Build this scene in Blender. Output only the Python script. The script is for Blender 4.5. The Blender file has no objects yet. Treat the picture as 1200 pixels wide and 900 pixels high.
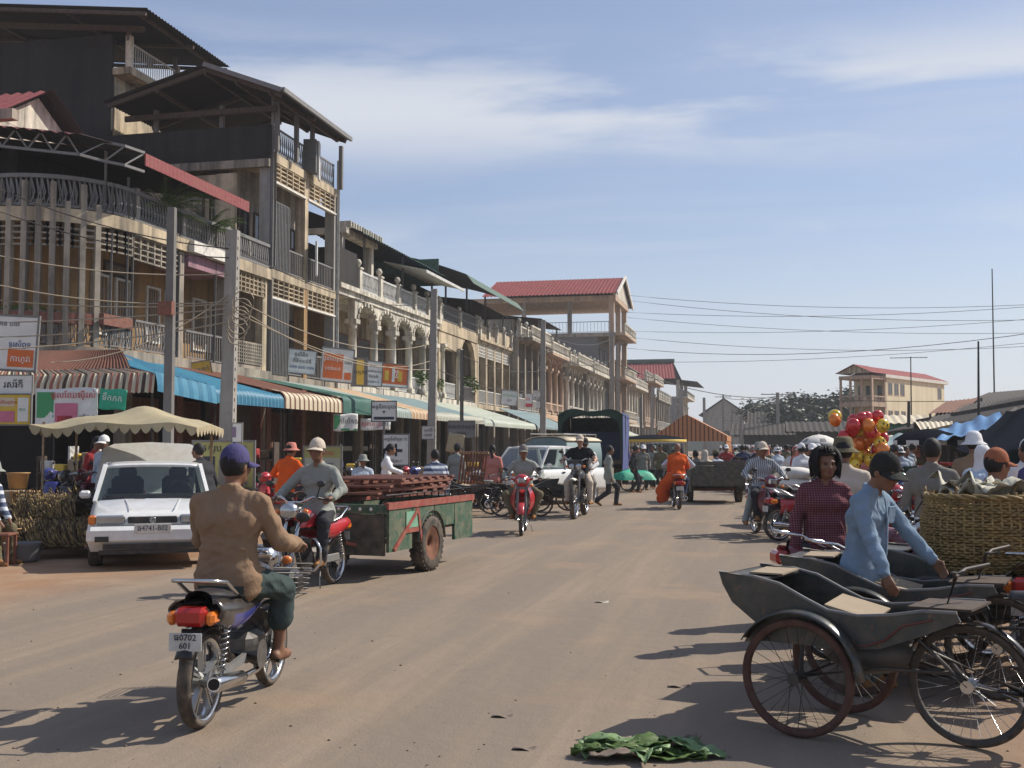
import bpy, math, random
import numpy as np
from mathutils import Vector, Matrix
random.seed(7)
R = math.radians
SC = bpy.context.scene
COL = SC.collection
# ---------------------------------------------------------------- camera
FPX, PX0, PY0 = 1300.0, 600.0, 450.0           # focal length in pixels of a 1200x900 frame
CAMZ = 1.6
YAW = math.atan(300 / FPX)                      # the street runs along +Y, the camera looks a little left of it
PIT = math.atan(74 / FPX)
cam_d = bpy.data.cameras.new('camera')
cam_d.sensor_width = 36.0
cam_d.lens = 36.0 * FPX / 1200.0
cam_d.clip_start = 0.05
cam_d.clip_end = 4000
cam = bpy.data.objects.new('camera', cam_d)
COL.objects.link(cam)
cam.location = (0, 0, CAMZ)
cam.rotation_euler = (math.pi / 2 + PIT, 0, YAW)
SC.camera = cam
CROT = cam.rotation_euler.to_matrix()
# ---------------------------------------------------------------- sun and sky
SUN_AZ = R(38)       # from +X towards +Y
SUN_EL = R(42)
sdir = Vector((math.cos(SUN_EL) * math.cos(SUN_AZ), math.cos(SUN_EL) * math.sin(SUN_AZ), math.sin(SUN_EL)))
sun_d = bpy.data.lights.new('sun', 'SUN')
sun_d.energy = 4.9
sun_d.angle = R(0.55)
sun_d.color = (1.0, 0.93, 0.82)
sun = bpy.data.objects.new('sun', sun_d)
COL.objects.link(sun)
sun.location = (40, 20, 60)
sun.rotation_euler = (-sdir).to_track_quat('-Z', 'Y').to_euler()
world = bpy.data.worlds.new('World')
SC.world = world
world.use_nodes = True
wn, wl = world.node_tree.nodes, world.node_tree.links
wn.clear()
w_out = wn.new('ShaderNodeOutputWorld')
w_bg = wn.new('ShaderNodeBackground')
w_sky = wn.new('ShaderNodeTexSky')
w_sky.sky_type = 'NISHITA'
w_sky.sun_disc = False
w_sky.sun_elevation = SUN_EL
w_sky.sun_rotation = math.pi / 2 - SUN_AZ
w_sky.air_density = 1.0
w_sky.dust_density = 0.8
w_sky.ozone_density = 1.8
w_bg.inputs['Strength'].default_value = 0.092
# thin high cloud: noise on the sky dome projected to a flat cloud layer
w_tc = wn.new('ShaderNodeTexCoord')
w_sep = wn.new('ShaderNodeSeparateXYZ')
wl.new(w_tc.outputs['Generated'], w_sep.inputs[0])
def wmath(op, a, b=None, clamp=False):
    n = wn.new('ShaderNodeMath'); n.operation = op; n.use_clamp = clamp
    for i, s in enumerate((a, b)):
        if s is None: continue
        if isinstance(s, (int, float)): n.inputs[i].default_value = s
        else: wl.new(s, n.inputs[i])
    return n.outputs[0]
zc = wmath('MAXIMUM', w_sep.outputs[2], 0.0)
zz = wmath('ADD', zc, 0.06)
cx = wmath('DIVIDE', w_sep.outputs[0], zz)
cy = wmath('DIVIDE', w_sep.outputs[1], zz)
w_cmb = wn.new('ShaderNodeCombineXYZ')
wl.new(cx, w_cmb.inputs[0]); wl.new(cy, w_cmb.inputs[1])
def wnoise(scale, loc, sc, detail, dist):
    mp = wn.new('ShaderNodeMapping')
    mp.inputs['Location'].default_value = loc
    mp.inputs['Rotation'].default_value = (0, 0, R(-16))
    mp.inputs['Scale'].default_value = sc
    wl.new(w_cmb.outputs[0], mp.inputs[0])
    n = wn.new('ShaderNodeTexNoise')
    n.inputs['Scale'].default_value = scale
    n.inputs['Detail'].default_value = detail
    n.inputs['Roughness'].default_value = 0.55
    n.inputs['Distortion'].default_value = dist
    wl.new(mp.outputs[0], n.inputs['Vector'])
    return n.outputs[0]
def wrange(s, a, b, c, d):
    n = wn.new('ShaderNodeMapRange'); n.clamp = True
    n.inputs[1].default_value = a; n.inputs[2].default_value = b
    n.inputs[3].default_value = c; n.inputs[4].default_value = d
    n.interpolation_type = 'SMOOTHSTEP'
    wl.new(s, n.inputs[0]); return n.outputs[0]
big = wrange(wnoise(0.5, (1.35, 0.35, 0), (0.5, 1.5, 1), 3, 0.4), 0.45, 0.66, 0, 1)
fine = wrange(wnoise(1.6, (2.0, 5.0, 0), (0.45, 1.9, 1), 8, 1.0), 0.30, 0.72, 0.25, 1)
veil = wrange(wnoise(0.9, (7.0, 2.0, 0), (0.5, 1.2, 1), 5, 0.5), 0.4, 0.85, 0.0, 0.22)
w_az = wn.new('ShaderNodeMath'); w_az.operation = 'ARCTAN2'; wl.new(w_sep.outputs[0], w_az.inputs[0]); wl.new(w_sep.outputs[1], w_az.inputs[1])
CLOFF = 7.1
def layer(zmid, half, azs, off, lo_, hi_):
    # a bank of cirrus lying along one height of the sky, broken into patches by noise
    cb = wn.new('ShaderNodeCombineXYZ'); wl.new(wmath('MULTIPLY', w_az.outputs[0], azs), cb.inputs[0]); wl.new(wmath('MULTIPLY', w_sep.outputs[2], 9.0), cb.inputs[1]); cb.inputs[2].default_value = off
    n = wn.new('ShaderNodeTexNoise'); n.inputs['Scale'].default_value = 1.0; n.inputs['Detail'].default_value = 9; n.inputs['Roughness'].default_value = .58; n.inputs['Distortion'].default_value = .25; wl.new(cb.outputs[0], n.inputs['Vector'])
    dz = wmath('ABSOLUTE', wmath('SUBTRACT', wmath('ADD', w_sep.outputs[2], wmath('MULTIPLY', wmath('SUBTRACT', n.outputs[0], .5), half * .7)), zmid))
    return wmath('MULTIPLY', wrange(dz, 0.0, half, 1, 0), wrange(n.outputs[0], lo_, hi_, 0, 1))
cm = wmath('MULTIPLY', wmath('MULTIPLY', big, fine), 0.25)
cm = wmath('MAXIMUM', cm, wmath('MULTIPLY', layer(.30, .075, 1.9, CLOFF, .42, .60), .9))
cm = wmath('MAXIMUM', cm, wmath('MULTIPLY', layer(.165, .06, 3.2, 6.1, .36, .60), .6))
cm = wmath('MAXIMUM', cm, veil)
low = wrange(w_sep.outputs[2], 0.0, 0.24, 0.7, 0.0)     # far cloud layer piles up into a pale band above the horizon
cm = wmath('MAXIMUM', cm, low)
w_mix = wn.new('ShaderNodeMixRGB')
w_mix.inputs[2].default_value = (6.9, 7.2, 7.8, 1)
w_veil = wn.new('ShaderNodeMixRGB')                     # thin high veil over the whole sky
w_veil.inputs[0].default_value = 0.30; w_veil.inputs[2].default_value = (4.9, 5.7, 8.5, 1)
wl.new(w_sky.outputs[0], w_veil.inputs[1])
wl.new(cm, w_mix.inputs[0])
wl.new(w_veil.outputs[0], w_mix.inputs[1])
wl.new(w_mix.outputs[0], w_bg.inputs['Color'])
wl.new(w_bg.outputs[0], w_out.inputs['Surface'])
SC.view_settings.view_transform = 'Standard'
SC.view_settings.look = 'None'
SC.view_settings.gamma = 1.0
SC.view_settings.use_curve_mapping = False
SC.view_settings.exposure = 0.2
SC.render.engine = 'CYCLES'
SC.cycles.use_denoising = True
SC.cycles.max_bounces = 6
SC.cycles.diffuse_bounces = 3
SC.cycles.glossy_bounces = 3
SC.cycles.transmission_bounces = 6
SC.cycles.transparent_max_bounces = 12
SC.cycles.volume_bounces = 0
SC.cycles.caustics_reflective = False
SC.cycles.caustics_refractive = False

# ---------------------------------------------------------------- measuring: where a ray of the photograph meets a plane
def ray(px, py):
    return CROT @ Vector(((px - PX0) / FPX, -(py - PY0) / FPX, -1.0))
def at(px, py, X=None, Y=None, Z=None, d=None):
    v = ray(px, py)
    if X is not None: t = X / v.x
    elif Y is not None: t = Y / v.y
    elif Z is not None: t = (Z - CAMZ) / v.z
    else: t = d
    return Vector((v.x * t, v.y * t, CAMZ + v.z * t))
def gp(px, py): return at(px, py, Z=0.0)
def gd(px, d): 
    """ground point in column px at depth d"""
    p = at(px, 524, d=d); return Vector((p.x, p.y, 0))
HEAD = lambda dx, dy: math.atan2(-dx, dy)      # rotation about z that turns +Y to (dx, dy)
CAMFACE = YAW + math.pi                        # a thing built facing +Y turned to face the camera

# ---------------------------------------------------------------- materials
MATS = {}
def mat(name, col, rough=0.7, metal=0.0, var=0.12, scale=6.0, bump=0.0, bscale=40.0, spec=0.4, coat=0.0,
        stain=None, streak=None, dust=0.0, trans=0.0, emit=None, spot=None):
    """a Principled material: base colour broken by noise, with optional stains, vertical streaks, dust"""
    if name in MATS: return MATS[name]
    m = bpy.data.materials.new(name); m.use_nodes = True
    nt = m.node_tree; N, L = nt.nodes, nt.links
    b = N['Principled BSDF']
    b.inputs['Roughness'].default_value = rough
    b.inputs['Metallic'].default_value = metal
    b.inputs['Specular IOR Level'].default_value = spec
    if coat: b.inputs['Coat Weight'].default_value = coat; b.inputs['Coat Roughness'].default_value = 0.12
    tc = N.new('ShaderNodeTexCoord')
    def noise(sc, det=4, vec=None, rg=0.6):
        n = N.new('ShaderNodeTexNoise'); n.inputs['Scale'].default_value = sc
        n.inputs['Detail'].default_value = det; n.inputs['Roughness'].default_value = rg
        L.new(vec or tc.outputs['Object'], n.inputs['Vector']); return n.outputs[0]
    def ramp(s, a, b_, c=0.0, d=1.0):
        n = N.new('ShaderNodeMapRange'); n.inputs[1].default_value = a; n.inputs[2].default_value = b_
        n.inputs[3].default_value = c; n.inputs[4].default_value = d; L.new(s, n.inputs[0]); return n.outputs[0]
    def mix(f, a, c):
        n = N.new('ShaderNodeMixRGB')
        if isinstance(f, float): n.inputs[0].default_value = f
        else: L.new(f, n.inputs[0])
        for i, s in ((1, a), (2, c)):
            if isinstance(s, tuple): n.inputs[i].default_value = (*s[:3], 1)
            else: L.new(s, n.inputs[i])
        return n.outputs[0]
    c0 = tuple(max(0, x * (1 - var)) for x in col); c1 = tuple(min(1, x * (1 + var)) for x in col)
    out = mix(ramp(noise(scale), 0.3, 0.7), c0, c1) if var else None
    if stain:
        sc, amt, scol = stain
        out = mix(ramp(noise(sc, 6), 0.48, 0.72, 0.0, amt), out, scol)
    if streak:
        sc, amt, scol = streak
        mp = N.new('ShaderNodeMapping'); mp.inputs['Scale'].default_value = (sc, sc, sc * 0.09)
        L.new(tc.outputs['Object'], mp.inputs[0])
        out = mix(ramp(noise(1.0, 5, mp.outputs[0], 0.65), 0.42, 0.66, 0.0, amt), out, scol)
    if spot:
        sc, amt, scol = spot
        out = mix(ramp(noise(sc, 3), 0.62, 0.66, 0.0, amt), out, scol)
    if dust:
        out = mix(ramp(noise(9, 5), 0.35, 0.75, 0.0, dust), out, (0.33, 0.24, 0.16))
    if out is None: b.inputs['Base Color'].default_value = (*col, 1)
    else: L.new(out, b.inputs['Base Color'])
    if bump:
        bp = N.new('ShaderNodeBump'); bp.inputs['Strength'].default_value = bump; bp.inputs['Distance'].default_value = 0.02
        L.new(noise(bscale, 5), bp.inputs['Height']); L.new(bp.outputs[0], b.inputs['Normal'])
    if trans:
        b.inputs['Transmission Weight'].default_value = trans
    if emit:
        b.inputs['Emission Color'].default_value = (*emit[0], 1); b.inputs['Emission Strength'].default_value = emit[1]
    MATS[name] = m
    return m
GRIME = (0.05, 0.045, 0.04)
M_ = dict
mat('plaster_cream', (0.52, 0.42, 0.285), 0.85, stain=(0.9, 0.75, (0.22, 0.18, 0.13)), streak=(2.2, 0.75, GRIME), bump=0.15)
mat('plaster_white', (0.64, 0.59, 0.49), 0.85, stain=(1.1, 0.6, (0.3, 0.27, 0.22)), streak=(2.6, 0.75, (0.09, 0.085, 0.075)), bump=0.15)
mat('plaster_pink', (0.48, 0.345, 0.245), 0.85, stain=(1.3, 0.6, (0.25, 0.2, 0.16)), streak=(2.6, 0.5, (0.12, 0.1, 0.09)), bump=0.15)
mat('plaster_grey', (0.34, 0.295, 0.235), 0.9, stain=(0.8, 0.75, (0.12, 0.11, 0.1)), streak=(2.2, 0.8, GRIME), bump=0.2)
mat('plaster_ochre', (0.36, 0.21, 0.085), 0.85, stain=(1.0, 0.6, (0.2, 0.14, 0.08)), streak=(2.2, 0.6, GRIME), bump=0.12)
mat('plaster_mauve', (0.33, 0.18, 0.22), 0.85, stain=(1.5, 0.5, (0.2, 0.14, 0.13)), streak=(2, 0.4, GRIME))
mat('plaster_yellow', (0.70, 0.61, 0.42), 0.85, stain=(0.4, 0.35, (0.5, 0.4, 0.24)), streak=(1.0, 0.25, (0.3, 0.24, 0.16)))
mat('wall_dark', (0.034, 0.031, 0.029), 0.95, stain=(0.7, 0.6, (0.016, 0.015, 0.014)), streak=(1.6, 0.7, (0.012, 0.012, 0.012)), bump=0.2)  # near-black base holds the deep shade of walls turned from the sun
mat('concrete', (0.33, 0.31, 0.28), 0.9, stain=(3, 0.5, (0.18, 0.16, 0.14)), streak=(6, 0.4, (0.13, 0.12, 0.1)), bump=0.25)
mat('concrete_dark', (0.17, 0.16, 0.15), 0.9, stain=(3, 0.5, (0.09, 0.085, 0.08)), bump=0.25)
mat('iron_grey', (0.17, 0.175, 0.18), 0.65, 0.2, dust=0.3)
mat('iron_white', (0.55, 0.55, 0.53), 0.6, stain=(4, 0.5, (0.2, 0.15, 0.11)))
mat('iron_dark', (0.045, 0.043, 0.042), 0.6, 0.3, dust=0.15)
mat('shadow_room', (0.028, 0.024, 0.021), 0.95)  # near-black stands in for shade inside shops, open doorways and holes
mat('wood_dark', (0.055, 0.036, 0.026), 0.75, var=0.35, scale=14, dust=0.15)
mat('wood_red', (0.17, 0.055, 0.035), 0.6, var=0.3, scale=10, dust=0.25, bump=0.1)
mat('wood_pale', (0.34, 0.25, 0.16), 0.8, var=0.25, scale=14, dust=0.2)
mat('door_wood', (0.20, 0.10, 0.055), 0.7, var=0.25, scale=6, dust=0.2)
mat('shutter_grey', (0.115, 0.12, 0.125), 0.6, 0.2, var=0.2, dust=0.25)
mat('roof_tin', (0.05, 0.047, 0.045), 0.8, 0.0, stain=(0.6, 0.6, (0.06, 0.042, 0.033)), dust=0.1, spec=.15)
mat('roof_under', (0.026, 0.023, 0.021), 0.85)  # shade beneath roof sheets, put into the colour of their undersides
mat('roof_red', (0.22, 0.035, 0.042), 0.7, stain=(0.8, 0.5, (0.22, 0.06, 0.05)), dust=0.25)
mat('roof_tile', (0.24, 0.058, 0.055), 0.8, var=0.3, scale=3, stain=(1.2, 0.5, (0.16, 0.06, 0.055)), spec=.15)
mat('roof_green', (0.025, 0.085, 0.06), 0.6, 0.1, dust=0.25)
mat('trim_white', (0.66, 0.63, 0.57), 0.75, stain=(4, 0.45, (0.3, 0.26, 0.2)))
mat('rust', (0.16, 0.065, 0.035), 0.85, var=0.35, scale=12)
mat('glass_dark', (0.02, 0.022, 0.025), 0.12, var=0.0, spec=0.6)
mat('white_sign', (0.70, 0.70, 0.67), 0.6, stain=(3, 0.35, (0.45, 0.4, 0.32)))
mat('red_paint', (0.42, 0.03, 0.025), 0.4, dust=0.3, coat=0.2)
mat('sign_orange', (0.62, 0.14, 0.03), 0.55, stain=(3, 0.4, (0.5, 0.2, 0.08)))
mat('sign_yellow', (0.62, 0.42, 0.05), 0.55, stain=(3, 0.4, (0.4, 0.3, 0.1)))
mat('sign_olive', (0.34, 0.33, 0.12), 0.6, stain=(3, 0.4, (0.2, 0.2, 0.1)))
mat('ink_dark', (0.03, 0.035, 0.05), 0.6, var=0)
mat('ink_blue', (0.05, 0.08, 0.22), 0.6, var=0)
mat('ink_white', (0.74, 0.73, 0.7), 0.6, var=0)
mat('ink_red', (0.5, 0.05, 0.06), 0.6, var=0)
mat('ink_green', (0.06, 0.30, 0.12), 0.6, var=0)
mat('ink_pink', (0.55, 0.16, 0.25), 0.6, var=0.1)
mat('rubber', (0.028, 0.026, 0.025), 0.85, dust=0.45, bump=0.1)
mat('rubber_red', (0.07, 0.03, 0.024), 0.85, dust=0.18)
mat('chrome', (0.62, 0.62, 0.62), 0.2, 1.0, var=0.1, dust=0.15)
mat('alloy', (0.5, 0.5, 0.48), 0.4, 0.8, dust=0.2)
mat('engine', (0.16, 0.155, 0.15), 0.5, 0.7, var=0.3, scale=20, dust=0.3)
mat('black_plastic', (0.018, 0.018, 0.02), 0.42, dust=0.14)
mat('black_vinyl', (0.022, 0.022, 0.026), 0.38, dust=0.12)
mat('skin', (0.21, 0.105, 0.062), 0.55, var=0.1, spec=0.35)
mat('skin_pale', (0.42, 0.24, 0.17), 0.55, var=0.1)
mat('hair', (0.011, 0.009, 0.009), 0.7, var=0.2, scale=40)
mat('paint_white', (0.72, 0.72, 0.70), 0.28, coat=0.5, var=0.03, dust=0.24)
mat('lamp_red', (0.38, 0.015, 0.012), 0.15, coat=0.8, var=0.05)
mat('lamp_orange', (0.65, 0.17, 0.02), 0.15, coat=0.8, var=0.05)
mat('lamp_clear', (0.38, 0.39, 0.40), 0.1, 0.7, coat=0.8, var=0.1)
mat('bamboo', (0.36, 0.25, 0.11), 0.65, var=0.35, scale=9, dust=0.1)
mat('wicker', (0.25, 0.17, 0.065), 0.65, var=0.4, scale=14, bump=0.1)
mat('straw', (0.09, 0.06, 0.034), 0.85, var=0.35, scale=16)
mat('paper', (0.44, 0.42, 0.34), 0.85, var=0.12, scale=12, stain=(8, 0.4, (0.3, 0.27, 0.2)))
mat('cardboard', (0.30, 0.235, 0.16), 0.85, var=0.12, stain=(5, 0.4, (0.28, 0.2, 0.13)))
mat('leaf', (0.075, 0.125, 0.028), 0.5, var=0.4, scale=5)
mat('leaf_dark', (0.022, 0.045, 0.018), 0.55, var=0.4, scale=3)
mat('leaf_cut', (0.15, 0.235, 0.10), 0.5, var=0.35, scale=9)
mat('leaf_dry', (0.17, 0.13, 0.10), 0.7, var=0.3, scale=9)
mat('bark', (0.10, 0.08, 0.06), 0.9, var=0.3, scale=8)
mat('canvas_tan', (0.37, 0.315, 0.20), 0.85, var=0.12, stain=(3, 0.5, (0.3, 0.24, 0.14)), bump=0.1)
mat('tarp_blue', (0.07, 0.21, 0.43), 0.5, var=0.2, stain=(2, 0.5, (0.2, 0.3, 0.42)), bump=0.2, bscale=8)
mat('tarp_green', (0.02, 0.045, 0.034), 0.9, spec=.1, var=0.25, stain=(2, 0.5, (0.06, 0.09, 0.08)), bump=0.3, bscale=6)
mat('tarp_green_bright', (0.03, 0.36, 0.22), 0.55, var=0.2)
mat('tarp_violet', (0.08, 0.10, 0.24), 0.5, var=0.15)
mat('tarp_dark', (0.012, 0.014, 0.02), 1.0, var=0.2, spec=.0)
mat('awn_blue', (0.025, 0.14, 0.235), 0.5, var=0.15, stain=(2, 0.45, (0.09, 0.2, 0.26)))
mat('awn_blue2', (0.06, 0.21, 0.31), 0.5, var=0.12)
mat('awn_cream', (0.58, 0.50, 0.36), 0.65, var=0.1, stain=(3, 0.4, (0.4, 0.3, 0.18)))
mat('awn_red', (0.30, 0.12, 0.075), 0.6, var=0.15)
mat('awn_brown', (0.14, 0.055, 0.035), 0.75, var=0.2, stain=(1.5, 0.5, (0.09, 0.06, 0.05)))
mat('awn_green', (0.03, 0.105, 0.08), 0.65, var=0.15, stain=(1.5, 0.5, (0.08, 0.13, 0.11)))
mat('awn_pale', (0.40, 0.43, 0.36), 0.65, var=0.12, stain=(1.5, 0.5, (0.25, 0.27, 0.22)))
mat('awn_bluegrey', (0.17, 0.24, 0.25), 0.65, var=0.12, stain=(1.5, 0.5, (0.12, 0.15, 0.14)))
mat('awn_tan', (0.42, 0.26, 0.15), 0.65, var=0.12, stain=(1.5, 0.4, (0.3, 0.22, 0.14)))
mat('tent_orange', (0.50, 0.21, 0.085), 0.7, var=0.1)
mat('tent_brown', (0.10, 0.045, 0.03), 0.7, var=0.1)
mat('cart_green', (0.022, 0.085, 0.052), 0.6, var=0.25, dust=0.5, spot=(14, .6, (.2, .18, .12)))
mat('cart_green_pale', (0.16, 0.36, 0.25), 0.5, var=0.2, dust=0.3)
mat('cart_red', (0.26, 0.045, 0.035), 0.6, var=0.25, dust=0.45)
mat('cart_dark', (0.045, 0.05, 0.04), 0.6, var=0.2, dust=0.35)
mat('cyclo_paint', (0.024, 0.034, 0.036), 0.34, var=0.3, scale=3, dust=0.2, coat=0.2, stain=(7, 0.5, (0.07, 0.055, 0.045)), spot=(30, .7, (0.13, 0.06, 0.035)), bump=.08)
mat('cyclo_in', (0.03, 0.035, 0.037), 0.5, var=0.2, dust=0.2)
mat('cyclo_red', (0.10, 0.028, 0.025), 0.45, dust=0.2)
mat('moto_maroon', (0.13, 0.012, 0.03), 0.25, var=0.1, coat=0.5, dust=0.15)
mat('moto_red', (0.42, 0.02, 0.03), 0.25, var=0.1, coat=0.5, dust=0.15)
mat('moto_blue', (0.03, 0.04, 0.22), 0.22, var=0.1, coat=0.6, dust=0.12)
mat('moto_black', (0.02, 0.02, 0.022), 0.25, var=0.1, coat=0.5, dust=0.2)
mat('moto_green', (0.02, 0.10, 0.07), 0.25, var=0.1, coat=0.5, dust=0.2)
def cloth(name, col, var=0.1): return mat(name, col, 0.9, var=var, scale=7, bump=0.45, bscale=24, spec=0.12, stain=(22, 0.1, tuple(c * .75 for c in col)))
cloth('cloth_tan', (0.25, 0.165, 0.105)); cloth('cloth_teal', (0.05, 0.068, 0.066)); cloth('cloth_grey', (0.27, 0.28, 0.25))
cloth('cloth_black', (0.018, 0.018, 0.02)); cloth('cloth_dark', (0.04, 0.04, 0.045)); cloth('cloth_blue', (0.20, 0.275, 0.36))
cloth('cloth_white', (0.68, 0.68, 0.68)); cloth('cloth_cream', (0.55, 0.47, 0.38)); cloth('cloth_pink', (0.52, 0.20, 0.16))
cloth('cloth_orange', (0.62, 0.10, 0.02)); cloth('cloth_olive', (0.15, 0.13, 0.08)); cloth('cloth_navy', (0.035, 0.045, 0.09))
cloth('cloth_purple', (0.075, 0.068, 0.16)); cloth('cloth_lilac', (0.25, 0.19, 0.28)); cloth('cloth_rust', (0.30, 0.11, 0.06)); cloth('cloth_paleblue', (0.45, 0.52, 0.60))
cloth('cloth_mid', (0.19, 0.18, 0.16)); cloth('cloth_red', (0.35, 0.05, 0.05)); cloth('cloth_olivecap', (0.028, 0.03, 0.028))
cloth('leather', (0.30, 0.15, 0.06))
def stripes_mat(name, ca, cb, freq, axis=0, rough=0.9, check=None):
    """printed stripes (or a check) on cloth"""
    m = bpy.data.materials.new(name); m.use_nodes = True
    N, L = m.node_tree.nodes, m.node_tree.links
    b = N['Principled BSDF']; b.inputs['Roughness'].default_value = rough; b.inputs['Specular IOR Level'].default_value = 0.15
    tc = N.new('ShaderNodeTexCoord'); sp = N.new('ShaderNodeSeparateXYZ'); L.new(tc.outputs['Object'], sp.inputs[0])
    def st(ax, fr, dc):
        a = N.new('ShaderNodeMath'); a.operation = 'MULTIPLY'; a.inputs[1].default_value = fr; L.new(sp.outputs[ax], a.inputs[0])
        s = N.new('ShaderNodeMath'); s.operation = 'FRACT'; L.new(a.outputs[0], s.inputs[0])
        g = N.new('ShaderNodeMath'); g.operation = 'GREATER_THAN'; g.inputs[1].default_value = dc; L.new(s.outputs[0], g.inputs[0])
        return g.outputs[0]
    f = st(axis, freq, 0.55)
    if check:
        g = st(2, check, 0.6)
        mx = N.new('ShaderNodeMath'); mx.operation = 'ADD'; mx.use_clamp = True
        hf = N.new('ShaderNodeMath'); hf.operation = 'MULTIPLY'; hf.inputs[1].default_value = 0.6; L.new(g, hf.inputs[0])
        h2 = N.new('ShaderNodeMath'); h2.operation = 'MULTIPLY'; h2.inputs[1].default_value = 0.5; L.new(f, h2.inputs[0])
        L.new(hf.outputs[0], mx.inputs[0]); L.new(h2.outputs[0], mx.inputs[1]); f = mx.outputs[0]
    x = N.new('ShaderNodeMixRGB'); L.new(f, x.inputs[0]); x.inputs[1].default_value = (*ca, 1); x.inputs[2].default_value = (*cb, 1)
    L.new(x.outputs[0], b.inputs['Base Color']); MATS[name] = m; return m
stripes_mat('cloth_stripe', (0.16, 0.18, 0.21), (0.50, 0.50, 0.48), 26)
stripes_mat('cloth_hstripe', (0.08, 0.10, 0.16), (0.55, 0.58, 0.62), 9, axis=2)
stripes_mat('cloth_check', (0.085, 0.018, 0.028), (0.22, 0.10, 0.11), 48, check=52)
def ground_mat():
    m = bpy.data.materials.new('road_dirt'); m.use_nodes = True
    N, L = m.node_tree.nodes, m.node_tree.links; b = N['Principled BSDF']
    b.inputs['Roughness'].default_value = 0.95; b.inputs['Specular IOR Level'].default_value = 0.15
    g = N.new('ShaderNodeNewGeometry'); sp = N.new('ShaderNodeSeparateXYZ'); L.new(g.outputs['Position'], sp.inputs[0])
    def noise(sc, det=5, scale=(1, 1, 1), rg=0.6):
        mp = N.new('ShaderNodeMapping'); mp.inputs['Scale'].default_value = scale; L.new(g.outputs['Position'], mp.inputs[0])
        n = N.new('ShaderNodeTexNoise'); n.inputs['Scale'].default_value = sc; n.inputs['Detail'].default_value = det
        n.inputs['Roughness'].default_value = rg; L.new(mp.outputs[0], n.inputs['Vector']); return n.outputs[0]
    def rng(s, a, b_, c, d):
        n = N.new('ShaderNodeMapRange'); n.inputs[1].default_value = a; n.inputs[2].default_value = b_; n.inputs[3].default_value = c
        n.inputs[4].default_value = d; n.interpolation_type = 'SMOOTHSTEP'; L.new(s, n.inputs[0]); return n.outputs[0]
    def mth(op, a, b_, cl=False):
        n = N.new('ShaderNodeMath'); n.operation = op; n.use_clamp = cl
        for i, s in enumerate((a, b_)):
            if isinstance(s, (int, float)): n.inputs[i].default_value = s
            else: L.new(s, n.inputs[i])
        return n.outputs[0]
    def mix(f, a, c):
        n = N.new('ShaderNodeMixRGB')
        if isinstance(f, float): n.inputs[0].default_value = f
        else: L.new(f, n.inputs[0])
        for i, s in ((1, a), (2, c)):
            if isinstance(s, tuple): n.inputs[i].default_value = (*s, 1)
            else: L.new(s, n.inputs[i])
        return n.outputs[0]
    wob = mth('MULTIPLY', mth('SUBTRACT', noise(0.35, 6, (1, 0.5, 1)), 0.5), 5.0)
    xx = mth('ADD', sp.outputs[0], wob)
    lft = rng(xx, -8.6, -6.2, 1, 0)
    rgt = rng(xx, 0.3, 2.6, 0, 1)
    dirt = mth('ADD', lft, rgt, True)
    tracks = rng(noise(0.9, 5, (1.6, 0.13, 1)), 0.40, 0.66, 0, 1)
    road = mix(tracks, (0.205, 0.166, 0.130), (0.285, 0.222, 0.162))
    fine_tr = rng(noise(1.0, 6, (7.0, 0.22, 1)), 0.42, 0.60, 0.0, 0.5)
    road = mix(fine_tr, road, (0.215, 0.172, 0.135))
    soil = mix(rng(noise(1.1, 6), 0.35, 0.7, 0, 1), (0.30, 0.165, 0.088), (0.38, 0.25, 0.155))
    base = mix(dirt, road, soil)
    patch = mth('MULTIPLY', rng(noise(0.55, 6), 0.52, 0.68, 0, 1), 0.55)
    base = mix(patch, base, (0.33, 0.228, 0.148))
    base = mix(rng(noise(1.7, 7, (1, 1, 1), 0.7), 0.60, 0.70, 0, 0.45), base, (0.15, 0.125, 0.105))
    base = mix(rng(noise(3.2, 6, (1, 0.4, 1)), 0.56, 0.74, 0, 0.4), base, (0.20, 0.165, 0.135))
    base = mix(rng(noise(38, 3), 0.64, 0.74, 0, 0.55), base, (0.15, 0.115, 0.09))
    base = mix(rng(noise(160, 2), 0.38, 0.62, 0.0, 0.4), base, (0.17, 0.135, 0.105))
    base = mix(rng(noise(420, 1), 0.55, 0.7, 0.0, 0.35), base, (0.42, 0.36, 0.29))
    L.new(base, b.inputs['Base Color'])
    hh = mth('ADD', mth('MULTIPLY', noise(55, 4), 0.35), mth('MULTIPLY', noise(5, 5), 1.0))
    bp = N.new('ShaderNodeBump'); bp.inputs['Strength'].default_value = 0.45; bp.inputs['Distance'].default_value = 0.03
    L.new(hh, bp.inputs['Height']); L.new(bp.outputs[0], b.inputs['Normal'])
    MATS['road_dirt'] = m; return m
ground_mat()

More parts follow.
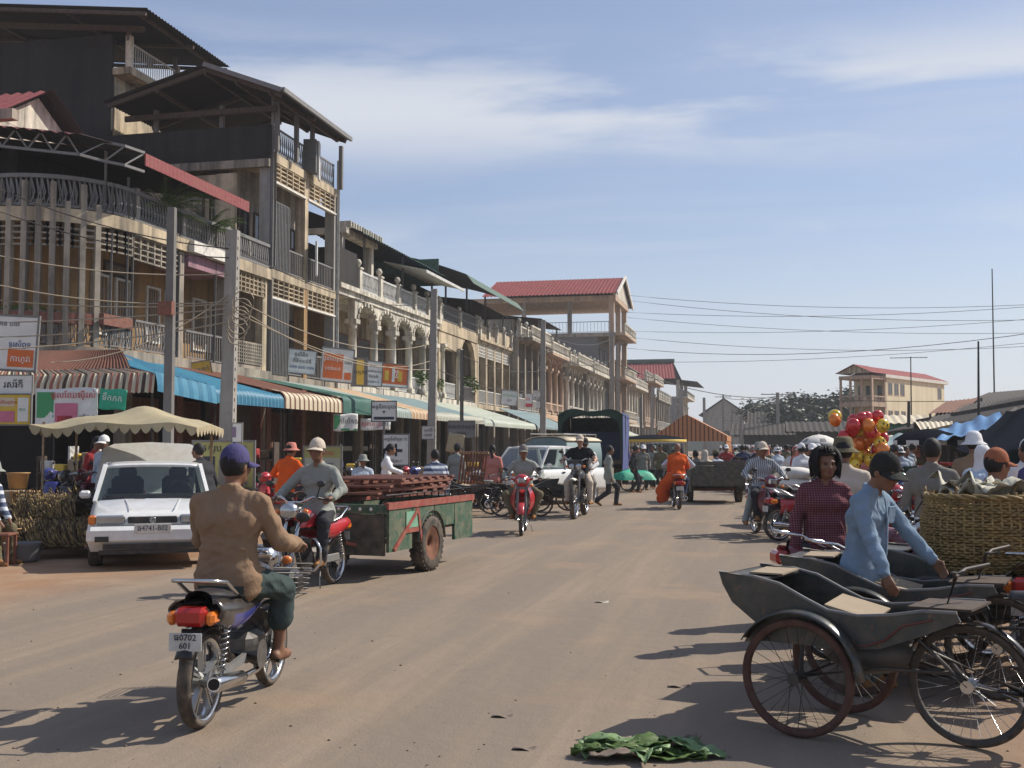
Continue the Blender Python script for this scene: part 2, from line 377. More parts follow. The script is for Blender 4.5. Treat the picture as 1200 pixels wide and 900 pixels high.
# ---------------------------------------------------------------- mesh building
def frame_from(dirv, up=Vector((0, 0, 1))):
    d = Vector(dirv).normalized()
    if abs(d.dot(up)) > 0.99: up = Vector((0, 1, 0))
    x = d.cross(up).normalized(); y = x.cross(d).normalized()
    return x, y, d
class MB:
    """collects shapes; build() links them as one mesh object"""
    def __init__(s): s.v = []; s.f = []; s.m = []; s.s = []
    def add(s, vs, fs, m=0, smooth=False, M=None):
        o = len(s.v)
        s.v.extend([tuple(M @ Vector(p)) for p in vs] if M is not None else [tuple(p) for p in vs])
        for i, f in enumerate(fs):
            s.f.append(tuple(o + k for k in f)); s.m.append(m[i] if isinstance(m, list) else m); s.s.append(smooth)
        return s
    def box(s, c, size, m=0, rz=0.0, rot=None, bev=0.0):
        hx, hy, hz = size[0] / 2, size[1] / 2, size[2] / 2
        M = Matrix.Translation(c) @ (rot.to_4x4() if rot is not None else Matrix.Rotation(rz, 4, 'Z'))
        if not bev:
            vs = [(x, y, z) for x in (-hx, hx) for y in (-hy, hy) for z in (-hz, hz)]
            fs = [(0, 1, 3, 2), (4, 6, 7, 5), (0, 4, 5, 1), (2, 3, 7, 6), (0, 2, 6, 4), (1, 5, 7, 3)]
            return s.add(vs, fs, m, False, M)
        b = min(bev, hx * .9, hy * .9, hz * .9)
        vs = []; idx = {}
        for sx in (-1, 1):
            for sy in (-1, 1):
                for sz in (-1, 1):
                    for k in range(3):
                        p = [sx * (hx - (b if k != 0 else 0)), sy * (hy - (b if k != 1 else 0)), sz * (hz - (b if k != 2 else 0))]
                        idx[(sx, sy, sz, k)] = len(vs); vs.append(p)
        fs = []
        for k in range(3):
            a, c_ = [(1, 2), (2, 0), (0, 1)][k]
            for sg in (-1, 1):
                q = []
                for u, w in ((-1, -1), (1, -1), (1, 1), (-1, 1)):
                    t = [0, 0, 0]; t[k] = sg; t[a] = u; t[c_] = w; q.append(idx[(*t, k)])
                fs.append(tuple(q) if sg > 0 else tuple(reversed(q)))
        for k in range(3):
            a, c_ = [(1, 2), (2, 0), (0, 1)][k]
            for u in (-1, 1):
                for w in (-1, 1):
                    t0 = [0, 0, 0]; t1 = [0, 0, 0]; t0[k] = -1; t1[k] = 1
                    for t in (t0, t1): t[a] = u; t[c_] = w
                    q = (idx[(*t0, a)], idx[(*t1, a)], idx[(*t1, c_)], idx[(*t0, c_)])
                    fs.append(q if u * w > 0 else tuple(reversed(q)))
        for sx in (-1, 1):
            for sy in (-1, 1):
                for sz in (-1, 1):
                    q = tuple(idx[(sx, sy, sz, k)] for k in range(3))
                    fs.append(q if sx * sy * sz > 0 else tuple(reversed(q)))
        return s.add(vs, fs, m, False, M)
    def bx(s, x0, x1, y0, y1, z0, z1, m=0, bev=0.0):
        return s.box(((x0 + x1) / 2, (y0 + y1) / 2, (z0 + z1) / 2), (abs(x1 - x0), abs(y1 - y0), abs(z1 - z0)), m, bev=bev)
    def bar(s, p, q, w, h=None, m=0, up=Vector((0, 0, 1))):
        p, q = Vector(p), Vector(q); h = h or w
        x, y, d = frame_from(q - p, up); a, b = x * (w / 2), y * (h / 2)
        vs = [p - a - b, p + a - b, p + a + b, p - a + b, q - a - b, q + a - b, q + a + b, q - a + b]
        return s.add(vs, [(3, 2, 1, 0), (4, 5, 6, 7), (0, 1, 5, 4), (1, 2, 6, 5), (2, 3, 7, 6), (3, 0, 4, 7)], m)
    def tube(s, pts, r, n=8, m=0, caps=True, smooth=True, closed=False, squash=1.0):
        pts = [Vector(p) for p in pts]; k = len(pts); rr = r if isinstance(r, (list, tuple)) else [r] * k
        vs = []; px = None
        for i, p in enumerate(pts):
            if closed: t = pts[(i + 1) % k] - pts[i - 1]
            else: t = pts[min(i + 1, k - 1)] - pts[max(i - 1, 0)]
            if t.length < 1e-9: t = Vector((0, 0, 1))
            t.normalize()
            if px is None: x, y, _ = frame_from(t)
            else:
                x = (px - t * px.dot(t))
                if x.length < 1e-6: x, y, _ = frame_from(t)
                x.normalize(); y = t.cross(x)
            px = x
            for j in range(n):
                a = 2 * math.pi * j / n
                vs.append(p + (x * math.cos(a) + y * math.sin(a) * squash) * rr[i])
        fs = []
        for i in range(k if closed else k - 1):
            i2 = (i + 1) % k
            for j in range(n):
                fs.append((i * n + j, i * n + (j + 1) % n, i2 * n + (j + 1) % n, i2 * n + j))
        s.add(vs, fs, m, smooth)
        if caps and not closed:
            s.add(vs[:n], [tuple(reversed(range(n)))], m); s.add(vs[-n:], [tuple(range(n))], m)
        return s
    def lathe(s, prof, n=16, m=0, M=None, smooth=True, a0=0.0, a1=2 * math.pi):
        full = abs(a1 - a0 - 2 * math.pi) < 1e-6; na = n if full else n + 1
        vs = [(r * math.cos(a0 + (a1 - a0) * j / n), r * math.sin(a0 + (a1 - a0) * j / n), z) for r, z in prof for j in range(na)]
        fs = []
        for i in range(len(prof) - 1):
            for j in range(n):
                j2 = (j + 1) % na
                fs.append((i * na + j, i * na + j2, (i + 1) * na + j2, (i + 1) * na + j))
        mm = m
        if isinstance(m, list): mm = [m[i % len(m)] for i in range(len(prof) - 1) for j in range(n)]
        return s.add(vs, fs, mm, smooth, M)
    def cyl(s, p, q, r, n=12, m=0, r2=None): return s.tube([p, q], [r, r if r2 is None else r2], n, m)
    def torus(s, c, Rr, r, n=28, k=8, m=0, axis='x', squash=1.0):
        pts = []
        for i in range(n):
            a = 2 * math.pi * i / n; u, w = Rr * math.cos(a), Rr * math.sin(a)
            pts.append({'x': (0, u, w), 'y': (u, 0, w), 'z': (u, w, 0)}[axis])
        c = Vector(c); return s.tube([c + Vector(p) for p in pts], r, k, m, closed=True, squash=squash)
    def prism(s, poly, lo, hi, axis='x', m=0, smooth=False):
        """poly in the two other axes (y,z) / (x,z) / (x,y), extruded along axis from lo to hi"""
        def P(a, b, t): return {'x': (t, a, b), 'y': (a, t, b), 'z': (a, b, t)}[axis]
        k = len(poly); vs = [P(a, b, lo) for a, b in poly] + [P(a, b, hi) for a, b in poly]
        fs = [tuple(reversed(range(k))), tuple(range(k, 2 * k))] + [(i, (i + 1) % k, k + (i + 1) % k, k + i) for i in range(k)]
        area = sum(poly[i][0] * poly[(i + 1) % k][1] - poly[(i + 1) % k][0] * poly[i][1] for i in range(k))
        if (area < 0) != (axis == 'y'): fs = [tuple(reversed(f)) for f in fs]
        return s.add(vs, fs, m, smooth)
    def grid(s, fn, nu, nv, m=0, smooth=True, thick=0.0):
        """surface fn(u,v), u,v in 0..1; m may be a function of (i,j); thick adds an under-side"""
        P = [[Vector(fn(i / nu, j / nv)) for j in range(nv + 1)] for i in range(nu + 1)]
        vs = [p for row in P for p in row]; w = nv + 1
        fs = [(i * w + j, (i + 1) * w + j, (i + 1) * w + j + 1, i * w + j + 1) for i in range(nu) for j in range(nv)]
        mm = [m(i, j) for i in range(nu) for j in range(nv)] if callable(m) else m
        s.add(vs, fs, mm, smooth)
        if thick:
            vs2 = []
            for i in range(nu + 1):
                for j in range(nv + 1):
                    a = P[min(i + 1, nu)][j] - P[max(i - 1, 0)][j]; b = P[i][min(j + 1, nv)] - P[i][max(j - 1, 0)]
                    nrm = a.cross(b); nrm = nrm.normalized() if nrm.length > 1e-9 else Vector((0, 0, 1))
                    vs2.append(P[i][j] - nrm * thick)
            s.add(vs2, [tuple(reversed(f)) for f in fs], mm, smooth)
            o1 = len(s.v) - 2 * len(vs); o2 = len(s.v) - len(vs)
            edge = [i * w for i in range(nu + 1)] + [nu * w + j for j in range(1, w)] + [i * w + nv for i in range(nu - 1, -1, -1)] + [j for j in range(nv - 1, 0, -1)]
            m0 = mm[0] if isinstance(mm, list) else mm
            for a, b in zip(edge, edge[1:] + edge[:1]):
                s.f.append((o1 + b, o1 + a, o2 + a, o2 + b)); s.m.append(m0); s.s.append(False)
        return s
    def sphere(s, c, r, n=12, k=8, m=0, M=None):
        rx, ry, rz = r if isinstance(r, (tuple, list)) else (r, r, r)
        MM = Matrix.Translation(c) @ (M.to_4x4() if M is not None else Matrix.Identity(4)) @ Matrix.Diagonal((rx, ry, rz, 1))
        prof = [(max(1e-4, math.sin(math.pi * i / k)), -math.cos(math.pi * i / k)) for i in range(k + 1)]
        return s.lathe(prof, n, m, MM)
    def mesh(s, name, mats):
        me = bpy.data.meshes.new(name); me.from_pydata(s.v, [], s.f)
        mats = list(mats) if isinstance(mats, (list, tuple)) else [mats]
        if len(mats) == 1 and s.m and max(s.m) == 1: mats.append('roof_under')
        for x in mats: me.materials.append(MATS[x] if isinstance(x, str) else x)
        me.polygons.foreach_set('material_index', s.m); me.polygons.foreach_set('use_smooth', s.s)
        me.update(); return me
    def build(s, name, mats, parent=None, loc=None, label=None):
        o = bpy.data.objects.new(name, s.mesh(name, mats)); COL.objects.link(o)
        if parent is not None: o.parent = parent
        if loc is not None: o.location = loc
        if label: o['label'] = label
        return o
def thing(name, label, cat, loc=(0, 0, 0), rz=0.0, group=None):
    o = bpy.data.objects.new(name, None); COL.objects.link(o); o.empty_display_size = 0.2
    o.location = loc; o.rotation_euler = (0, 0, rz); return tag(o, label, cat, group)
def tag(o, label=None, cat=None, group=None, kind=None):
    if label: o['label'] = label
    if cat: o['category'] = cat
    if group: o['group'] = group
    if kind: o['kind'] = kind
    return o
KIDS = {}
def kids(o): return [c for c in bpy.data.objects if c.parent == o]
def copy_tree(o, parent=None, tree=None):
    c = o.copy(); COL.objects.link(c); c.parent = parent
    for ch in (o.children if tree is None else tree): copy_tree(ch, c)
    return c
def place(src, loc, rz, label=None, group=None, first=[]):
    """move the prototype the first time, copy it afterwards"""
    if src.get('_used'):
        c = copy_tree(src); 
    else:
        c = src; src['_used'] = 1
    c.location = loc; c.rotation_euler = (0, 0, rz)
    if label: c['label'] = label
    if group: c['group'] = group
    return c
def text_mesh(name, txt, size, m, parent, loc, rot, depth=0.004, align='CENTER', sx=1.0):
    cu = bpy.data.curves.new('lettering', 'FONT'); cu.body = txt; cu.size = size; cu.extrude = depth / 2
    cu.align_x = align; cu.align_y = 'CENTER'; cu.resolution_u = 2
    tmp = bpy.data.objects.new('lettering', cu); COL.objects.link(tmp)
    dg = bpy.context.evaluated_depsgraph_get(); dg.update()
    me = bpy.data.meshes.new_from_object(tmp.evaluated_get(dg)); bpy.data.objects.remove(tmp)
    me.materials.clear(); me.materials.append(MATS[m])
    o = bpy.data.objects.new(name, me); COL.objects.link(o); o.parent = parent
    o.location = loc; o.rotation_euler = rot; o.scale = (sx, 1, 1); return o
# ================================================================ the setting
mat('pebble', (0.17, 0.13, 0.10), 0.9)
g = MB(); g.grid(lambda u, v: (-700 + 1400 * u, -40 + 2000 * v, 0), 2, 2, smooth=False)
tag(g.build('ground', 'road_dirt'), 'dusty street of worn asphalt and red soil', kind='structure')
XK = -11.0                                       # kerb line
pv = MB(); pv.bx(-40, XK - 0.16, 8, 240, -0.2, 0.12)
PAVE = tag(pv.build('pavement', 'concrete'), 'raised concrete pavement in front of the shops', kind='structure')
ks = MB(); ks.box((0, 0, 0), (0.155, 0.97, 0.32), bev=0.02); ks_me = ks.mesh('kerb_stone', 'concrete')
for i in range(60):
    o = bpy.data.objects.new('kerb_stone', ks_me); COL.objects.link(o); o.parent = PAVE
    o.location = (XK - 0.078 + random.uniform(-.012, .012), 9.5 + i, -0.03 + random.uniform(-.012, .006)); o.rotation_euler = (0, 0, random.uniform(-.01, .01))
# scattered grit and litter on the road
gr = MB()
for i in range(260):
    p = gp(random.uniform(-40, 1240), 600 + 320 * random.random() ** .8); r = .0025 + .009 * random.random() ** 3
    gr.sphere((p.x, p.y, r * .3), (r, r * random.uniform(.6, 1), r * .6), 5, 3)
tag(gr.build('road_grit', 'pebble'), 'small loose stones scattered on the dusty road', 'grit', kind='stuff')

# ---------------------------------------------------------------- architectural pieces
XF = -17.5
def balus(mb, p, q, z0, h, step=0.14, m=0, style='plain', rail=0.06):
    """iron railing from p to q (xy), base height z0"""
    p, q = Vector((*p, z0)), Vector((*q, z0)); n = max(2, int((q - p).length / step)); up = Vector((0, 0, 1))
    mb.bar(p + up * h, q + up * h, rail, rail, m); mb.bar(p + up * 0.08, q + up * 0.08, rail * .7, rail * .7, m)
    for i in range(n + 1):
        a = p.lerp(q, i / n)
        if style == 'plain': mb.bar(a + up * .08, a + up * h, 0.028, 0.028, m)
        else:
            b = p.lerp(q, min(1, (i + .8) / n))
            mb.bar(a + up * .08, b + up * (h * .5), 0.03, 0.03, m); mb.bar(b + up * (h * .5), a + up * h, 0.03, 0.03, m)
            if style == 'lattice': mb.bar(b + up * .08, a + up * h, 0.026, 0.026, m)
def bottles(mb, p, q, z0, h, step=0.3, m=0):
    """concrete balustrade with turned balusters"""
    p, q = Vector((*p, z0)), Vector((*q, z0)); n = max(2, int((q - p).length / step)); up = Vector((0, 0, 1))
    mb.bar(p + up * (h - .06), q + up * (h - .06), .18, .12, m); mb.bar(p + up * .06, q + up * .06, .18, .12, m)
    for i in range(n):
        a = p.lerp(q, (i + .5) / n)
        mb.tube([a + up * .1, a + up * (h * .3), a + up * (h * .55), a + up * (h - .1)], [.05, .085, .045, .06], 6, m)
def vents(mb, x, y0, y1, z0, z1, nc, nr, m=0, t=0.12):
    for i in range(nc + 1):
        y = y0 + (y1 - y0) * i / nc; mb.bx(x - t, x, y - .03, y + .03, z0, z1, m)
    for j in range(nr + 1):
        z = z0 + (z1 - z0) * j / nr; mb.bx(x - t + .012, x - .012, y0, y1, z - .022, z + .022, m)
def arch(mb, x, y0, y1, z0, zs, z1, t=.3, m=0, n=10, flat=1.0):
    """wall panel between y0,y1,zs,z1 with a round-headed opening springing at zs"""
    c, r = (y0 + y1) / 2, (y1 - y0) / 2
    for i in range(n):
        a0, a1 = math.pi * i / n, math.pi * (i + 1) / n
        P = [(c - r * math.cos(a0), zs + r * math.sin(a0) * flat), (c - r * math.cos(a1), zs + r * math.sin(a1) * flat)]
        mb.prism([P[0], P[1], (P[1][0], z1), (P[0][0], z1)], x - t, x, 'x', m)
def window(parent, x, y0, y1, z0, z1, style='shutter', face='x', frame='wood_dark'):
    """recessed window on a wall facing +X at x (or -Y at y=x when face is 'y')"""
    w = MB(); f = .07
    def B(a0, a1, b0, b1, c0, c1, m=0): w.bx(a0, a1, b0, b1, c0, c1, m) if face == 'x' else w.bx(b0, b1, -a1, -a0, c0, c1, m)
    X = x if face == 'x' else -x
    B(X - .03, X + .05, y0, y0 + f, z0, z1); B(X - .03, X + .05, y1 - f, y1, z0, z1)
    B(X - .03, X + .05, y0 + f, y1 - f, z1 - f, z1); B(X - .03, X + .05, y0 + f, y1 - f, z0, z0 + f)
    o = w.build('window', frame, parent)
    w = MB()
    if style == 'shutter':
        mid = (y0 + y1) / 2
        for a, b in ((y0 + f, mid - .01), (mid + .01, y1 - f)):
            n = max(3, int((z1 - z0) / .22))
            for j in range(n):
                zz0 = z0 + f + (z1 - z0 - 2 * f) * j / n; B(X - .02, X + .02, a, b, zz0 + .01, zz0 + (z1 - z0 - 2 * f) / n - .01)
        w.build('shutter', 'shutter_grey', o)
    elif style == 'bars':
        B(X - .06, X - .03, y0 + f, y1 - f, z0 + f, z1 - f, 1)
        for i in range(1, 6): B(X - .02, X + .005, y0 + (y1 - y0) * i / 6 - .014, y0 + (y1 - y0) * i / 6 + .014, z0 + f, z1 - f)
        for i in range(1, 4): B(X - .016, X + .001, y0 + f, y1 - f, z0 + (z1 - z0) * i / 4 - .014, z0 + (z1 - z0) * i / 4 + .014)
        w.build('grille', ['iron_grey', 'glass_dark'], o)
    else:
        B(X - .02, X - .0, y0 + f, y1 - f, z0 + f, z1 - f, 0); w.build('pane', 'glass_dark', o)
        w = MB(); B(X + .002, X + .03, (y0 + y1) / 2 - .025, (y0 + y1) / 2 + .025, z0 + f, z1 - f); w.build('mullion', frame, o)
    return o
def door(parent, x, y0, y1, z0, z1, m='door_wood', panels=4):
    d = MB(); n = panels
    for i in range(n):
        a, b = y0 + (y1 - y0) * i / n, y0 + (y1 - y0) * (i + 1) / n
        d.bx(x - .04, x + .02, a + .008, b - .008, z0, z1, 0)
        for k in range(3):
            zz = z0 + .1 + (z1 - z0 - .1) * k / 3; d.bx(x + .02, x + .04, a + .07, b - .07, zz, zz + (z1 - z0) / 3 - .14, 0)
    return d.build('door', m, parent)
def column(mb, x, y, z0, z1, r=.17, m=0, n=12):
    mb.box((x, y, z0 + .12), (r * 2.7, r * 2.7, .24), m); mb.box((x, y, z1 - .1), (r * 2.8, r * 2.8, .2), m)
    M = Matrix.Translation((x, y, 0)); h = z1 - z0
    mb.lathe([(r * 1.25, z0 + .24), (r * 1.25, z0 + .3), (r, z0 + .36), (r * 1.03, z0 + h * .5), (r * .88, z1 - .42), (r * 1.15, z1 - .4), (r * .95, z1 - .34), (r * 1.3, z1 - .2)], n, m, M)
def corrug(mb, p00, p01, p10, p11, n=30, amp=.03, m=0, thick=.012, rows=1):
    """corrugated sheet: p00->p01 is the eave direction (ridges run from p0* to p1*)"""
    p00, p01, p10, p11 = map(Vector, (p00, p01, p10, p11)); nrm = (p01 - p00).cross(p10 - p00).normalized()
    if nrm.z < 0: nrm = -nrm
    def fn(u, v):
        a = p00.lerp(p10, u); b = p01.lerp(p11, u); return a.lerp(b, v) + nrm * (amp * math.cos(v * n * 2 * math.pi))
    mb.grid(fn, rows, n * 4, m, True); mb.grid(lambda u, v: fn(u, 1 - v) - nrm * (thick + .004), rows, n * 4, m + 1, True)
def stuff_shop(parent, x, y0, y1, z0=0.12):
    pass

# ---------------------------------------------------------------- corner building with the rounded front
B1 = thing('corner_building', 'rounded corner shophouse with slender concrete fins, roof terrace and red tin canopy', 'building', (-21, 30, 0))
B1.location = (0, 0, 0)
RC = 2.4; CX, CY = XF - RC, 25.5 + RC; YB1 = 36.75
def path1(off=0.0, n=10, y_end=YB1, x_start=-33):
    pts = [(x_start, 25.5 - off)]
    for i in range(n + 1):
        a = -math.pi / 2 + math.pi / 2 * i / n; pts.append((CX + (RC + off) * math.cos(a), CY + (RC + off) * math.sin(a)))
    pts.append((XF + off, y_end)); return pts
def ring(mb, off0, off1, z0, z1, m=0, **k):
    a, b = path1(off0, **k), path1(off1, **k); n = len(a)
    vs = [(*p, z0) for p in a] + [(*p, z1) for p in a] + [(*p, z0) for p in b] + [(*p, z1) for p in b]
    fs = []
    for i in range(n - 1):
        fs += [(2 * n + i, 2 * n + i + 1, 3 * n + i + 1, 3 * n + i), (i + 1, i, n + i, n + i + 1), (n + i, 3 * n + i, 3 * n + i + 1, n + i + 1), (i, i + 1, 2 * n + i + 1, 2 * n + i)]
    fs += [(0, 2 * n, 3 * n, n), (n - 1, 2 * n - 1, 4 * n - 1, 3 * n - 1)]; mb.add(vs, fs, m)
b = MB(); ring(b, -9, 0.18, 3.95, 4.3); b.build('floor_slab', 'plaster_grey', B1)
b = MB(); ring(b, -9, 0.12, 7.62, 8.0); b.build('floor_slab', 'plaster_cream', B1)
b = MB(); ring(b, -1.9, -1.6, 4.3, 7.62, 0); b.build('wall', 'plaster_ochre', B1)
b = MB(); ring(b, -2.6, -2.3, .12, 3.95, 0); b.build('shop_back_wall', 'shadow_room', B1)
b = MB(); b.bx(-33, XF - .03, YB1 - .22, YB1 - .02, .12, 7.6); b.build('party_wall', 'plaster_grey', B1)
pp = path1(0.02)
def along(pts, s):
    for a, c in zip(pts, pts[1:]):
        L = math.dist(a, c)
        if s <= L: t = s / L; return (a[0] + (c[0] - a[0]) * t, a[1] + (c[1] - a[1]) * t), math.atan2(c[1] - a[1], c[0] - a[0])
        s -= L
    return pts[-1], math.pi / 2
S0 = math.dist(pp[0], pp[1]); SARC = RC * math.pi / 2
# fins: thin full-height uprights round the curve
for k, s in enumerate([S0 - 4.5, S0 - 2.6, S0 - 1.0, S0 - .45, S0 - .05, S0 + .3, S0 + .7, S0 + 1.05, S0 + 1.4, S0 + 1.75, S0 + 2.15, S0 + 2.55, S0 + 3.0, S0 + 3.6, S0 + 3.85, S0 + SARC + 2.6, S0 + SARC + 4.9]):
    (x, y), a = along(pp, s); f = MB()
    if k < 12: f.box((x, y, 6.2), (.15, .2, 4.0 if k % 2 else 5.0), rz=a)
    else: f.tube([(x, y, 4.0), (x, y, 8.9 + .3 * (k % 2))], .045, 6)
    f.build('fin', 'plaster_grey' if k < 12 else 'iron_grey', B1)
# band of vents under the terrace
v = MB(); al = 0
a = path1(0.02, 12)
for p, q in zip(a, a[1:]):
    P, Q = Vector((*p, 0)), Vector((*q, 0)); L = (Q - P).length
    if p == a[0]: P = Q + (P - Q).normalized() * 9; L = 9
    if q == a[-1]: continue
    n = max(1, round(L / .42))
    for i in range(n + 1):
        t = P.lerp(Q, i / n); v.box((t.x, t.y, 7.3), (.06, .06, .64))
    for z in (7.0, 7.16, 7.32, 7.48): v.bar(P + Vector((0, 0, z)), Q + Vector((0, 0, z)), .05, .05)
v.build('vent_grille', 'plaster_grey', B1)
v = MB(); vents(v, XF + .02, 28.0, 30.6, 6.95, 7.6, 7, 4); v.build('vent_grille', 'plaster_grey', B1)
v = MB(); vents(v, XF + .02, 34.0, 36.5, 6.95, 7.6, 8, 4); v.build('vent_grille', 'plaster_cream', B1)
v = MB(); v.bx(XF - 1.2, XF + .05, 31.0, 33.6, 7.2, 7.6); v.build('soffit_beam', 'plaster_mauve', B1)
v = MB(); v.bx(XF - .2, XF + .3, 30.9, 33.7, 7.63, 7.98); v.build('fascia', 'trim_white', B1)
for y in (30.7, 33.75): v = MB(); v.bx(XF - .35, XF - .02, y - .17, y + .17, 4.3, 7.6); v.build('pier', 'plaster_grey', B1)
v = MB(); v.bx(XF - .3, XF - .02, 36.35, 36.7, 4.3, 7.6); v.build('pier', 'plaster_cream', B1)
for y0, y1 in ((28.4, 29.3), (29.6, 30.4), (31.3, 32.1), (32.4, 33.3), (34.2, 35.1), (35.4, 36.2)): window(B1, XF - 1.58, y0, y1, 4.9, 6.7, 'bars', frame='trim_white')
window(B1, XF - 1.58, 29.0, 30.4, 6.72, 7.15, 'bars', frame='wood_dark')
# balcony rails, first floor and terrace
v = MB(); balus(v, (XF - .02, 28.2), (XF - .02, 30.5), 4.3, .9, .16, style='lattice'); v.build('balustrade', 'iron_grey', B1)
v = MB(); balus(v, (XF - .02, 31.0), (XF - .02, 33.5), 4.3, .9, .15); v.build('balustrade', 'iron_grey', B1)
v = MB(); v.bx(XF - .14, XF - .02, 34.0, 36.3, 4.3, 5.25); vents(v, XF + .03, 34.05, 36.25, 4.5, 5.2, 14, 6, t=.05); v.build('parapet', 'plaster_grey', B1)
v = MB()
for p, q in zip(a[1:], a[2:-1]): balus(v, p, q, 4.3, .9, .16, style='lattice')
v.build('balustrade', 'iron_grey', B1)
v = MB(); ring(v, -.05, .1, 4.9, 5.2, y_end=26.5); v.build('planter', 'brick_red' if 'brick_red' in MATS else 'wood_red', B1)
v = MB()
for i in range(160):
    (x, y), an = along(pp, S0 - 6 + random.random() * 8); z = 5.2 + random.random() * .22
    v.add([(x, y, 5.15), (x + random.uniform(-.12, .12), y - random.random() * .16, z), (x + .05, y - .03, z - .1)], [(0, 1, 2)])
tag(v.build('planter_grass', 'leaf', B1), kind='stuff')
v = MB()
pt = path1(0.0, 14)
for i, (p, q) in enumerate(zip(pt, pt[1:])):
    P, Q = Vector((*p, 0)), Vector((*q, 0)); n = max(1, int((Q - P).length / 2.2))
    for j in range(n):
        A, C = P.lerp(Q, j / n), P.lerp(Q, (j + 1) / n); balus(v, A.xy, C.xy, 8.0, .85, .15, style='lattice', rail=.11)
v.build('terrace_rail', 'iron_grey', B1)
for y in (28.2, 30.8, 33.7): v = MB(); v.bx(XF - .16, XF + .02, y - .09, y + .09, 8.0, 9.0); v.build('rail_post', 'concrete', B1)
# terrace canopy on posts with truss edge
ex, ey, ez = -16.5, 25.4, 9.6
cr = MB(); corrug(cr, (ex, 26.8, ez), (ex, 33.0, ez), (-24.5, 26.8, ez + 1.2), (-24.5, 33.0, ez + 1.2), 30, .03); cr.build('canopy_roof', ['roof_red'], B1)
cr = MB(); corrug(cr, (-33, ey - .3, 12.15), (ex - .9, ey - .3, ez + .12), (-33, 26.85, 12.3), (ex, 26.85, ez + .04), 40, .025); cr.build('canopy_roof', ['roof_red'], B1)
cr = MB(); n = 30
for i in range(n):
    y = 26.8 + (33.0 - 26.8) * i / n; cr.bx(ex + .03, ex + .07, y + .02, y + .22, ez - .34, ez + .0)
cr.build('canopy_fascia', 'roof_red', B1)
t = MB(); tx = [(-33 + (ex - 1.0 + 33) * i / 20) for i in range(21)]
zt = lambda x: 9.6 + (-16.5 - x) * .155
for x0, x1 in zip(tx, tx[1:]):
    t.bar((x0, ey, zt(x0) + .02), (x1, ey, zt(x1) + .02), .07); t.bar((x0, ey, zt(x0) - .5), (x1, ey, zt(x1) - .5), .07)
    xm = (x0 + x1) / 2; t.bar((x0, ey, zt(x0) - .5), (xm, ey, zt(xm)), .04); t.bar((xm, ey, zt(xm)), (x1, ey, zt(x1) - .5), .04)
for (xa, ya), (xb, yb) in zip(((ex - 1.0, ey), (ex - .62, ey + .55), (ex - .2, 26.2)), ((ex - .62, ey + .55), (ex - .2, 26.2), (ex, 26.85))):
    for dz in (.02, -.5): t.bar((xa, ya, zt(xa) + dz), (xb, yb, zt(xb) + dz), .07)
    t.bar((xa, ya, zt(xa) - .5), (xb, yb, zt(xb)), .04)
t.build('truss', 'iron_grey', B1)
for x, y in ((-17.7, 26.9), (-17.7, 30), (-17.7, 32.8), (-20.4, 25.7), (-24, 25.7)): t = MB(); t.tube([(x, y, 8.0), (x, y, 9.6 + (-16.5 - x) * .15)], .05, 8); t.build('canopy_post', 'iron_grey', B1)
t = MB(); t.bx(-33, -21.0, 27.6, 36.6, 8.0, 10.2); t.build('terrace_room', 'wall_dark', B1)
# shop openings under the first floor
for k, y in enumerate((28.0, 30.8, 33.6, 36.5)): t = MB(); t.bx(XF - .4, XF - .03, y - .17, y + .17, .12, 3.95, 0); t.build('shop_pillar', 'wood_red' if k else 'plaster_grey', B1)
door(B1, XF - 2.2, 28.3, 30.2, .12, 3.2, 'shadow_room'); door(B1, XF - 2.2, 31.2, 33.2, .12, 3.2, 'door_wood'); door(B1, XF - 2.2, 34.0, 36.0, .12, 3.2, 'door_wood')  # first door is a near-black panel standing for an opening in shade
# palms on the terrace
def palm(px, py, s, label):
    c = at(px, py, X=XF - .25); p = thing('potted_palm', label, 'plant', (c.x, c.y, 8.12), 0, 'potted palms on the terrace')
    m = MB(); m.lathe([(.001, 0), (.2, 0), (.27, .4), (.24, .4), (.22, .34), (.001, .34)], 12); m.build('pot', 'concrete', p)
    m = MB()
    for i in range(int(26 * s)):
        an = random.random() * 6.28; el = random.uniform(.35, 1.35); L = random.uniform(.7, 1.25) * s; d = Vector((math.cos(an), math.sin(an), 0))
        d = (d + Vector((.55, -.1, 0))).normalized()
        pts = [Vector((0, 0, .4)) + d * (L * math.cos(el) * t * (1 + .35 * t)) + Vector((0, 0, L * math.sin(el) * t * 1.25 - .55 * L * t * t)) for t in [j / 7 for j in range(8)]]
        m.tube(pts, [.014] * 7 + [.004], 3)
        sd = d.cross(Vector((0, 0, 1)))
        for j in range(2, 8):
            for sg in (-1, 1):
                for o in (0, .5):
                    b0 = pts[j - 1].lerp(pts[j], o); tip = b0 + sd * sg * .2 * s * (1 - j / 14) + (pts[j] - pts[j - 1]).normalized() * .17 * s + Vector((0, 0, -.07))
                    w = (pts[j] - pts[j - 1]).normalized() * .022; m.add([b0 - w, b0 + w, tip], [(0, 1, 2)])
    m.build('fronds', 'leaf', p)
palm(190, 245, 1.5, 'bushy green potted palm behind the terrace rail, larger of two')
palm(244, 258, 1.15, 'small green potted palm at the far end of the terrace rail')
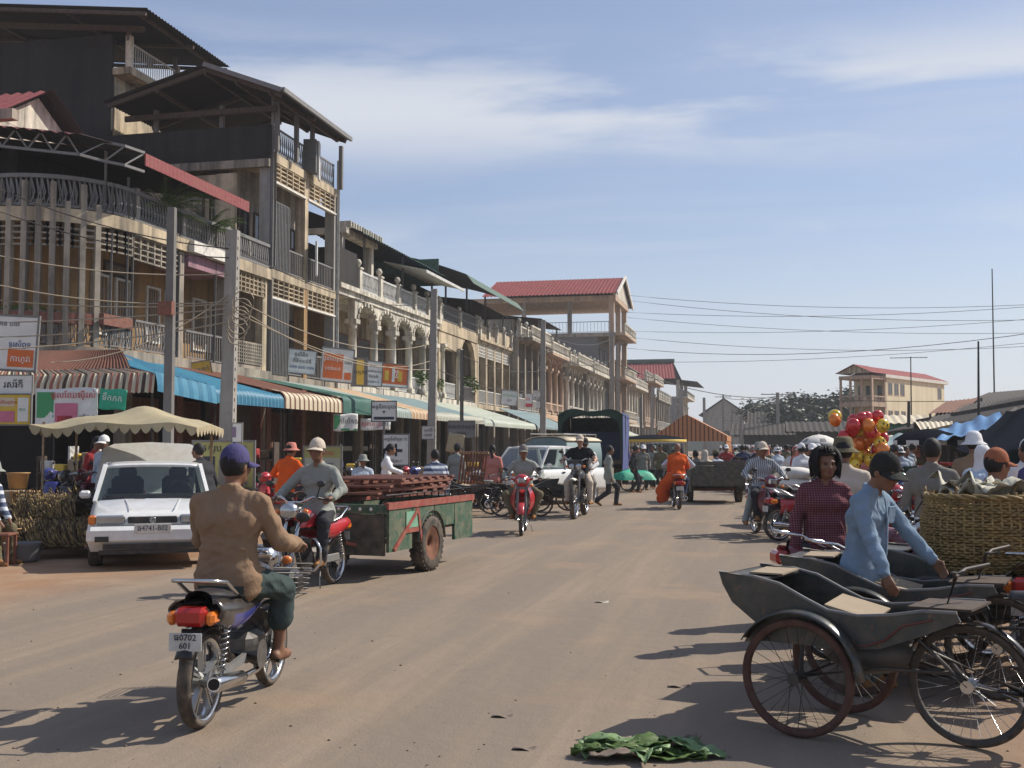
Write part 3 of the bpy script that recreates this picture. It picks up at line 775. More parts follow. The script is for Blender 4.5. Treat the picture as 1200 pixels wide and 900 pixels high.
def bush(label, px, X, z, s):
    c = at(px, 450, X=X); p = thing('potted_plant', label, 'plant', (c.x, c.y, z), 0, 'potted plants on the arcade balcony')
    m = MB(); m.lathe([(.001, 0), (.15, 0), (.2, .3), (.18, .3), (.001, .26)], 12); m.build('pot', 'concrete', p); m = MB()
    for i in range(170):
        d = Vector((random.gauss(0, 1), random.gauss(0, 1), random.gauss(.3, .8))).normalized() * (.42 * s * random.random() ** .5); q = Vector((0, 0, .35 + .4 * s)) + d; x, y, _ = frame_from(Vector((random.gauss(0, 1), random.gauss(0, 1), random.gauss(0, 1))).normalized()); k = .09 * s
        m.add([q - x * k, q + y * k * .45, q + x * k, q - y * k * .45], [(0, 1, 2, 3)])
    m.build('foliage', 'leaf', p)
bush('bushy potted plant behind the pole before the white arcade', 494, XF + .0, 4.3, 1.2); bush('smaller potted plant on the balcony beside the square loggia', 514, XF + .0, 4.3, .9); bush('tall potted plant inside the round arch of the cream shophouse', 549, XF - .3, 4.3, 1.7)
# small red gable behind the canopy
t = MB(); gx, gy = -23.0, 28
corrug(t, (gx - 8, gy, 11.5), (gx + 1.2, gy, 11.5), (gx - 8, gy + 2.2, 12.8), (gx + 1.2, gy + 2.2, 12.8), 22, .04)
corrug(t, (gx - 8, gy + 4.4, 11.5), (gx + 1.2, gy + 4.4, 11.5), (gx - 8, gy + 2.2, 12.8), (gx + 1.2, gy + 2.2, 12.8), 22, .04)
t.build('gable_roof', 'roof_red', B1)
t = MB(); t.bx(gx - 6, gx + .69, gy + .2, gy + 4.2, 10.2, 11.4); t.prism([(gy + .2, 11.4), (gy + 4.2, 11.4), (gy + 2.2, 12.6)], gx + .5, gx + .7, 'x'); t.build('gable_wall', 'plaster_white', B1)
t = MB(); t.bx(gx - 6, gx + 1.6, gy - .2, gy + .1, 11.2, 11.5); t.build('gable_cornice', 'plaster_grey', B1)

# ---------------------------------------------------------------- tall building behind it
B2 = thing('tall_building', 'tall four storey shophouse with open roof terrace and dark blank side wall', 'building')
Y0, Y1 = 36.8, 43.2; YM = 40.1
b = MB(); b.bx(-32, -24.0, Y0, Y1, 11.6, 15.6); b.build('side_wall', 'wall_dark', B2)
b = MB(); b.bx(-32, XF - 1.5, Y0, Y0 + .25, .12, 11.6); b.build('side_wall', 'plaster_cream', B2)
b = MB(); b.bx(-32, XF - 1.5, Y1 - .2, Y1, .12, 11.6); b.build('party_wall', 'plaster_grey', B2)
for z, mt in ((3.95, 'plaster_grey'), (7.75, 'plaster_cream'), (12.05, 'plaster_cream')):
    b = MB(); b.bx(-31.9, XF + .02, Y0 + .01, Y1 - .01, z, z + .32); b.build('floor_slab', mt, B2)
for (y0, y1) in ((Y0 + .35, YM - .2), (YM + .2, Y1 - .2)):
    for z in (7.1, 11.38):
        v = MB(); vents(v, XF, y0, y1, z, z + .64, 5 if z > 9 else 6, 4); v.build('vent_grille', 'plaster_cream', B2)
        v = MB(); v.bx(XF - .14, XF + .03, y0 - .1, y1 + .1, z - .1, z - .03); v.build('vent_sill', 'trim_white', B2)
for z0, z1 in ((4.27, 7.75), (8.07, 12.05)):
    b = MB(); b.bx(XF - 1.8, XF - 1.55, Y0 + .26, Y1 - .21, z0, z1); b.build('back_wall', 'plaster_grey', B2)
    for y, mt in ((Y0 + .16, 'concrete'), (YM, 'plaster_ochre' if z0 < 5 else 'plaster_cream'), (Y1 - .12, 'concrete')):
        b = MB(); b.bx(XF - .42, XF - .005, y - .16, y + .16, z0, z1); b.build('pier', mt, B2)
    for y0, y1 in ((37.3, 38.2), (38.6, 39.6), (40.7, 41.5), (41.9, 42.8)): window(B2, XF - 1.53, y0, y1, z0 + .6, z0 + 2.5, 'pane' if z0 > 5 else 'shutter')
    for y0, y1 in ((Y0 + .35, YM - .2), (YM + .2, Y1 - .3)):
        v = MB(); balus(v, (XF - .08, y0), (XF - .08, y1), z0, .95, .16, style='plain'); v.build('balustrade', 'iron_grey', B2)
b = MB(); b.tube([(XF + .06, Y1 - .02, 3.9), (XF + .06, Y1 - .02, 13.6)], .07, 8); b.build('drain_pipe', 'iron_white', B2)
b = MB(); b.tube([(XF + .06, Y0 + .02, 4.2), (XF + .06, Y0 + .02, 14.4)], .06, 8); b.tube([(XF + .06, Y0 + .3, 8.2), (XF + .06, Y0 + .3, 12.8)], .05, 8); b.build('drain_pipe', 'iron_grey', B2)
# folded steel shutters standing out from the balconies
for z0, z1, y in ((4.25, 7.0, Y0 + .95), (8.1, 10.6, Y0 + .95)):
    s = MB(); s.bx(XF + .0, XF + .05, Y0 + .1, y + .6, z0, z1)
    for i in range(12): yy = Y0 + .12 + (y + .46 - Y0) * i / 11; s.bx(XF + .052, XF + .075, yy, yy + .05, z0 + .03, z1 - .03)
    s.build('steel_shutter', 'shutter_grey', B2)
# side wall openings and parapet
b = MB(); b.bx(-32, XF + .05, Y0 - .12, Y0 - .01, 12.05, 13.3); b.build('terrace_parapet', 'wall_dark', B2)
b = MB(); b.bx(-31.9, XF + .03, Y0 - .2, Y0 - .01, 11.75, 12.04); b.build('slab_edge', 'plaster_grey', B2)
for x0, x1 in ((-19.8, -17.9 - 1.3), (-21.6, -20.1)): window(B2, Y0 - .02, x0, x1, 9.9, 11.0, 'bars', face='y')
b = MB(); b.bx(XF - 2.1, XF - 1.3, Y0 - .1, Y0 - .01, 8.0, 11.6); b.build('side_pier', 'plaster_cream', B2)
for y0, y1 in ((Y0 + .2, YM - .25), (YM + .55, Y1 - .2)):
    v = MB(); balus(v, (XF - .08, y0), (XF - .08, y1), 12.37, 1.0, .17, style='lattice'); v.build('terrace_rail', 'iron_grey', B2)
b = MB(); b.box((XF + .1, YM + .1, 13.0), (.5, .5, 1.3), rz=.2); b.box((XF + .3, YM + .45, 12.9), (.06, .55, 1.5), 1, rz=.3); b.build('hanging_sheet', ['shutter_grey', 'iron_white'], B2)
b = MB(); b.box((XF + .25, YM + .4, 9.0), (.07, .6, 1.3), 0, rz=.35); b.build('hanging_sheet', ['iron_white'], B2)
# terrace roof
exx, ezz = at(410, 160, X=-16.4).x, 14.6
rf = MB()
E0, E1 = Vector((-16.4, 35.3, 14.05)), Vector((-16.4, 41.8, 14.05)); K0, K1 = Vector((-19.4, 35.3, 15.2)), Vector((-19.4, 41.8, 15.2))
corrug(rf, E0, E1, K0, K1, 34, .03); corrug(rf, (-23.4, 35.3, 14.15), (-23.4, 41.8, 14.15), K0, K1, 34, .03); rf.build('terrace_roof', 'roof_tin', B2)
rf = MB()
for y in (35.5, 38.5, 41.6): rf.bar((-16.5, y, 13.95), (-19.4, y, 15.06), .12, .16); rf.bar((-19.4, y, 15.06), (-23.3, y, 14.02), .12, .16)
for x, z in ((-16.9, 14.03), (-18.2, 14.5), (-19.4, 14.92), (-21.3, 14.4)): rf.bar((x, 35.4, z), (x, 41.7, z), .1, .13)
rf.bar((-23.3, Y0 - .2, 13.85), (-17.2, Y0 - .2, 13.85), .12, .2); rf.build('roof_beam', 'wood_dark', B2)
rf = MB(); rf.bar(E0 + Vector((.06, 0, .02)), E1 + Vector((.06, 0, .02)), .1, .16); rf.bar(E0 + Vector((0, -.05, 0)), K0 + Vector((0, -.05, 0)), .06, .16); rf.build('eave_board', 'iron_grey', B2)
for x, y in ((-17.3, Y0 + .1), (-17.3, 38.6), (-17.3, YM), (-17.3, Y1 - .1), (-19.5, Y0 + .1), (-22.2, Y0 + .1)): rf = MB(); rf.bar((x, y, 12.37), (x, y, 14.2), .15); rf.build('roof_post', 'concrete_dark', B2)
# rear block, one storey higher
b = MB(); b.bx(-31.8, -23.9, Y0 + .02, Y1 - .02, 12.37, 15.62); b.build('rear_block', 'plaster_cream', B2)
b = MB(); b.bx(-32, -23.95, Y0 - .14, Y0 - .02, 13.32, 17.2); b.build('side_wall', 'wall_dark', B2)
b = MB(); b.bx(-24.4, -23.2, Y0 - .1, Y1 + .6, 15.64, 15.9); b.build('balcony_slab', 'plaster_cream', B2)
v = MB(); balus(v, (-23.3, Y0 + .1), (-23.3, YM), 15.9, .95, .15); v.build('balustrade', 'iron_white', B2)
v = MB(); balus(v, (-23.3, YM + .2), (-23.3, Y1 + .5), 15.9, .95, .15); v.build('balustrade', 'iron_white', B2)
for y in (Y0 + .0, YM + .1): v = MB(); v.bx(-23.42, -23.2, y - .1, y + .1, 15.9, 17.1); v.build('rail_post', 'plaster_white', B2)
v = MB(); vents(v, -23.86, 37.7, 39.6, 14.5, 15.1, 6, 3); v.build('vent_grille', 'trim_white', B2)
rf = MB(); corrug(rf, (-21.5, 35.0, 17.3), (-21.5, 41.3, 17.3), (-33, 35.0, 18.65), (-33, 41.3, 18.65), 30, .03); rf.build('roof', 'roof_tin', B2)
rf = MB(); rf.bar((-32, Y0 - .5, 18.2), (-22.4, Y0 - .5, 17.1), .14, .2)
for x in (-22.0, -25, -29): rf.bar((x, 35.1, 17.2 + (-21.5 - x) * .117), (x, 41.2, 17.2 + (-21.5 - x) * .117), .1, .14)
for y in (35.1, 38.5, 41.2): rf.bar((-21.6, y, 17.15), (-32, y, 18.38), .1, .14)
rf.build('roof_beam', 'wood_dark', B2)
for y in (Y0 - .05, YM, Y1 - .1): rf = MB(); rf.bar((-23.32, y, 16.9), (-23.32, y, 17.45), .12); rf.build('roof_post', 'concrete_dark', B2)
# ground floor
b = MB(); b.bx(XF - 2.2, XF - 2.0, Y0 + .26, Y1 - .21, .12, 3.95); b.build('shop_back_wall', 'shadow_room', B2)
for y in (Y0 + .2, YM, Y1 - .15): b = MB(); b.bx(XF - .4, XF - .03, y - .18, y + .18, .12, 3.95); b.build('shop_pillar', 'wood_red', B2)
door(B2, XF - 1.9, 37.3, 38.9, .12, 3.0, 'shadow_room'); door(B2, XF - 1.9, 40.6, 42.6, .12, 3.0)  # shadow_room panel stands for an open, unlit doorway

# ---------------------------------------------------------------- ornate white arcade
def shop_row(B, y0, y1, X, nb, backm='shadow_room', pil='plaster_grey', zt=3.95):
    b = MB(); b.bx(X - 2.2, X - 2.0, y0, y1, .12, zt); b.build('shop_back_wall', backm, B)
    for i in range(nb + 1):
        y = y0 + .2 + (y1 - y0 - .4) * i / nb; b = MB(); b.bx(X - .4, X - .03, y - .18, y + .18, .12, zt); b.build('shop_pillar', pil, B)
        if i < nb and i % 2: door(B, X - 1.95, y + .5, y + (y1 - y0) / nb - .5, .12, 2.9, random.choice(['door_wood', 'shutter_grey', 'wood_dark']))
def ball(B, x, y, z, h=.5, m='plaster_white'):
    b = MB(); b.box((x, y, z + h / 2), (.3, .3, h)); b.box((x, y, z + h + .04), (.38, .38, .08)); b.lathe([(.06, h + .08), (.05, h + .14), (.13, h + .2), (.16, h + .3), (.1, h + .42), (.001, h + .46)], 10, 0, Matrix.Translation((x, y, z))); b.build('finial', m, B)
W1 = thing('arcade_building', 'ornate white two storey shophouse with arched loggia and ball finials on its parapet', 'building')
ya, yb = 43.25, 58.0
b = MB(); b.bx(-30, XF + .02, ya, yb, 3.95, 4.3); b.build('floor_slab', 'plaster_white', W1)
b = MB(); b.bx(-30, XF + .05, ya, yb, 8.05, 8.45); b.bx(XF + .05, XF + .2, ya - .02, yb, 8.3, 8.5); b.build('cornice', 'plaster_white', W1)
b = MB(); b.bx(XF - 2.4, XF - 2.2, ya + .2, yb - .2, 4.3, 8.05); b.build('back_wall', 'plaster_cream', W1)
b = MB(); b.bx(-30, XF - .4, ya, ya + .18, .12, 8.05); b.build('party_wall', 'plaster_ochre', W1)
b = MB(); b.bx(-30, XF - .4, yb - .18, yb, .12, 8.05); b.build('party_wall', 'plaster_grey', W1)
cols = [45.6, 48.3, 50.9, 53.4, 55.7, 57.8]
for y in cols: b = MB(); column(b, XF - .2, y, 4.3, 7.2, .19); b.build('column', 'plaster_white', W1)
for y0, y1 in zip(cols, cols[1:]):
    b = MB(); arch(b, XF - .02, y0 + .2, y1 - .2, 4.3, 7.2, 8.05, .32, flat=.62); b.bx(XF - .34, XF - .02, y0 - .2, y0 + .2, 7.2, 8.05); b.build('arch', 'plaster_white', W1)
    b = MB(); n = 9
    for i in range(n):
        a = math.pi * (i + .5) / n; c, r = (y0 + y1) / 2, (y1 - y0) / 2 - .12; b.box((XF + .01, c - r * math.cos(a), 7.2 + r * .66 * math.sin(a)), (.08, .2, .12), rot=Matrix.Rotation(math.pi / 2 - a, 3, 'X'))
    tag(b.build('arch_moulding', 'plaster_white', W1), kind='stuff')
    window(W1, XF - 2.17, y0 + .35, y1 - .35, 4.35, 7.0, 'shutter', frame='wood_red')
    v = MB(); balus(v, (XF - .2, y0 + .3), (XF - .2, y1 - .3), 4.3, .85, .15, style='lattice'); v.build('balustrade', 'iron_white', W1)
    v = MB(); balus(v, (XF + .05, y0 + .2), (XF + .05, y1 - .2), 8.48, .85, .17, style='lattice', rail=.08); v.build('parapet_rail', 'iron_white', W1)
for y in cols: ball(W1, XF + .04, y, 8.45, .95)
b = MB(); b.bx(-22, XF + .1, ya - .0, 45.3, 8.46, 10.0); b.build('terrace_block', 'wall_dark', W1)
# pergola on the terrace
b = MB()
for x, y in ((-18.3, 45.6), (-18.3, 49.3), (-21.5, 45.6), (-21.5, 49.3)): b.bx(x - .15, x + .15, y - .15, y + .15, 8.45, 11.0)
b.bx(-21.9, -17.9, 45.3, 45.6, 11.0, 11.25); b.bx(-18.5, -18.0, 45.6, 49.6, 11.0, 11.25)
for i in range(14): b.box((-18.25, 45.5 + i * .31, 11.42), (1.0, .07, .26))
tag(b.build('pergola', 'plaster_white', W1), kind='stuff')
# green tin roofs
rf = MB(); corrug(rf, (-17.4, 46, 11.1), (-17.4, 60.5, 11.1), (-23, 44, 13.3), (-23, 60.5, 12.4), 40, .03); rf.build('terrace_roof', 'roof_green', W1)
rf = MB(); corrug(rf, (-16.2, 51.5, 10.25), (-16.2, 58.5, 10.25), (-18.4, 51.5, 10.75), (-18.4, 58.5, 10.75), 30, .03); rf.bar((-16.2, 51.5, 10.2), (-16.2, 58.5, 10.2), .06, .14, 1); rf.build('eave_sheet', ['awn_blue2', 'iron_white'], W1)
for y in (47.5, 53, 58): rf = MB(); rf.tube([(-17.9, y, 8.45), (-17.9, y, 11.2)], .06, 8); rf.build('roof_post', 'iron_grey', W1)
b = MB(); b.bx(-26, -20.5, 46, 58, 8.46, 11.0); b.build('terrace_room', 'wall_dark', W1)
shop_row(W1, ya + .2, yb - .2, XF, 5)

W2 = thing('cream_arch_building', 'cream shophouse with one tall square loggia opening and a round arch', 'building')
ya, yb = 58.02, 66.2
b = MB(); b.bx(-30, XF + .02, ya, yb, 3.95, 4.3); b.build('floor_slab', 'plaster_white', W2)
b = MB(); b.bx(-30, XF + .06, ya, yb, 8.0, 8.6); b.build('cornice', 'plaster_cream', W2)
b = MB(); b.bx(XF - 2.2, XF - 2.0, ya + .1, yb - .1, 4.3, 8.0); b.build('back_wall', 'wood_red', W2)
b = MB(); b.bx(-30, XF - .4, yb - .18, yb, .12, 8.0); b.build('party_wall', 'plaster_grey', W2)
b = MB(); b.bx(XF - .3, XF, ya, ya + .55, 4.3, 8.0); b.bx(XF - .3, XF, 61.6, 62.4, 4.3, 8.0); b.bx(XF - .3, XF, yb - .4, yb, 4.3, 8.0); b.bx(XF - .3, XF, ya + .55, 61.6, 7.1, 8.0); arch(b, XF, 62.4, yb - .4, 4.3, 6.4, 8.0, .3); b.build('front_wall', 'plaster_cream', W2)
b = MB(); column(b, XF + .02, 58.6, 4.3, 7.3, .16); b.build('column', 'plaster_white', W2)
b = MB(); column(b, XF + .02, 61.9, 4.3, 7.3, .16); b.build('column', 'plaster_white', W2)
v = MB(); balus(v, (XF - .1, 58.6), (XF - .1, 61.6), 4.3, .9, .15, style='lattice'); v.build('balustrade', 'iron_white', W2)
v = MB(); balus(v, (XF - .1, 62.5), (XF - .1, 65.7), 4.3, .9, .15, style='plain'); v.build('balustrade', 'iron_grey', W2)
v = MB(); balus(v, (XF, ya + .2), (XF, 62), 8.6, .9, .15, style='lattice'); v.build('parapet_rail', 'iron_grey', W2)
v = MB(); balus(v, (XF, 62.2), (XF, yb - .1), 8.6, .95, .1, style='plain'); v.build('parapet_rail', 'iron_grey', W2)
for y in (58.2, 62.1, 66.0): ball(W2, XF, y, 8.6, .75)
rf = MB()
def curl(u, v): 
    x = -24 + 8.2 * u; return (x, 59 + 13 * v, 12.6 - .9 * max(0, u - .3) ** 1.5 * 3 - .35 * (u > .97))
rf.grid(curl, 20, 6, 0, True); rf.grid(lambda u, v: Vector(curl(u, 1 - v)) - Vector((0, 0, .03)), 20, 6, 1, True); rf.build('terrace_roof', ['roof_green', 'roof_under'], W2)
rf = MB(); rf.bx(-24, -17.8, 58.9, 59.0, 10.6, 12.1); rf.build('tin_screen', 'roof_green', W2)
for y in (60, 64.5, 69): rf = MB(); rf.tube([(-17.7, y, 8.6), (-17.7, y, 11.3)], .06, 8); rf.build('roof_post', 'iron_grey', W2)
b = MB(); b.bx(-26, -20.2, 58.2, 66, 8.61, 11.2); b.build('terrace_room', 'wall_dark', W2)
shop_row(W2, ya + .1, yb - .1, XF, 3)

def shophouse(name, label, y0, y1, X, z1, z2, wall, style, top='rail', third=None, balc=0.0, shopb=2):
    """two storey shophouse: z1 first floor, z2 roof slab"""
    B = thing(name, label, 'building')
    b = MB(); b.bx(X - 12, X + .02, y0, y1, z1 - .3, z1); b.build('floor_slab', wall, B)
    b = MB(); b.bx(X - 12, X + .08, y0, y1, z2 - .3, z2); b.bx(X + .08, X + .22, y0 + .01, y1 - .01, z2 - .14, z2 + .03); b.build('cornice', wall, B)
    b = MB(); b.bx(X - 12, X - .3, y0, y0 + .2, .12, z2 - .3); b.build('party_wall', 'plaster_grey', B)
    b = MB(); b.bx(X - 12, X - .3, y1 - .2, y1, .12, z2 - .3); b.build('party_wall', 'plaster_grey', B)
    b = MB(); b.bx(X - 1.7, X - 1.5, y0 + .2, y1 - .2, z1, z2 - .3); b.build('back_wall', 'plaster_grey', B)
    L = y1 - y0; n = max(2, round(L / 2.6)); ys = [y0 + .25 + (L - .5) * i / n for i in range(n + 1)]
    for y in ys:
        b = MB()
        if style == 'column': column(b, X - .15, y, z1, z2 - .3 - .8, .2)
        else: b.bx(X - .4, X - .01, y - .2, y + .2, z1, z2 - .3)
        b.build('column' if style == 'column' else 'pier', wall, B)
    for a, c in zip(ys, ys[1:]):
        if style == 'column':
            b = MB(); arch(b, X - .02, a + .2, c - .2, z1, z2 - 1.1, z2 - .3, .28, flat=.6, n=8); b.build('arch', wall, B)
        elif style == 'vent':
            v = MB(); vents(v, X - .03, a + .2, c - .2, z2 - 1.1, z2 - .32, 6, 4); v.build('vent_grille', 'trim_white', B)
        window(B, X - 1.47, a + .4, c - .4, z1 + .1, z2 - 1.2, random.choice(['shutter', 'shutter', 'pane']), frame=random.choice(['wood_red', 'wood_dark']))
        v = MB(); (bottles if style == 'column' else balus)(v, (X - .05, a + .22), (X - .05, c - .22), z1, .85); v.build('balustrade', 'iron_white' if style != 'column' else wall, B)
        if top == 'rail': v = MB(); bottles(v, (X + .05, a + .15), (X + .05, c - .15), z2, .85); v.build('parapet_rail', 'plaster_white', B)
        elif top == 'solid': v = MB(); v.bx(X - .1, X + .05, a + .15, c - .15, z2, z2 + .85); v.build('parapet', wall, B)
    if top: 
        for y in ys: ball(B, X + .05, y, z2, .9)
    if balc:
        b = MB(); b.bx(X + .02, X + balc, ys[0], ys[-1], z2 - .2, z2); b.build('balcony_slab', wall, B)
        v = MB(); bottles(v, (X + balc - .1, ys[0]), (X + balc - .1, ys[-1]), z2, .85); v.build('balustrade', 'plaster_white', B)
    if third:
        h, mroof = third
        b = MB(); b.bx(X - 9, X - 2.5, y0 + .1, y1 - .1, z2, z2 + h); b.build('upper_storey', 'plaster_grey', B)
        rf = MB(); corrug(rf, (X - .2, y0 - .2, z2 + h - .1), (X - .2, y1 + .2, z2 + h - .1), (X - 9, y0 - .2, z2 + h + .9), (X - 9, y1 + .2, z2 + h + .9), 24, .03); rf.build('upper_roof', mroof, B)
        for y in (ys[0], ys[-1]): rf = MB(); rf.tube([(X - .5, y, z2), (X - .5, y, z2 + h)], .06, 6); rf.build('roof_post', 'iron_grey', B)
        for a, c in zip(ys, ys[1:]): window(B, X - 2.47, a + .4, c - .4, z2 + .8, z2 + h - .5, 'pane')
    shop_row(B, y0 + .1, y1 - .1, X, shopb)
    return B
W3 = shophouse('vented_shophouse', 'grey shophouse with rows of white breeze blocks over its loggia', 66.25, 75.4, XF, 4.3, 8.4, 'plaster_cream', 'vent', 'solid', (2.4, 'roof_tin'))
S = [('weathered_shophouse', 'weathered grey shophouse with projecting iron balcony and pots on its parapet', 75.45, 83.0, -17.0, 4.2, 9.3, 'plaster_grey', 'pier', 'rail', None, 1.0),
     ('columned_shophouse', 'peach shophouse with stout columns beside the tin terrace roof', 83.05, 91.0, -16.6, 4.2, 8.9, 'plaster_pink', 'column', 'rail', (2.6, 'roof_tin'), .6),
     ('ball_parapet_shophouse', 'pale shophouse with white balls along its parapet and pink balcony', 91.05, 99.0, -16.2, 4.2, 8.6, 'plaster_white', 'column', 'rail', None, .9),
     ('arched_shophouse', 'pale shophouse with close set round arches next to the red roofed tower', 99.05, 109.0, -15.7, 4.2, 8.5, 'plaster_white', 'column', 'rail', None, .5)]
for a in S: shophouse(a[0], a[1], a[2], a[3], a[4], a[5], a[6], a[7], a[8], a[9], a[10], a[11], 3)
# ---------------------------------------------------------------- tower with the red tiled roof
T = thing('red_roof_tower', 'tall narrow building with open top floor under a red tiled gable roof', 'building')
X = -15.0; y0, y1 = 109.1, 119.5
for z in (4.3, 8.6, 13.0):
    b = MB(); b.bx(X - 15 if z < 13 else X - 14, X + .3, y0, y1, z - .4, z); b.build('floor_slab', 'plaster_grey', T)
    b = MB(); b.bx(X + .3, X + 1.3, y0 + .3, y1 - .3, z - .25, z); b.build('balcony_slab', 'plaster_pink', T)
    v = MB(); bottles(v, (X + 1.2, y0 + .4), (X + 1.2, y1 - .4), z, .95, .4); v.build('balustrade', 'plaster_white', T)
b = MB(); b.bx(X - 15, X - 1.4, y0 + .1, y1 - .1, .12, 12.6); b.build('wall', 'concrete_dark', T)
for z0, z1 in ((.12, 3.9), (4.3, 8.2), (8.6, 12.6), (13.0, 16.2)):
    for y in (y0 + .3, (y0 + y1) / 2, y1 - .3): b = MB(); b.bx(X - .3, X + .2, y - .25, y + .25, z0, z1); b.build('pier', 'plaster_pink', T)
for i, x in enumerate((X - 4.3, X - 9, X - 13.5)): b = MB(); b.bx(x - .2, x + .2, y0 + .1, y0 + .5, 13.0, 16.2); b.build('pier', 'plaster_grey', T)
v = MB(); balus(v, (X - 13.5, y0 + .1), (X, y0 + .1), 13.0, 1.1, .35); v.build('balustrade', 'iron_grey', T)
b = MB(); b.bx(X - 14.5, X + .4, y0 - .1, y1 + .1, 16.2, 16.7); b.build('eave_beam', 'plaster_pink', T)
rf = MB(); ym = (y0 + y1) / 2
for ye in (y0 - 1.2, y1 + 1.2): corrug(rf, (X - 13, ye, 16.75), (X + .7, ye, 16.75), (X - 13, ym, 19.2), (X + .7, ym, 19.2), 36, .05)
rf.build('roof', 'roof_tile', T)
b = MB(); b.prism([(y0 - .9, 16.72), (y1 + .9, 16.72), (ym, 18.95)], X + .2, X + .4, 'x'); b.build('gable_wall', 'plaster_white', T)
b = MB(); b.bar((X + .74, y0 - 1.3, 16.7), (X + .74, ym, 19.25), .14, .34); b.bar((X + .74, y1 + 1.3, 16.7), (X + .74, ym, 19.25), .14, .34); b.build('barge_board', 'trim_white', T)
for z in (4.9, 9.2):
    for k in range(3): window(T, X - 1.38, y0 + .9 + k * 3.1, y0 + 2.9 + k * 3.1, z, z + 2.3, 'shutter')
shop_row(T, y0 + .1, y1 - .1, X + .2, 3, zt=3.9)
D = [('canopy_shophouse', 'white shophouse with a curved white canopy frame on its roof', 119.7, 133, -14.6, 4.2, 8.3, 'plaster_white', 'pier', 'rail', (2.2, 'trim_white'), .7),
     ('narrow_pink_shophouse', 'narrow shophouse with pink columns and grey side wall', 134, 146, -14.4, 4.4, 9.6, 'plaster_pink', 'column', 'rail', None, 1.2),
     ('far_shophouse', 'low grey shophouse standing before the block with the red and green roof', 147, 166, -14.2, 4.2, 8.0, 'plaster_grey', 'pier', 'rail', None, 0)]
for a in D: shophouse(*a[:12], 4)
EB = shophouse('red_green_roof_building', 'two storey block with red tiled roof and green ridge above an open terrace', 172, 190, -13.2, 4.6, 9.4, 'plaster_white', 'column', 'rail', None, 1.2, 4)
b = MB(); b.bx(-30, -13.6, 171.9, 172.1, .1, 9.2); b.build('side_wall', 'concrete', EB)
rf = MB(); corrug(rf, (-32, 169, 12.0), (-13.5, 169, 12.0), (-32, 176, 15.0), (-14.5, 176, 15.0), 40, .06); corrug(rf, (-32, 184, 12.0), (-13.5, 184, 12.0), (-32, 176, 15.0), (-14.5, 176, 15.0), 40, .06); rf.build('roof', 'roof_tile', EB)
rf = MB(); rf.bx(-32, -14.3, 175.6, 176.4, 14.95, 15.5); rf.build('ridge', 'roof_green', EB)
rf = MB(); corrug(rf, (-10.5, 172, 11.6), (-10.5, 190, 11.6), (-17, 172, 12.4), (-17, 190, 12.4), 26, .05); rf.build('lean_to_roof', 'roof_tin', EB)
for x, y in ((-13.5, 172.3), (-16.5, 172.3), (-13.5, 180), (-13.5, 189)): rf = MB(); rf.bx(x - .25, x + .25, y - .25, y + .25, 9.4, 12); rf.build('roof_post', 'plaster_white', EB)
EF = thing('gable_building', 'grey gable ended hall closing the view at the street end', 'building')
p0, p1, pt_, pb = at(838, 490, d=205), at(872, 490, d=205), at(850, 468, d=205), at(872, 482, d=205)
b = MB(); wx = p1.x - p0.x + 2; yy = p0.y
b.prism([(p0.x - 2, 0), (p1.x, 0), (p1.x, pb.z - .4), ((p0.x + p1.x) / 2 - 1, pt_.z), (p0.x - 2, pb.z - .4)], yy, yy + 14, 'y'); b.build('wall', 'concrete', EF)
b = MB(); cxm = (p0.x + p1.x) / 2 - 1
for xe in (p0.x - 3, p1.x + 1): corrug(b, (xe, yy - .6, pb.z - .75), (xe, yy + 14.4, pb.z - .75), (cxm, yy - .6, pt_.z + .2), (cxm, yy + 14.4, pt_.z + .2), 20, .05)
b.build('roof', 'roof_tin', EF)
for k in range(3): window(EF, yy - .02, p0.x - .5 + k * 1.9, p0.x + .7 + k * 1.9, 3.4, 4.6, 'pane', face='y')
# far warehouse and low sheds
def shed(name, label, px0, px1, d, h_eave, h_ridge, roofm, wallm, depth=14, over=1.0):
    a, c = gd(px0, d), gd(px1, d); B = thing(name, label, 'building'); y = (a.y + c.y) / 2
    b = MB(); b.bx(a.x, c.x, y, y + depth, 0, h_eave); b.build('wall', wallm, B)
    b = MB(); corrug(b, (a.x - over, y - over, h_eave), (c.x + over, y - over, h_eave), (a.x - over, y + depth / 2, h_ridge), (c.x + over, y + depth / 2, h_ridge), int((c.x - a.x) / .35), .05)
    corrug(b, (a.x - over, y + depth + over, h_eave), (c.x + over, y + depth + over, h_eave), (a.x - over, y + depth / 2, h_ridge), (c.x + over, y + depth / 2, h_ridge), int((c.x - a.x) / .35), .05); b.build('roof', roofm, B)
    n = max(2, int((c.x - a.x) / 3.5)); W = (c.x - a.x) / n
    for i in range(n): 
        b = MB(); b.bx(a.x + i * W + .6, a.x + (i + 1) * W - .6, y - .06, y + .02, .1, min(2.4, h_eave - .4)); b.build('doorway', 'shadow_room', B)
    return B
shed('warehouse', 'long pale warehouse far beyond the street lamp', 872, 912, 230, 8, 9.6, 'awn_cream', 'plaster_cream')
shed('dark_shed', 'dark tin roofed shed beside the trees', 885, 960, 135, 3.0, 6.2, 'roof_tin', 'wall_dark')
shed('low_shed', 'low shed with a rusty pale roof in front of the trees', 868, 930, 118, 2.9, 4.2, 'roof_tin', 'wall_dark', 8)
shed('market_shed', 'low shed with brown roof behind the white parasol', 935, 1000, 100, 3.0, 4.0, 'roof_tin', 'wall_dark', 8)
shed('green_front_shed', 'low shed with green front wall under the yellow building', 1035, 1080, 80, 3.3, 4.0, 'awn_cream', 'tarp_green_bright', 6, .6)
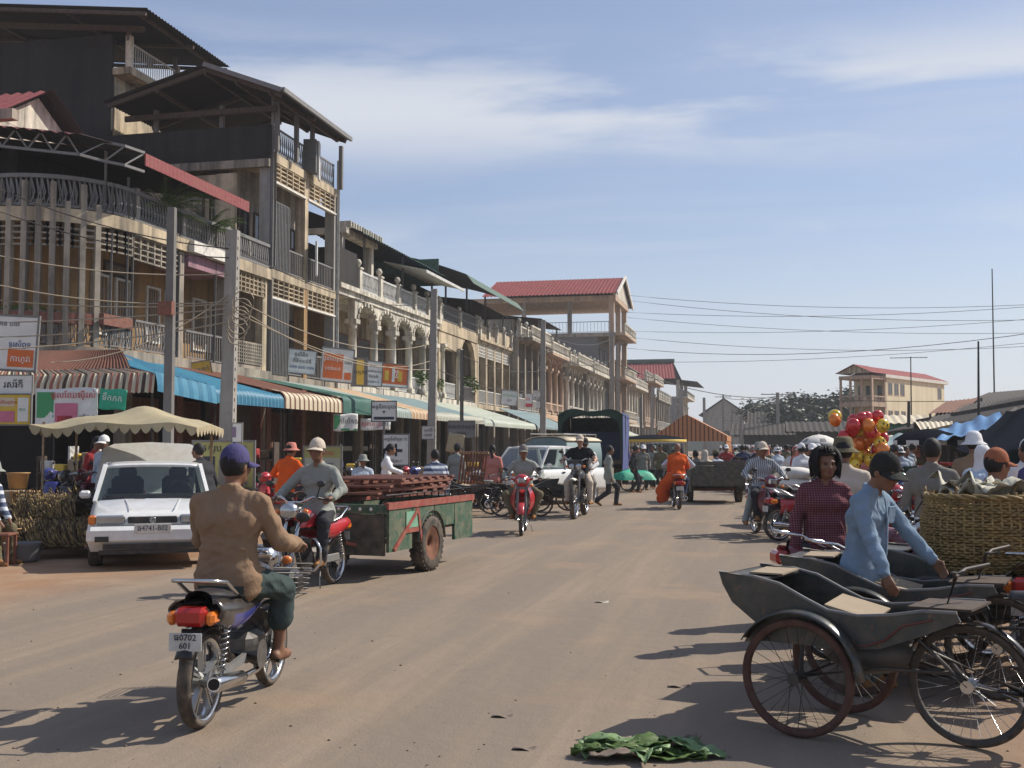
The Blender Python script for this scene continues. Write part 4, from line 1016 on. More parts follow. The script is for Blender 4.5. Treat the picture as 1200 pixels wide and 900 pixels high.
# ---------------------------------------------------------------- yellow building on the right
YB = thing('yellow_building', 'three storey yellow building with red hipped roof and pillared loggias', 'building')
c0, c1 = gd(1040, 118), gd(1108, 131); ux = (c1 - c0).normalized(); uy = Vector((-ux.y, ux.x, 0))
YB.location = c0; YB.scale = (1, .4, 1); YB.rotation_euler = (0, 0, math.atan2(ux.y, ux.x)); L = (c1 - c0).length; Wd = 4.6
b = MB(); b.bx(0, L, 0, 9, 0, 9.0); b.build('wall', 'plaster_yellow', YB)
for z in (.6, 3.6, 6.6):
    for x in (1.0, 2.7, 4.4, L - 1.6) if z > 4 else (1.0, 2.7, 4.6): window(YB, -.02, x - .6, x + .6, z + .55, z + 1.95, 'pane', face='y', frame='plaster_pink')
b = MB(); b.bx(-.6, L + .9, -.6, 9.4, 9.0, 9.35); b.build('eave', 'trim_white', YB)
b = MB(); v0 = [(-.5, -.55, 9.36), (L + .8, -.55, 9.36), (L + .8, 9.3, 9.36), (-.5, 9.3, 9.36), (-.5, 4.4, 10.25), (L - 1.2, 4.4, 10.25)]
b.add(v0, [(0, 1, 5, 4), (1, 2, 5), (2, 3, 4, 5), (3, 0, 4)]); b.build('roof', 'roof_tile', YB)
b = MB(); b.prism([(-.4, 9.36), (9.2, 9.36), (4.4, 10.2)], -4.0, -3.8, 'x'); b.build('gable_wall', 'plaster_cream', YB)
b = MB(); b.add([(-4.3, -.7, 9.36), (-.5, -.7, 9.36), (-.5, 4.4, 10.3), (-4.3, 4.4, 10.3), (-4.3, 9.5, 9.36), (-.5, 9.5, 9.36)], [(0, 1, 2, 3), (3, 2, 5, 4)]); b.build('roof', 'roof_tile', YB)
for z in (3.2, 6.2, 9.1):
    b = MB(); b.bx(-3.9, -.02, -.1, 8.9, z - .35, z); b.build('floor_slab', 'plaster_pink', YB)
    for y in (.1, 3.0, 6.0, 8.7): b = MB(); b.bx(-3.8, -3.45, y - .17, y + .17, z - 3.0, z - .36); b.build('pillar', 'plaster_pink', YB)
    b = MB(); b.bx(-.45, -.1, -.05, .3, z - 3.0, z - .36); b.build('pillar', 'plaster_pink', YB)
    if z < 9: v = MB(); bottles(v, (-3.75, .3), (-3.75, 8.6), z, .8, .35); v.build('balustrade', 'plaster_pink', YB)
    if z < 9: v = MB(); bottles(v, (-3.6, .0), (-.5, .0), z, .8, .35); v.build('balustrade', 'plaster_pink', YB)
    for y in (1.0, 4.0, 6.6): window(YB, -.04, -0, .02, 0, .1, 'pane') if False else None
    for y in (1.2, 4.4, 6.6): b = MB(); b.bx(-.06, .0 - .01, y, y + 1.2, z - 2.6, z - .9); b.build('window', 'glass_dark', YB)
# ================================================================ awnings, signs, poles, market
mat('pave_dust', (0.24, 0.19, 0.14), 0.95, var=0.25, scale=1.5, stain=(0.8, 0.6, (0.30, 0.20, 0.12)), bump=0.2)
PAVE.data.materials[0] = MATS['pave_dust']
XA, ZA = -13.6, 2.72
def awning(label, y0, y1, mats, pattern, xb=XF + .25, zb=4.0, xf=XA, zf=ZA, lip=.42, ridge=.11, amp=.018, posts=True, group=None, name='awning', top=None):
    A = thing(name, label, 'awning', group=group); n = max(6, int((y1 - y0) / ridge)); dz = zb - (zf + lip)
    prof = [(xb + (xf - .25 - xb) * t, zb - dz * t) for t in (0, .33, .66, .93)]
    for k in range(6): a = math.pi / 2 * k / 5; prof.append((xf - .25 + .25 * math.sin(a), zf + lip - .22 + .22 * math.cos(a)))
    prof.append((xf + .005, zf)); np_ = len(prof) - 1; sub = 3
    def fn(u, v):
        i = min(np_ - 1, int(u * np_ + 1e-6)); t = u * np_ - i; x = prof[i][0] + (prof[i + 1][0] - prof[i][0]) * t; z = prof[i][1] + (prof[i + 1][1] - prof[i][1]) * t
        w = amp * math.sin(v * n * 2 * math.pi); sag = -.05 * math.sin(math.pi * min(1, u * 1.4)) * (0.5 + .5 * math.sin(v * 9 + y0))
        return (x + w * (.2 + .8 * (i > 4)), y0 + (y1 - y0) * v, z + w * (i < 7) + sag)
    c = MB(); c.grid(fn, np_, n * sub, lambda i, j: pattern((j // sub) % 12) if (i >= 3 or top is None) else top, True); c.build('canopy', mats, A)
    c = MB(); c.bar((xf - .04, y0, zf + .02), (xf - .04, y1, zf + .02), .035); c.bar((xb, y0, zb - .05), (xf - .1, y0, zf + .25), .035); c.bar((xb, y1, zb - .05), (xf - .1, y1, zf + .25), .035); c.build('frame', 'iron_grey', A)
    if posts:
        for y in (y0 + .1, y1 - .1): c = MB(); c.tube([(xf - .06, y, .12), (xf - .06, y, zf + .03)], .03, 6); c.build('post', 'iron_dark', A)
    return A
def aY(px): return at(px, 478, X=XA).y
red_str = lambda j: [0, 1, 0, 2, 0, 1][j % 6]
# corner awning with cream and red stripes faces the side street
A = thing('awning', 'cream awning with red and brown stripes on the street corner', 'awning')
def cfn(u, v):
    x = -19.0 + (5.6 - 2.7 * (1 - min(1, u * 1.6))) * v; k = [(25.3, 4.1), (24.2, 3.75), (23.0, 3.42), (22.6, 3.28), (22.4, 3.05), (22.36, 2.82)]; i = min(4, int(u * 5 + 1e-6)); t = u * 5 - i
    w = .015 * math.sin(v * 50 * 6.283)
    return (x, k[i][0] + (k[i + 1][0] - k[i][0]) * t - w, k[i][1] + (k[i + 1][1] - k[i][1]) * t + w)
c = MB(); c.grid(cfn, 5, 200, lambda i, j: (3 if i < 2 else red_str((j // 3) % 12)), True); c.build('canopy', ['awn_cream', 'awn_red', 'wood_dark', 'awn_brown'], A)
for x in (-18.6, -16, -13.5): c = MB(); c.tube([(x, 22.5, .12), (x, 22.5, 2.9)], .035, 6); c.build('post', 'iron_dark', A)
awning('blue ribbed awning with rounded lip beside the thick concrete pole', 25.6, aY(333), ['awn_blue', 'awn_blue2'], lambda j: j % 2, amp=.03)
HPc = thing('awning_hip', 'blue canvas hip closing the corner between the striped and the blue awning', 'awning')
c = MB(); pA, pB, pC = Vector((-16.4, 25.5, 4.08)), Vector((-13.42, 22.45, 3.3)), Vector((-13.62, 25.6, 3.14))
c.grid(lambda u, v: pA.lerp(pB.lerp(pC, v), max(.02, u)) + Vector((0, 0, .02 * math.sin(v * 40) * u)), 6, 24, 0, True); c.grid(lambda u, v: pB.lerp(pC, v) + Vector((.1 * math.sin(u * 1.5), -.05 * u, -.45 * u)), 4, 24, lambda i, j: (j // 2) % 2, True); c.build('canvas', ['awn_blue', 'awn_blue2'], HPc)
awning('cream awning with thin red brown stripes on its lip and dark brown top', aY(333) + .03, aY(385) + 1.2, ['awn_cream', 'awn_brown'], lambda j: int(j % 3 == 0), lip=.5, top=1)
awning('dark green plain awning next to the brown topped awning', aY(385) + 1.25, aY(440), ['awn_green'], lambda j: 0, amp=.006, lip=.6)
awning('pale green awning with ribbed lip by the slim signpost', aY(440) + .03, aY(482), ['awn_pale', 'awn_bluegrey'], lambda j: j % 2, lip=.4)
awning('faded tan awning hanging behind the second concrete pole', aY(482) + .03, aY(512), ['awn_tan', 'awn_cream'], lambda j: int(j % 4 == 0), lip=.4)
awning('blue grey awning with pale pink lip', aY(512) + .03, aY(568), ['awn_bluegrey', 'awn_cream'], lambda j: j % 2, lip=.35, top=0)
awning('pale grey green awning sloping out towards the white pickup', aY(568) + .03, aY(628), ['awn_pale'], lambda j: 0, lip=.35, zf=2.65)
for k, (px0, px1, ms) in enumerate(((630, 668, 'awn_bluegrey'), (670, 700, 'awn_tan'), (702, 728, 'tarp_dark'), (729, 748, 'awn_pale'))):
    awning(['grey awning behind the covered truck', 'tan awning behind the covered truck', 'dark tarpaulin awning past the covered truck', 'pale far awning before the orange tent'][k], aY(px0), aY(px1), [ms], lambda j: 0, lip=.3, ridge=.3, posts=False, xb=-16, zb=4.0)

# ---------------------------------------------------------------- signs
def sign(name, label, px, py, wpx, hpx, mats, face=None, X=None, Y=None, d=None, text=(), tilt=0.0, frame='iron_grey', legs=0.0, cloth=False, group=None, lean=0.0, shapes=()):
    c = at(px, py, X=X, Y=Y, d=d); dep = (CROT.transposed() @ (c - Vector((0, 0, CAMZ)))).z * -1
    fa = CAMFACE if face is None else face                     # direction the board faces, as rotation of +Y
    toc = math.atan2(-(0 - c.x), 0 - c.y); cs = max(.35, abs(math.cos(fa - toc)))
    w, h = wpx * dep / FPX / cs, hpx * dep / FPX
    S_ = thing(name, label, 'banner' if cloth else 'sign', (c.x, c.y, c.z - h / 2), fa + math.pi, group)   # local -Y is the front
    S_.rotation_euler = (lean, tilt, fa + math.pi)
    b = MB()
    if cloth: b.grid(lambda u, v: (-w / 2 + w * v, .03 * math.sin(v * 11 + u * 3) * u - .01, h * (1 - u) - .02 * math.sin(v * 6.3)), 8, 16, 0, True, thick=.006)
    else: b.box((0, 0, h / 2), (w, .035, h), bev=.006)
    b.build('panel', mats, S_)
    if not cloth:
        b = MB(); f = min(.05, h * .04)
        b.bx(-w / 2 - f, -w / 2, -.03, .03, -f, h + f); b.bx(w / 2, w / 2 + f, -.03, .03, -f, h + f); b.bx(-w / 2, w / 2, -.03, .03, h, h + f); b.bx(-w / 2, w / 2, -.03, .03, -f, 0); b.build('frame', frame, S_)
    for (x0, x1, z0, z1, ms) in shapes:
        b = MB(); b.bx(-w / 2 + w * x0, -w / 2 + w * x1, -.026, -.0195, h * z0, h * z1); b.build('printed_panel', ms, S_)
    for (t, x, z, s, ms) in text:
        text_mesh('lettering', t, h * s, ms, S_, (-w / 2 + w * x, -.0285 if not cloth else -.045, h * z), (math.pi / 2, 0, 0))
    if legs:
        for sx in (-1, 1) if legs > 0 else (0,):
            b = MB(); b.tube([(sx * w * .42, .03, -(c.z - h / 2) + (.12 if c.x < XK else 0)), (sx * w * .42, .03, .05)], .03, 6); b.build('leg', 'iron_grey', S_)
    return S_, w, h
FE = CAMFACE + R(28)     # turned towards the street
sign('signboard', 'white board with orange panel and dark lettering on the corner above the striped awning', 16, 402, 46, 62, 'white_sign', X=None, d=23.2, text=(('លេខ ០៣', .3, .86, .13, 'ink_dark'), ('ទូរស័ព្ទ', .62, .47, .14, 'ink_blue'), ('កាហ្វេ', .66, .2, .16, 'ink_white')), shapes=((.36, .96, .05, .38, 'sign_orange'),), tilt=R(3))
sign('signboard', 'white board with dark handwritten letters hanging under the striped awning', 14, 451, 44, 22, 'white_sign', d=23.0, text=(('រសើរ័ត', .55, .5, .5, 'ink_dark'),))
sign('poster_board', 'yellow and pink picture poster below the white lettered board', 13, 480, 42, 35, 'sign_yellow', d=22.9, shapes=((.05, .6, .08, .45, 'ink_pink'), (.68, .95, .1, .9, 'white_sign'), (.1, .6, .6, .9, 'awn_cream')), text=(('ភោជនីយដ្ឋាន', .34, .74, .14, 'ink_red'), ('៥០០', .8, .5, .12, 'ink_green')))
sign('banner', 'printed banner of pink and green fruit under the striped awning', 78, 478, 68, 46, 'white_sign', d=22.6, cloth=True, shapes=((.03, .3, .25, .9, 'ink_green'), (.32, .68, .15, .62, 'ink_pink'), (.36, .6, .05, .3, 'ink_red'), (.7, .97, .1, .42, 'white_sign')), text=(('ផ្លែឈើស្រស់', .62, .82, .22, 'ink_red'), ('បើក ៧-៩', .83, .27, .12, 'ink_dark')))
sign('banner', 'small green and white banner at the end of the striped awning', 131, 468, 30, 24, 'tarp_green_bright', d=22.4, cloth=True, text=(('ទឹកកក', .5, .55, .4, 'ink_white'),), tilt=R(6))
sign('signboard', 'yellow board with purple edge tilted on the slab above the blue awning', 238, 439, 26, 30, 'sign_yellow', face=FE, X=XF + .45, text=(('ជាងកាត់', .55, .7, .22, 'ink_blue'), ('ដេរ', .55, .4, .22, 'ink_blue')), shapes=((.0, .18, .0, 1, 'cloth_lilac'),), tilt=R(-12))
sign('signboard', 'white board with dark lines of text above the brown topped awning', 353, 424, 31, 27, 'white_sign', face=FE, X=XF + .4, text=(('គ្លីនិក', .45, .8, .22, 'ink_dark'), ('ពិនិត្យជំងឺ', .5, .52, .2, 'ink_dark'), ('០១២ ៨១៦ ៥៥២', .5, .25, .17, 'ink_blue')), tilt=R(4))
sign('signboard', 'orange board with white lettering in a white frame', 394, 428, 36, 38, 'white_sign', face=FE, X=XF + .4, text=(('ថ្នាំពេទ្យ', .36, .68, .17, 'ink_white'), ('ហាងលក់', .36, .38, .15, 'ink_white'), ('០១១', .84, .6, .13, 'ink_dark')), shapes=((.05, .68, .08, .84, 'sign_orange'), (.74, .96, .08, .3, 'sign_orange')), tilt=R(4))
sign('signboard', 'tall narrow yellow board on grey backing', 421, 436, 17, 32, 'iron_grey', face=FE, X=XF + .4, shapes=((.3, .8, .04, .96, 'sign_yellow'),), text=(('ម៉ាស្សា', .55, .5, .18, 'ink_dark'),))
sign('signboard', 'pale blue white board with lines of small text', 437, 438, 19, 28, 'white_sign', face=FE, X=XF + .4, text=(('សាលា', .5, .82, .16, 'ink_blue'), ('ភាសាអង់គ្លេស', .5, .6, .12, 'ink_dark'), ('កុំព្យូទ័រ', .5, .38, .14, 'ink_dark'), ('ចុះឈ្មោះ', .5, .16, .12, 'ink_blue')), tilt=R(3))
sign('signboard', 'orange board with a pale ribbon emblem and two yellow figures', 461, 440, 31, 26, 'sign_orange', face=FE, X=XF + .4, shapes=((.42, .52, .2, .85, 'white_sign'), (.15, .3, .25, .7, 'sign_yellow'), (.64, .8, .25, .7, 'sign_yellow'), (0, 1, 0, .1, 'white_sign')), text=(('៥', .56, .55, .5, 'ink_white'),), tilt=R(3))
sign('signboard', 'white leaning board with green letters above the blue grey awning', 596, 466, 18, 17, 'white_sign', face=FE, X=XF + .5, text=(('លក់ទូរស័ព្ទ', .5, .65, .22, 'ink_green'), ('កាត', .5, .3, .25, 'ink_dark')), tilt=R(5))
sign('signboard', 'white and red board beside the white leaning board', 616, 469, 15, 15, 'white_sign', face=FE, X=XF + .5, text=(('ហាង', .5, .6, .4, 'ink_red'),), shapes=((0, 1, 0, .25, 'ink_red'),))
sign('signboard', 'pale grey board at the far end of the leaning boards', 629, 468, 12, 20, 'iron_white', face=FE, X=XF + .5, text=(('៨៨', .5, .5, .4, 'ink_dark'),))
sign('banner', 'white and green banner hanging under the dark green awning', 405, 495, 28, 20, 'white_sign', X=XA + .1, cloth=True, face=FE, shapes=((.02, .25, .1, .9, 'ink_green'), (.3, .97, .02, .14, 'ink_green')), text=(('តែបៃតង', .6, .55, .38, 'ink_dark'),))
sign('banner', 'white banner with red letters behind the signpost', 440, 497, 35, 14, 'white_sign', X=XA + .1, cloth=True, face=FE, text=(('ស្រាបៀរ', .35, .5, .5, 'ink_red'), ('ដប', .8, .5, .5, 'ink_dark')))
sign('signpost', 'grey framed board with arched lettering on a slim post', 450, 482, 28, 23, 'white_sign', d=33, legs=-1, frame='iron_dark', text=(('មន្ទីរពេទ្យ', .5, .72, .26, 'ink_dark'), ('▼', .5, .44, .18, 'ink_dark')), shapes=((.08, .92, .08, .22, 'ink_dark'),))
s_, w_, h_ = sign('signboard', 'white clinic board with a dark cross and curved letters standing on the pavement', 464, 527, 29, 35, 'white_sign', d=31, legs=1, text=(('មន្ទីរពិគ្រោះ', .5, .85, .15, 'ink_dark'), ('វ', .5, .55, .3, 'ink_dark'), ('ជំងឺទូទៅ', .5, .12, .11, 'ink_dark')), shapes=((.24, .76, .42, .52, 'ink_dark'), (.45, .55, .28, .7, 'ink_dark')))
sign('signboard', 'small grey board nailed to the second concrete pole', 502, 507, 15, 15, 'iron_white', d=37, text=(('លក់ដី', .5, .68, .3, 'ink_dark'), ('០១២', .5, .3, .3, 'ink_dark')))
sign('signpost', 'dark grey board with faded lettering on two thin posts', 541, 503, 31, 19, 'iron_grey', d=36, legs=1, text=(('សាលាខណ្ឌ', .5, .65, .34, 'ink_dark'), ('ច្បាប់', .5, .25, .28, 'ink_dark')))
sign('signboard', 'olive yellow board with bold dark heading behind the tan jacket rider', 262, 546, 68, 56, 'sign_olive', d=22.5, legs=1, text=(('ថតរូប', .3, .86, .2, 'ink_dark'), ('ហ្វូតូ', .75, .86, .2, 'ink_dark')), shapes=((.12, .36, .25, .7, 'ink_dark'), (.42, .9, .1, .62, 'iron_grey'), (.14, .34, .42, .62, 'cloth_navy')))
sign('signboard', 'faded pale green and yellow board behind the grey shirt rider', 378, 546, 42, 44, 'awn_pale', d=26.5, legs=1, text=(('ហាងបាយ', .5, .84, .16, 'ink_red'), ('កាហ្វេទឹកកក', .5, .55, .12, 'ink_blue')), shapes=((0, 1, .72, 1, 'sign_olive'),))
sign('light_box', 'small white box sign fixed to the thick concrete pole', 278, 507, 11, 22, 'white_sign', d=21.6, shapes=((0, .4, .25, .8, 'cloth_lilac'),))
sign('banner', 'cream cloth hanging from the dark grey board post', 531, 519, 19, 22, 'canvas_tan', d=35.5, cloth=True, tilt=R(12))

# ---------------------------------------------------------------- poles and wires
def pole(label, px, X, h, w0, w1, square=True, m='concrete', arms=()):
    p = at(px, 524, X=X); P = thing('utility_pole', label, 'pole', (p.x, p.y, .12 if X < XK else 0)); b = MB()
    if square:
        vs = [(sx * w / 2, sy * w * .4, z) for z, w in ((-.15, w0), (h, w1)) for sx, sy in ((-1, -1), (1, -1), (1, 1), (-1, 1))]
        b.add(vs, [(0, 1, 5, 4), (1, 2, 6, 5), (2, 3, 7, 6), (3, 0, 4, 7), (4, 5, 6, 7)])
        P.rotation_euler = (R(random.uniform(-.5, .5)), R(random.uniform(-.8, .8)), YAW * .5)
    else: b.tube([(0, 0, -.15), (0, 0, h)], [w0 / 2, w1 / 2], 10)
    b.build('shaft', m, P)
    if square and w0 > .3 and m == 'concrete' and X > -12:
        b = MB()
        for i in range(int(h / .22)): b.box((w0 * .5 - (w0 - w1) * .5 * (i * .22 + .3) / h - .013, -w0 * .1, i * .22 + .3), (.03, .05, .07))
        tag(b.build('step_hole', 'shadow_room', P), kind='stuff')
    for z, L in arms:
        b = MB(); b.bar((-L / 2, 0, z), (L / 2, 0, z), .07, .09); b.build('cross_arm', 'iron_grey', P)
        for x in (-L * .45, -L * .15, L * .15, L * .45): b = MB(); b.lathe([(.001, 0), (.03, 0), (.045, .04), (.03, .07), (.045, .1), (.02, .14), (.001, .14)], 8, 0, Matrix.Translation((x, 0, z + .04))); b.build('insulator', 'trim_white', P)
    return P
pole('thick tapering concrete pole standing by the blue awning', 265, -11.4, 6.2, .32, .25)
pole('dark slim steel pole with a brick red box, beside the tan parasol', 197, -11.4, 6.2, .18, .15, True, 'concrete_dark')
pole('concrete pole rising before the white arcade, with a small grey board', 505, -11.4, 7.0, .31, .21)
pole('short dark pole between the blue grey awning and the second pole', 541, -11.4, 5.2, .16, .14, False, 'concrete_dark')
pole('concrete pole in front of the peach columned shophouse', 636, -11.4, 8.1, .33, .24)
pole('pale slim concrete pole before the red roofed tower', 718, -11.4, 10.2, .38, .25)
pole('slim pole beside the tower front', 725, -12.6, 10.5, .3, .22)
pole('short grey pole before the canopy shophouse', 752, -11.4, 6.0, .3, .25, True, 'concrete_dark')
pole('concrete pole before the narrow pink shophouse', 764, -11.4, 7.6, .42, .32)
pole('concrete pole before the low grey shophouse', 799, -11.4, 9.4, .55, .4)
pole('far pole in front of the block with the red and green roof', 826, -9.5, 9.2, .5, .4)
pole('far slim pole with short arms beside the gable hall', 848, -6.6, 9.6, .32, .26, False, arms=((9.2, 2.4),))
pole('far pole carrying a transformer beside the street lamp', 858, -5.3, 7.4, .3, .24, False, arms=((5.6, 2.6),))
PR = pole('concrete pole with cross arm and cable loops before the trees', 912, 1.05, 7.6, .42, .34, True, arms=((7.4, 3.6),))
def wires_loop(P):
    b = MB()
    for k in range(3): b.torus((-.6 + .25 * k, 0, 6.6 - .2 * k), .35 + .08 * k, .02, 16, 4, axis='y')
    b.build('cable_loop', 'iron_dark', P)
wires_loop(PR)
# street lamp
p = at(869, 524, d=105); SL = thing('street_lamp', 'tall street lamp with a long arm leaning over the street end', 'street lamp', (p.x, p.y, 0))
b = MB(); b.tube([(0, 0, 0), (0, 0, 3.2)], .2, 10); b.tube([(0, 0, 3.2), (0, 0, 4.4), (.25, 0, 4.9), (1.4, 0, 5.5), (1.7, 0, 5.6)], [.09, .08, .05, .045, .045], 8); b.build('post', 'concrete', SL)
b = MB(); b.sphere((1.9, 0, 5.62), (.32, .13, .08), 10, 6); b.build('lamp_head', 'iron_white', SL)
def wire(a, c, sag, r=.011, m='iron_dark', label='thin dark overhead wire crossing the street', grp='overhead wires', n=14):
    a, c = Vector(a), Vector(c); b = MB()
    b.tube([a.lerp(c, i / n) - Vector((0, 0, sag * 4 * (i / n) * (1 - i / n))) for i in range(n + 1)], r, 4, 0)
    return tag(b.build('overhead_wire', m), label, 'wire', grp)
ptop = lambda px, X, z: Vector((*at(px, 524, X=X).xy, z))
P1, P0, P2, P3 = (ptop(265, -11.35, 0), ptop(197, -11.4, 0), ptop(505, -11.4, 0), ptop(636, -11.4, 0))
Z = lambda v, z: Vector((v.x, v.y, z))
pale = 'pale cable strung from the thick concrete pole to the corner building'
mat('cable_pale', (0.35, 0.29, 0.21), 0.7, var=.1)
for px, py, z, sg in ((0, 300, 5.35, .15), (0, 352, 4.7, .1), (0, 378, 4.6, .05), (0, 395, 4.5, .1), (-20, 330, 4.75, .2), (-20, 410, 4.3, .1), (60, 425, 4.9, .35)):
    wire(at(px, py, d=22), Z(P1, z), sg, .013, 'cable_pale', pale, 'pale cables along the corner building')
for px, py, z in ((0, 248, 5.7), (0, 222, 5.9)): wire(at(px, py, d=23), Z(P1, z), .2, .013, 'iron_dark', 'dark cable strung above the pale cables', 'dark cables by the corner building')
for z, z2, sg in ((6.0, 6.6, .5), (4.9, 5.2, .6), (4.75, 4.6, .7), (4.6, 4.3, .4)): wire(Z(P1, z), Z(P2, z2), sg, .012, 'cable_pale' if z < 5 else 'iron_dark', 'cable from the thick pole to the pole before the arcade', 'cables between the first poles')
for z, z2, sg in ((6.6, 7.6, .5), (5.4, 5.6, .5), (4.4, 4.6, .4)): wire(Z(P2, z), Z(P3, z2), sg, .014, 'iron_dark', 'cable running on to the pole before the peach shophouse', 'cables between the middle poles')
P4 = ptop(718, -11.4, 0)
for z, z2 in ((7.6, 9.8), (6.6, 8.2)): wire(Z(P3, z), Z(P4, z2), .6, .02, 'iron_dark', 'cable running on to the pole before the tower', 'cables between the far poles')
for px, X_, py, pyr, sg in ((735, -12.6, 346, 352, .9), (735, -12.6, 366, 352, .8), (735, -12.6, 352, 372, .9), (735, -12.6, 395, 400, 1.0)):
    wire(at(px, py, X=-12.6), at(1290, pyr, d=95), sg, .02, 'iron_dark', 'thin wire crossing the sky from the tower to the market side', 'wires crossing the sky')
wire(at(735, 408, X=-12.6), at(1290, 378, d=70), 1.2, .022, 'iron_dark', 'thin wire crossing the sky from the tower to the market side', 'wires crossing the sky')
for pya, pyb in ((372, 388), (388, 366), (424, 392)): wire(at(735, pya, X=-12.6), at(1290, pyb, d=90), .7, .018, 'iron_dark', 'thin wire crossing the sky from the tower to the market side', 'wires crossing the sky')
wire(Z(P4, 8.0), at(912, 466, d=95), .8, .03, 'iron_dark', 'far wire leading to the pole before the trees', 'wires at the far pole'); wire(at(848, 466, d=150), at(912, 464, d=95), .3, .03, 'iron_dark', 'far wire leading to the pole before the trees', 'wires at the far pole')
wire(at(912, 464, d=95), at(1290, 462, d=80), .5, .026, 'iron_dark', 'far wire passing in front of the yellow building', 'wires before the yellow building')
b = MB(); b.box((P0.x, P0.y - .16, 4.3), (.3, .12, .26)); tag(b.build('junction_box', 'wood_red'), 'brick red junction box strapped to the slim steel pole', 'junction box')
# loose coil of cable on the pole
b = MB()
for k in range(6): b.torus((P1.x + .25 + .03 * k, P1.y - .1, 4.0 + .14 * k), .2 + .03 * (k % 3), .012, 18, 4, axis='y')
tag(b.build('cable_coil', 'cable_pale'), 'tangled coil of pale cable hanging on the thick concrete pole', 'cable')
# ---------------------------------------------------------------- tan parasol roof over the stall
ST = thing('canvas_canopy', 'tan square canvas stall roof with scalloped edge on poles', 'canopy', (*at(152, 560, d=19).xy, .12), YAW)
b = MB(); L, Wd = 2.75, 1.7
def cn(u, v):
    x, y = -L / 2 + L * v, -Wd / 2 + Wd * u; rr = max(abs(x) / (L / 2), abs(y) / (Wd / 2)); z = 2.1 - .27 * rr ** 1.3 + .05 * math.sin(x * 5) * math.cos(y * 4) + .07 * math.exp(-((x - .3) ** 2) * 6)
    return (x, y, z)
b.grid(cn, 14, 22, 0, True)
def val(x0, y0, x1, y1, n):
    for i in range(n):
        a = [(x0 + (x1 - x0) * (i + t) / n, y0 + (y1 - y0) * (i + t) / n) for t in (0, .25, .5, .75, 1)]; zt = [cn((q[1] + Wd / 2) / Wd, (q[0] + L / 2) / L)[2] for q in a]
        lo = [zt[k] - .06 - .1 * math.sin(math.pi * k / 4) for k in range(5)]
        b.add([(*q, z) for q, z in zip(a, zt)] + [(q[0], q[1] + .02 * math.sin(i), z) for q, z in zip(a, lo)], [(k, k + 1, 6 + k, 5 + k) for k in range(4)], 0)
val(-L / 2, -Wd / 2, L / 2, -Wd / 2, 15); val(L / 2, -Wd / 2, L / 2, Wd / 2, 9); val(-L / 2, Wd / 2, -L / 2, -Wd / 2, 9)
b.build('canvas', 'canvas_tan', ST)
for x, y in ((-1.2, .7), (1.2, .7), (-1.2, -.7)): b = MB(); b.tube([(x, y, 0), (x, y, 1.9)], .025, 6); b.build('pole', 'wood_pale', ST)
# ---------------------------------------------------------------- orange striped tent
TT = thing('striped_tent', 'orange and dark brown striped tent with gabled roof in the street', 'tent', (*at(815, 524, d=72).xy, 0), 0)
b = MB(); Lx, Ly, ze, zr = 4.7, 9.0, 2.35, 3.75; x0 = -2.7
rx = x0 + 2.1
n = 17
for i in range(n):
    xa, xb_ = x0 + Lx * i / n, x0 + Lx * (i + 1) / n
    zt = lambda x: ze + (zr - ze) * (1 - abs(x - rx) / (2.1 if x < rx else Lx - 2.1))
    for (sa, sb, mm) in ((0, .72, 0), (.72, 1, 1)):
        u, w = xa + (xb_ - xa) * sa, xa + (xb_ - xa) * sb
        b.add([(u, 0, 1.98), (w, 0, 1.98), (w, 0, max(2.0, zt(w))), (u, 0, max(2.0, zt(u)))], [(0, 1, 2, 3)], mm)
b.build('gable_cloth', ['tent_orange', 'tent_brown'], TT)
b = MB(); b.grid(lambda u, v: (x0 + Lx - (Lx - 2.1) * u, .02 + Ly * v, ze - .02 + (zr - ze) * u), 6, 40, lambda i, j: int(j % 5 == 4), True); b.grid(lambda u, v: (x0 + 2.1 * u, .02 + Ly * v, ze - .02 + (zr - ze) * u), 6, 40, lambda i, j: int(j % 5 == 4), True)
b.grid(lambda u, v: (x0 + Lx + .01, .02 + Ly * v, ze - .35 * u), 2, 40, lambda i, j: int(j % 5 == 4), True); b.build('roof_cloth', ['tent_orange', 'tent_brown'], TT)
for x in (x0 + .1, x0 + Lx - .1):
    for y in (.1, 3, 6, 8.9): b = MB(); b.tube([(x, y, 0), (x, y, 2.3)], .04, 6); b.build('pole', 'iron_grey', TT)
for k in range(4): b = MB(); b.grid(lambda u, v: (x0 + Lx - .05 + .12 * math.sin(v * 9) * (.3 + u), .4 + k * 2.4 + .5 * v, 2.2 - 1.5 * u), 6, 8, 0, True); b.build('curtain', 'tent_orange', TT)
# ---------------------------------------------------------------- parasols
def parasol(name, label, loc, r, z, drop, mats, pat, n=16, pm='iron_white'):
    P = thing(name, label, 'parasol', loc); b = MB()
    prof = [(.02, z), (r * .35, z - drop * .12), (r * .7, z - drop * .42), (r * .92, z - drop * .78), (r, z - drop), (r * 1.0, z - drop - .14)]
    b.lathe(prof, n, 0, smooth=True); k = 0
    b.m = [pat(i // n, i % n) for i in range(len(b.m))]; b.build('canopy', mats, P)
    b = MB(); b.tube([(0, 0, 0), (0, 0, z + .06)], .025, 8); b.build('pole', pm, P)
    b = MB()
    for i in range(8): a = i * math.pi / 4; b.tube([(0, 0, z - drop * .9), (r * .7 * math.cos(a), r * .7 * math.sin(a), z - drop * .46)], .012, 4)
    b.build('ribs', pm, P)
    return P
parasol('market_parasol', 'white market parasol with dark patches standing above the crowd', (*at(960, 524, d=48).xy, 0), .85, 2.15, .42, ['trim_white', 'iron_grey'], lambda r_, j: int(r_ == 2 and j % 3 == 0))
